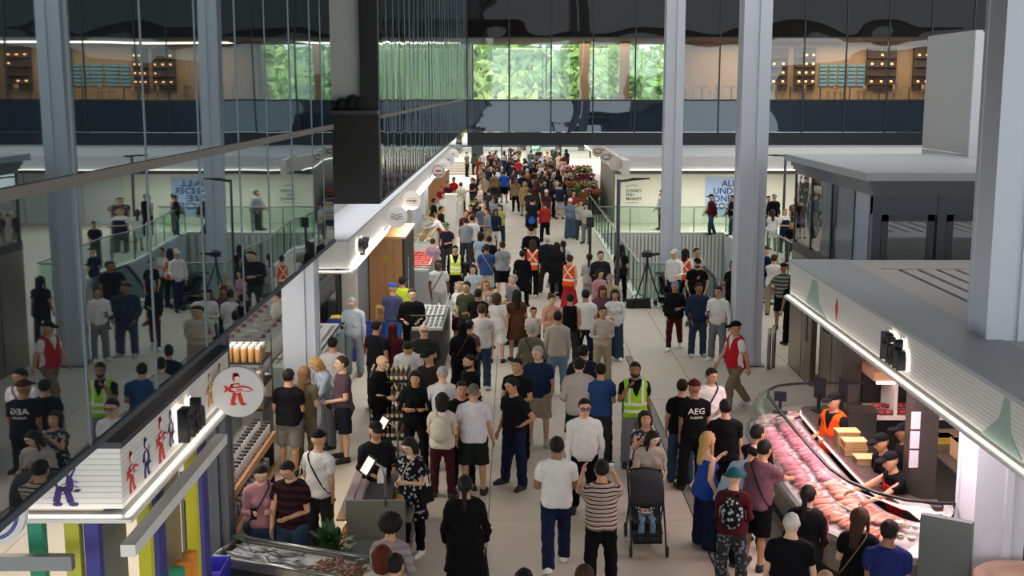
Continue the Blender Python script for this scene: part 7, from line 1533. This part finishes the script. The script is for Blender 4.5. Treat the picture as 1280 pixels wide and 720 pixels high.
# ---- far crowd before and under the bridge
FARP = [  # px, py, sex, hair, top, bottom, words
 (584, 190, 'm', 'short:darkhair', 'tee:#5c6058', 'trousers:black', 'man in grey green tee, leftmost on the far steps'), (593, 191, 'f', 'bob:darkhair', 'jacket:#3a4030', 'trousers:black', 'woman in dark green jacket, second on the far steps'),
 (599, 196, 'f', 'bob:darkhair', 'tee:#7c2c30', 'trousers:dark', 'woman in brick red tee on the far steps'), (603, 190, 'm', 'short:darkhair', 'tee:lightgrey', 'trousers:dark', 'man in light grey tee at the back of the far steps'),
 (613, 193, 'm', 'short:brownhair', 'tee:black', 'trousers:dark', 'man in black tee by the dark pier'), (619, 200, 'f', 'bob:darkhair', 'tee:#a0384a', 'trousers:dark', 'woman in raspberry tee in front of the dark pier'),
 (618, 214, 'f', 'short:darkhair', 'tee:#8a7658', 'trousers:dark', 'woman in light brown between tan shirt and blue tee'), (648, 198, 'm', 'short:darkhair', 'tee:#b02c34', 'trousers:denim', 'man in bright red tee under the bridge'),
 (640, 201, 'f', 'long:darkhair', 'tee:#4a5c70', 'trousers:denim', 'woman in slate blue left of the bright red tee'), (657, 205, 'f', 'cap:white', 'tee:white', 'trousers:lightgrey', 'person all in white under the bridge'),
 (638, 181, 'm', 'short:darkhair', 'tee:#2a3040', 'trousers:dark', 'man in dark blue silhouetted at the bright exit, left'), (648, 184, 'm', 'short:darkhair', 'tee:#3c4434', 'trousers:yellow', 'man in dark green with yellow trousers at the bright exit'),
 (660, 183, 'm', 'short:greyhair', 'coat:#8a8e92', 'trousers:grey', 'tall person in long grey coat at the exit'), (664, 188, 'm', 'short:darkhair', 'jacket:#50545a', 'trousers:dark', 'man in dark grey jacket right of the long grey coat'),
 (671, 190, 'f', 'bob:darkhair', 'tee:#5c6c58', 'trousers:dark', 'woman in sage green at the bright exit'), (674, 185, 'm', 'short:darkhair', 'tee:#262a30', 'trousers:dark', 'man in black at the back of the bright exit'),
 (678, 193, 'm', 'short:#8a5a3a', 'shirt:#8ea2c8', 'trousers:navy', 'man in pale blue checked shirt under the bridge'), (682, 204, 'm', 'short:brownhair', 'tee:#4c4458', 'trousers:dark', 'man in plum tee below the pale blue shirt'),
 (688, 201, 'f', 'bob:darkhair', 'jacket:#22262e', 'trousers:dark', 'woman in black jacket right of the plum tee'), (699, 191, 'f', 'short:darkhair', 'tee:#c9a894', 'trousers:beige', 'woman in pale peach among the far flowers'),
 (704, 196, 'f', 'bob:brownhair', 'tee:#d0a090', 'skirt:beige', 'woman in salmon pink beside the flower stand'), (668, 214, 'm', 'cap:black', 'jacket:#1a1c20', 'trousers:black', 'man in black cap and jacket in the dark far cluster'),
 (673, 215, 'f', 'cap:white', 'tee:#24262c', 'trousers:dark', 'person in white hat in the dark far cluster'), (669, 226, 'f', 'long:auburn', 'tee:#3a2428', 'trousers:dark', 'auburn haired woman in the dark far cluster'),
 (677, 222, 'm', 'short:darkhair', 'jacket:#2a1e1c', 'trousers:black', 'man in dark brown jacket in the far cluster'), (684, 218, 'm', 'short:darkhair', 'tee:#17181c', 'trousers:black', 'man in black tee right in the far cluster'),
 (692, 217, 'f', 'bob:greyhair', 'tee:#c0bab4', 'trousers:dark', 'grey haired woman in off white in the far cluster'), (689, 228, 'f', 'long:darkhair', 'jacket:#1f2026', 'trousers:black', 'long haired woman in black above the white cap'),
 (711, 222, 'm', 'short:darkhair', 'jacket:#141518', 'trousers:black', 'man in black before the flower stand'), (722, 226, 'f', 'short:brownhair', 'tee:#3f5a34', 'trousers:dark', 'woman in leaf green before the flower stand'),
 (729, 232, 'm', 'short:darkhair', 'tee:#6a4a30', 'trousers:dark', 'man in brown tee at the end of the flower stand'), (734, 214, 'm', 'short:darkhair', 'tee:#20242c', 'trousers:dark', 'man in dark tee among the flowers, rightmost'),
 (763, 222, 'm', 'short:darkhair', 'coat:#1c1c1e', 'trousers:black', 'lone dark figure at the far shop side wall'), (662, 236, 'm', 'short:brownhair', 'tee:#2a2c34', 'trousers:dark', 'man in charcoal just above the blue waist jumper'),
 (683, 237, 'f', 'cap:#d8d4d0', 'tee:#3c2a2c', 'trousers:black', 'person in pale hat above the red bag'), (611, 236, 'm', 'short:darkhair', 'tee:#343840', 'trousers:dark', 'man in slate tee above the patterned top'),
 (600, 206, 'f', 'long:brownhair', 'tee:#7a2430', 'trousers:dark', 'long haired woman in wine red below the far steps'), (576, 228, 'f', 'short:darkhair', 'tee:#b0b4a4', 'trousers:dark', 'woman in pale green behind the white pillar'),
 (641, 212, 'f', 'bob:darkhair', 'tee:#40363c', 'trousers:dark', 'woman in dark mauve right of the bright blue tee'), (652, 216, 'm', 'short:darkhair', 'tee:#4a4c50', 'trousers:dark', 'man in grey tee above the tan coat'),
 (696, 212, 'm', 'short:darkhair', 'tee:#24304a', 'trousers:dark', 'man in dark blue at the right of the far cluster'), (643, 190, 'f', 'bob:brownhair', 'tee:#c8c4b8', 'trousers:grey', 'woman in cream at the exit'),
 (717, 238, 'f', 'long:darkhair', 'tee:#8c3028', 'trousers:black', 'woman in rust red behind the white cap'), (716, 237, 'm', 'short:darkhair', 'tee:#23262c', 'trousers:black', 'man in black right of the navy tee')]
for i, (px, py, sx_, hr_, tp_, bt_, wd_) in enumerate(FARP):
    r3 = random.Random(i); P(px, py, r3.uniform(1.60, 1.80), r3.choice((0, 180, 175, 190, 160, -60, 60, 20)), sx_, r3.choice((1, 2, 2, 3)), hr_, tp_, bt_, r3.choice((('rel', 'dn'), ('fr', 'fr'), ('dn', 'dn'), ('fr', 'dn'))), r3.choice(('st', 'ws', 'rx', 'rx2')), wd_)
# ---- small child sitting in the stroller
P(0, 0, .86, 0, 'm', 1, 'short:brownhair', 'long:stripes/#e0dedc/#22242a', 'trousers:lightdenim', ('fr', 'fr'), 'sit', 'small child in striped top and jeans sitting in the stroller', at=(stx, sty + .33), feet=.20, shoes='white', lod=0)

# ---- the rest of the far crowd, each its own clothes
r4 = random.Random(21); taken = [p_['xy'] for p_ in PEOPLE]; used = set(); CL = (('black', '#121316'), ('dark green', '#2c3a2c'), ('navy', '#1c2640'), ('charcoal', '#2c2f34'), ('brown', '#4a3426'), ('wine red', '#5c1f2a'), ('white', '#d8d6d2'), ('grey', '#777a80'), ('tan', '#9a8466'), ('denim blue', '#3c5470'), ('rust', '#8a4026'), ('cream', '#c9c0b0'))
HR = (('short dark', 'short:darkhair'), ('long dark', 'long:darkhair'), ('brown bobbed', 'bob:brownhair'), ('tied dark', 'pony:darkhair'), ('grey', 'short:greyhair'), ('cropped brown', 'short:brownhair'), ('fair', 'bob:fair'))
WT = (8, 3, 5, 5, 3, 2, 2, 3, 2, 2, 1, 2); n_ = 0
for zone, cnt, (xa, xb), (ya, yb) in (('far cluster left of flowers', 34, (.5, 2.7), (60, 84)), ('far ahead under the bridge', 18, (-1.8, .6), (72, 96)), ('beyond the bakery island', 12, (-2.0, -.9), (62, 80)), ('behind the flower stand', 8, (2.0, 4.2), (84, 98)), ('near the white pillar', 8, (-1.9, -.6), (43, 54))):
    tries = 0; k_ = 0
    while k_ < cnt and tries < 900:
        tries += 1; x, y = r4.uniform(xa, xb), r4.uniform(ya, yb)
        if any((x - a_) ** 2 + ((y - b_) * .8) ** 2 < .30 for a_, b_ in taken): continue
        cn, cc = r4.choices(CL, WT)[0]; bn, bc = r4.choices(CL[:10], WT[:10])[0]; hn, hh = r4.choice(HR)
        if (zone, cn, bn, hn) in used: continue
        used.add((zone, cn, bn, hn)); taken.append((x, y)); k_ += 1
        P(0, 0, r4.uniform(1.58, 1.84), r4.choice((0, 180, 170, 195, -70, 70, 20, 150)), 'm' if 'short' in hn or 'cropped' in hn else 'f', r4.choice((1, 2, 2, 3)), hh, r4.choice(('tee', 'jacket', 'long', 'shirt')) + ':' + cc, 'trousers:' + bc, r4.choice((('rel', 'dn'), ('fr', 'fr'), ('dn', 'dn'), ('fr', 'dn'))), r4.choice(('st', 'ws', 'rx')), f'{hn} haired person in {cn} and {bn}, {zone}', at=(x, y))
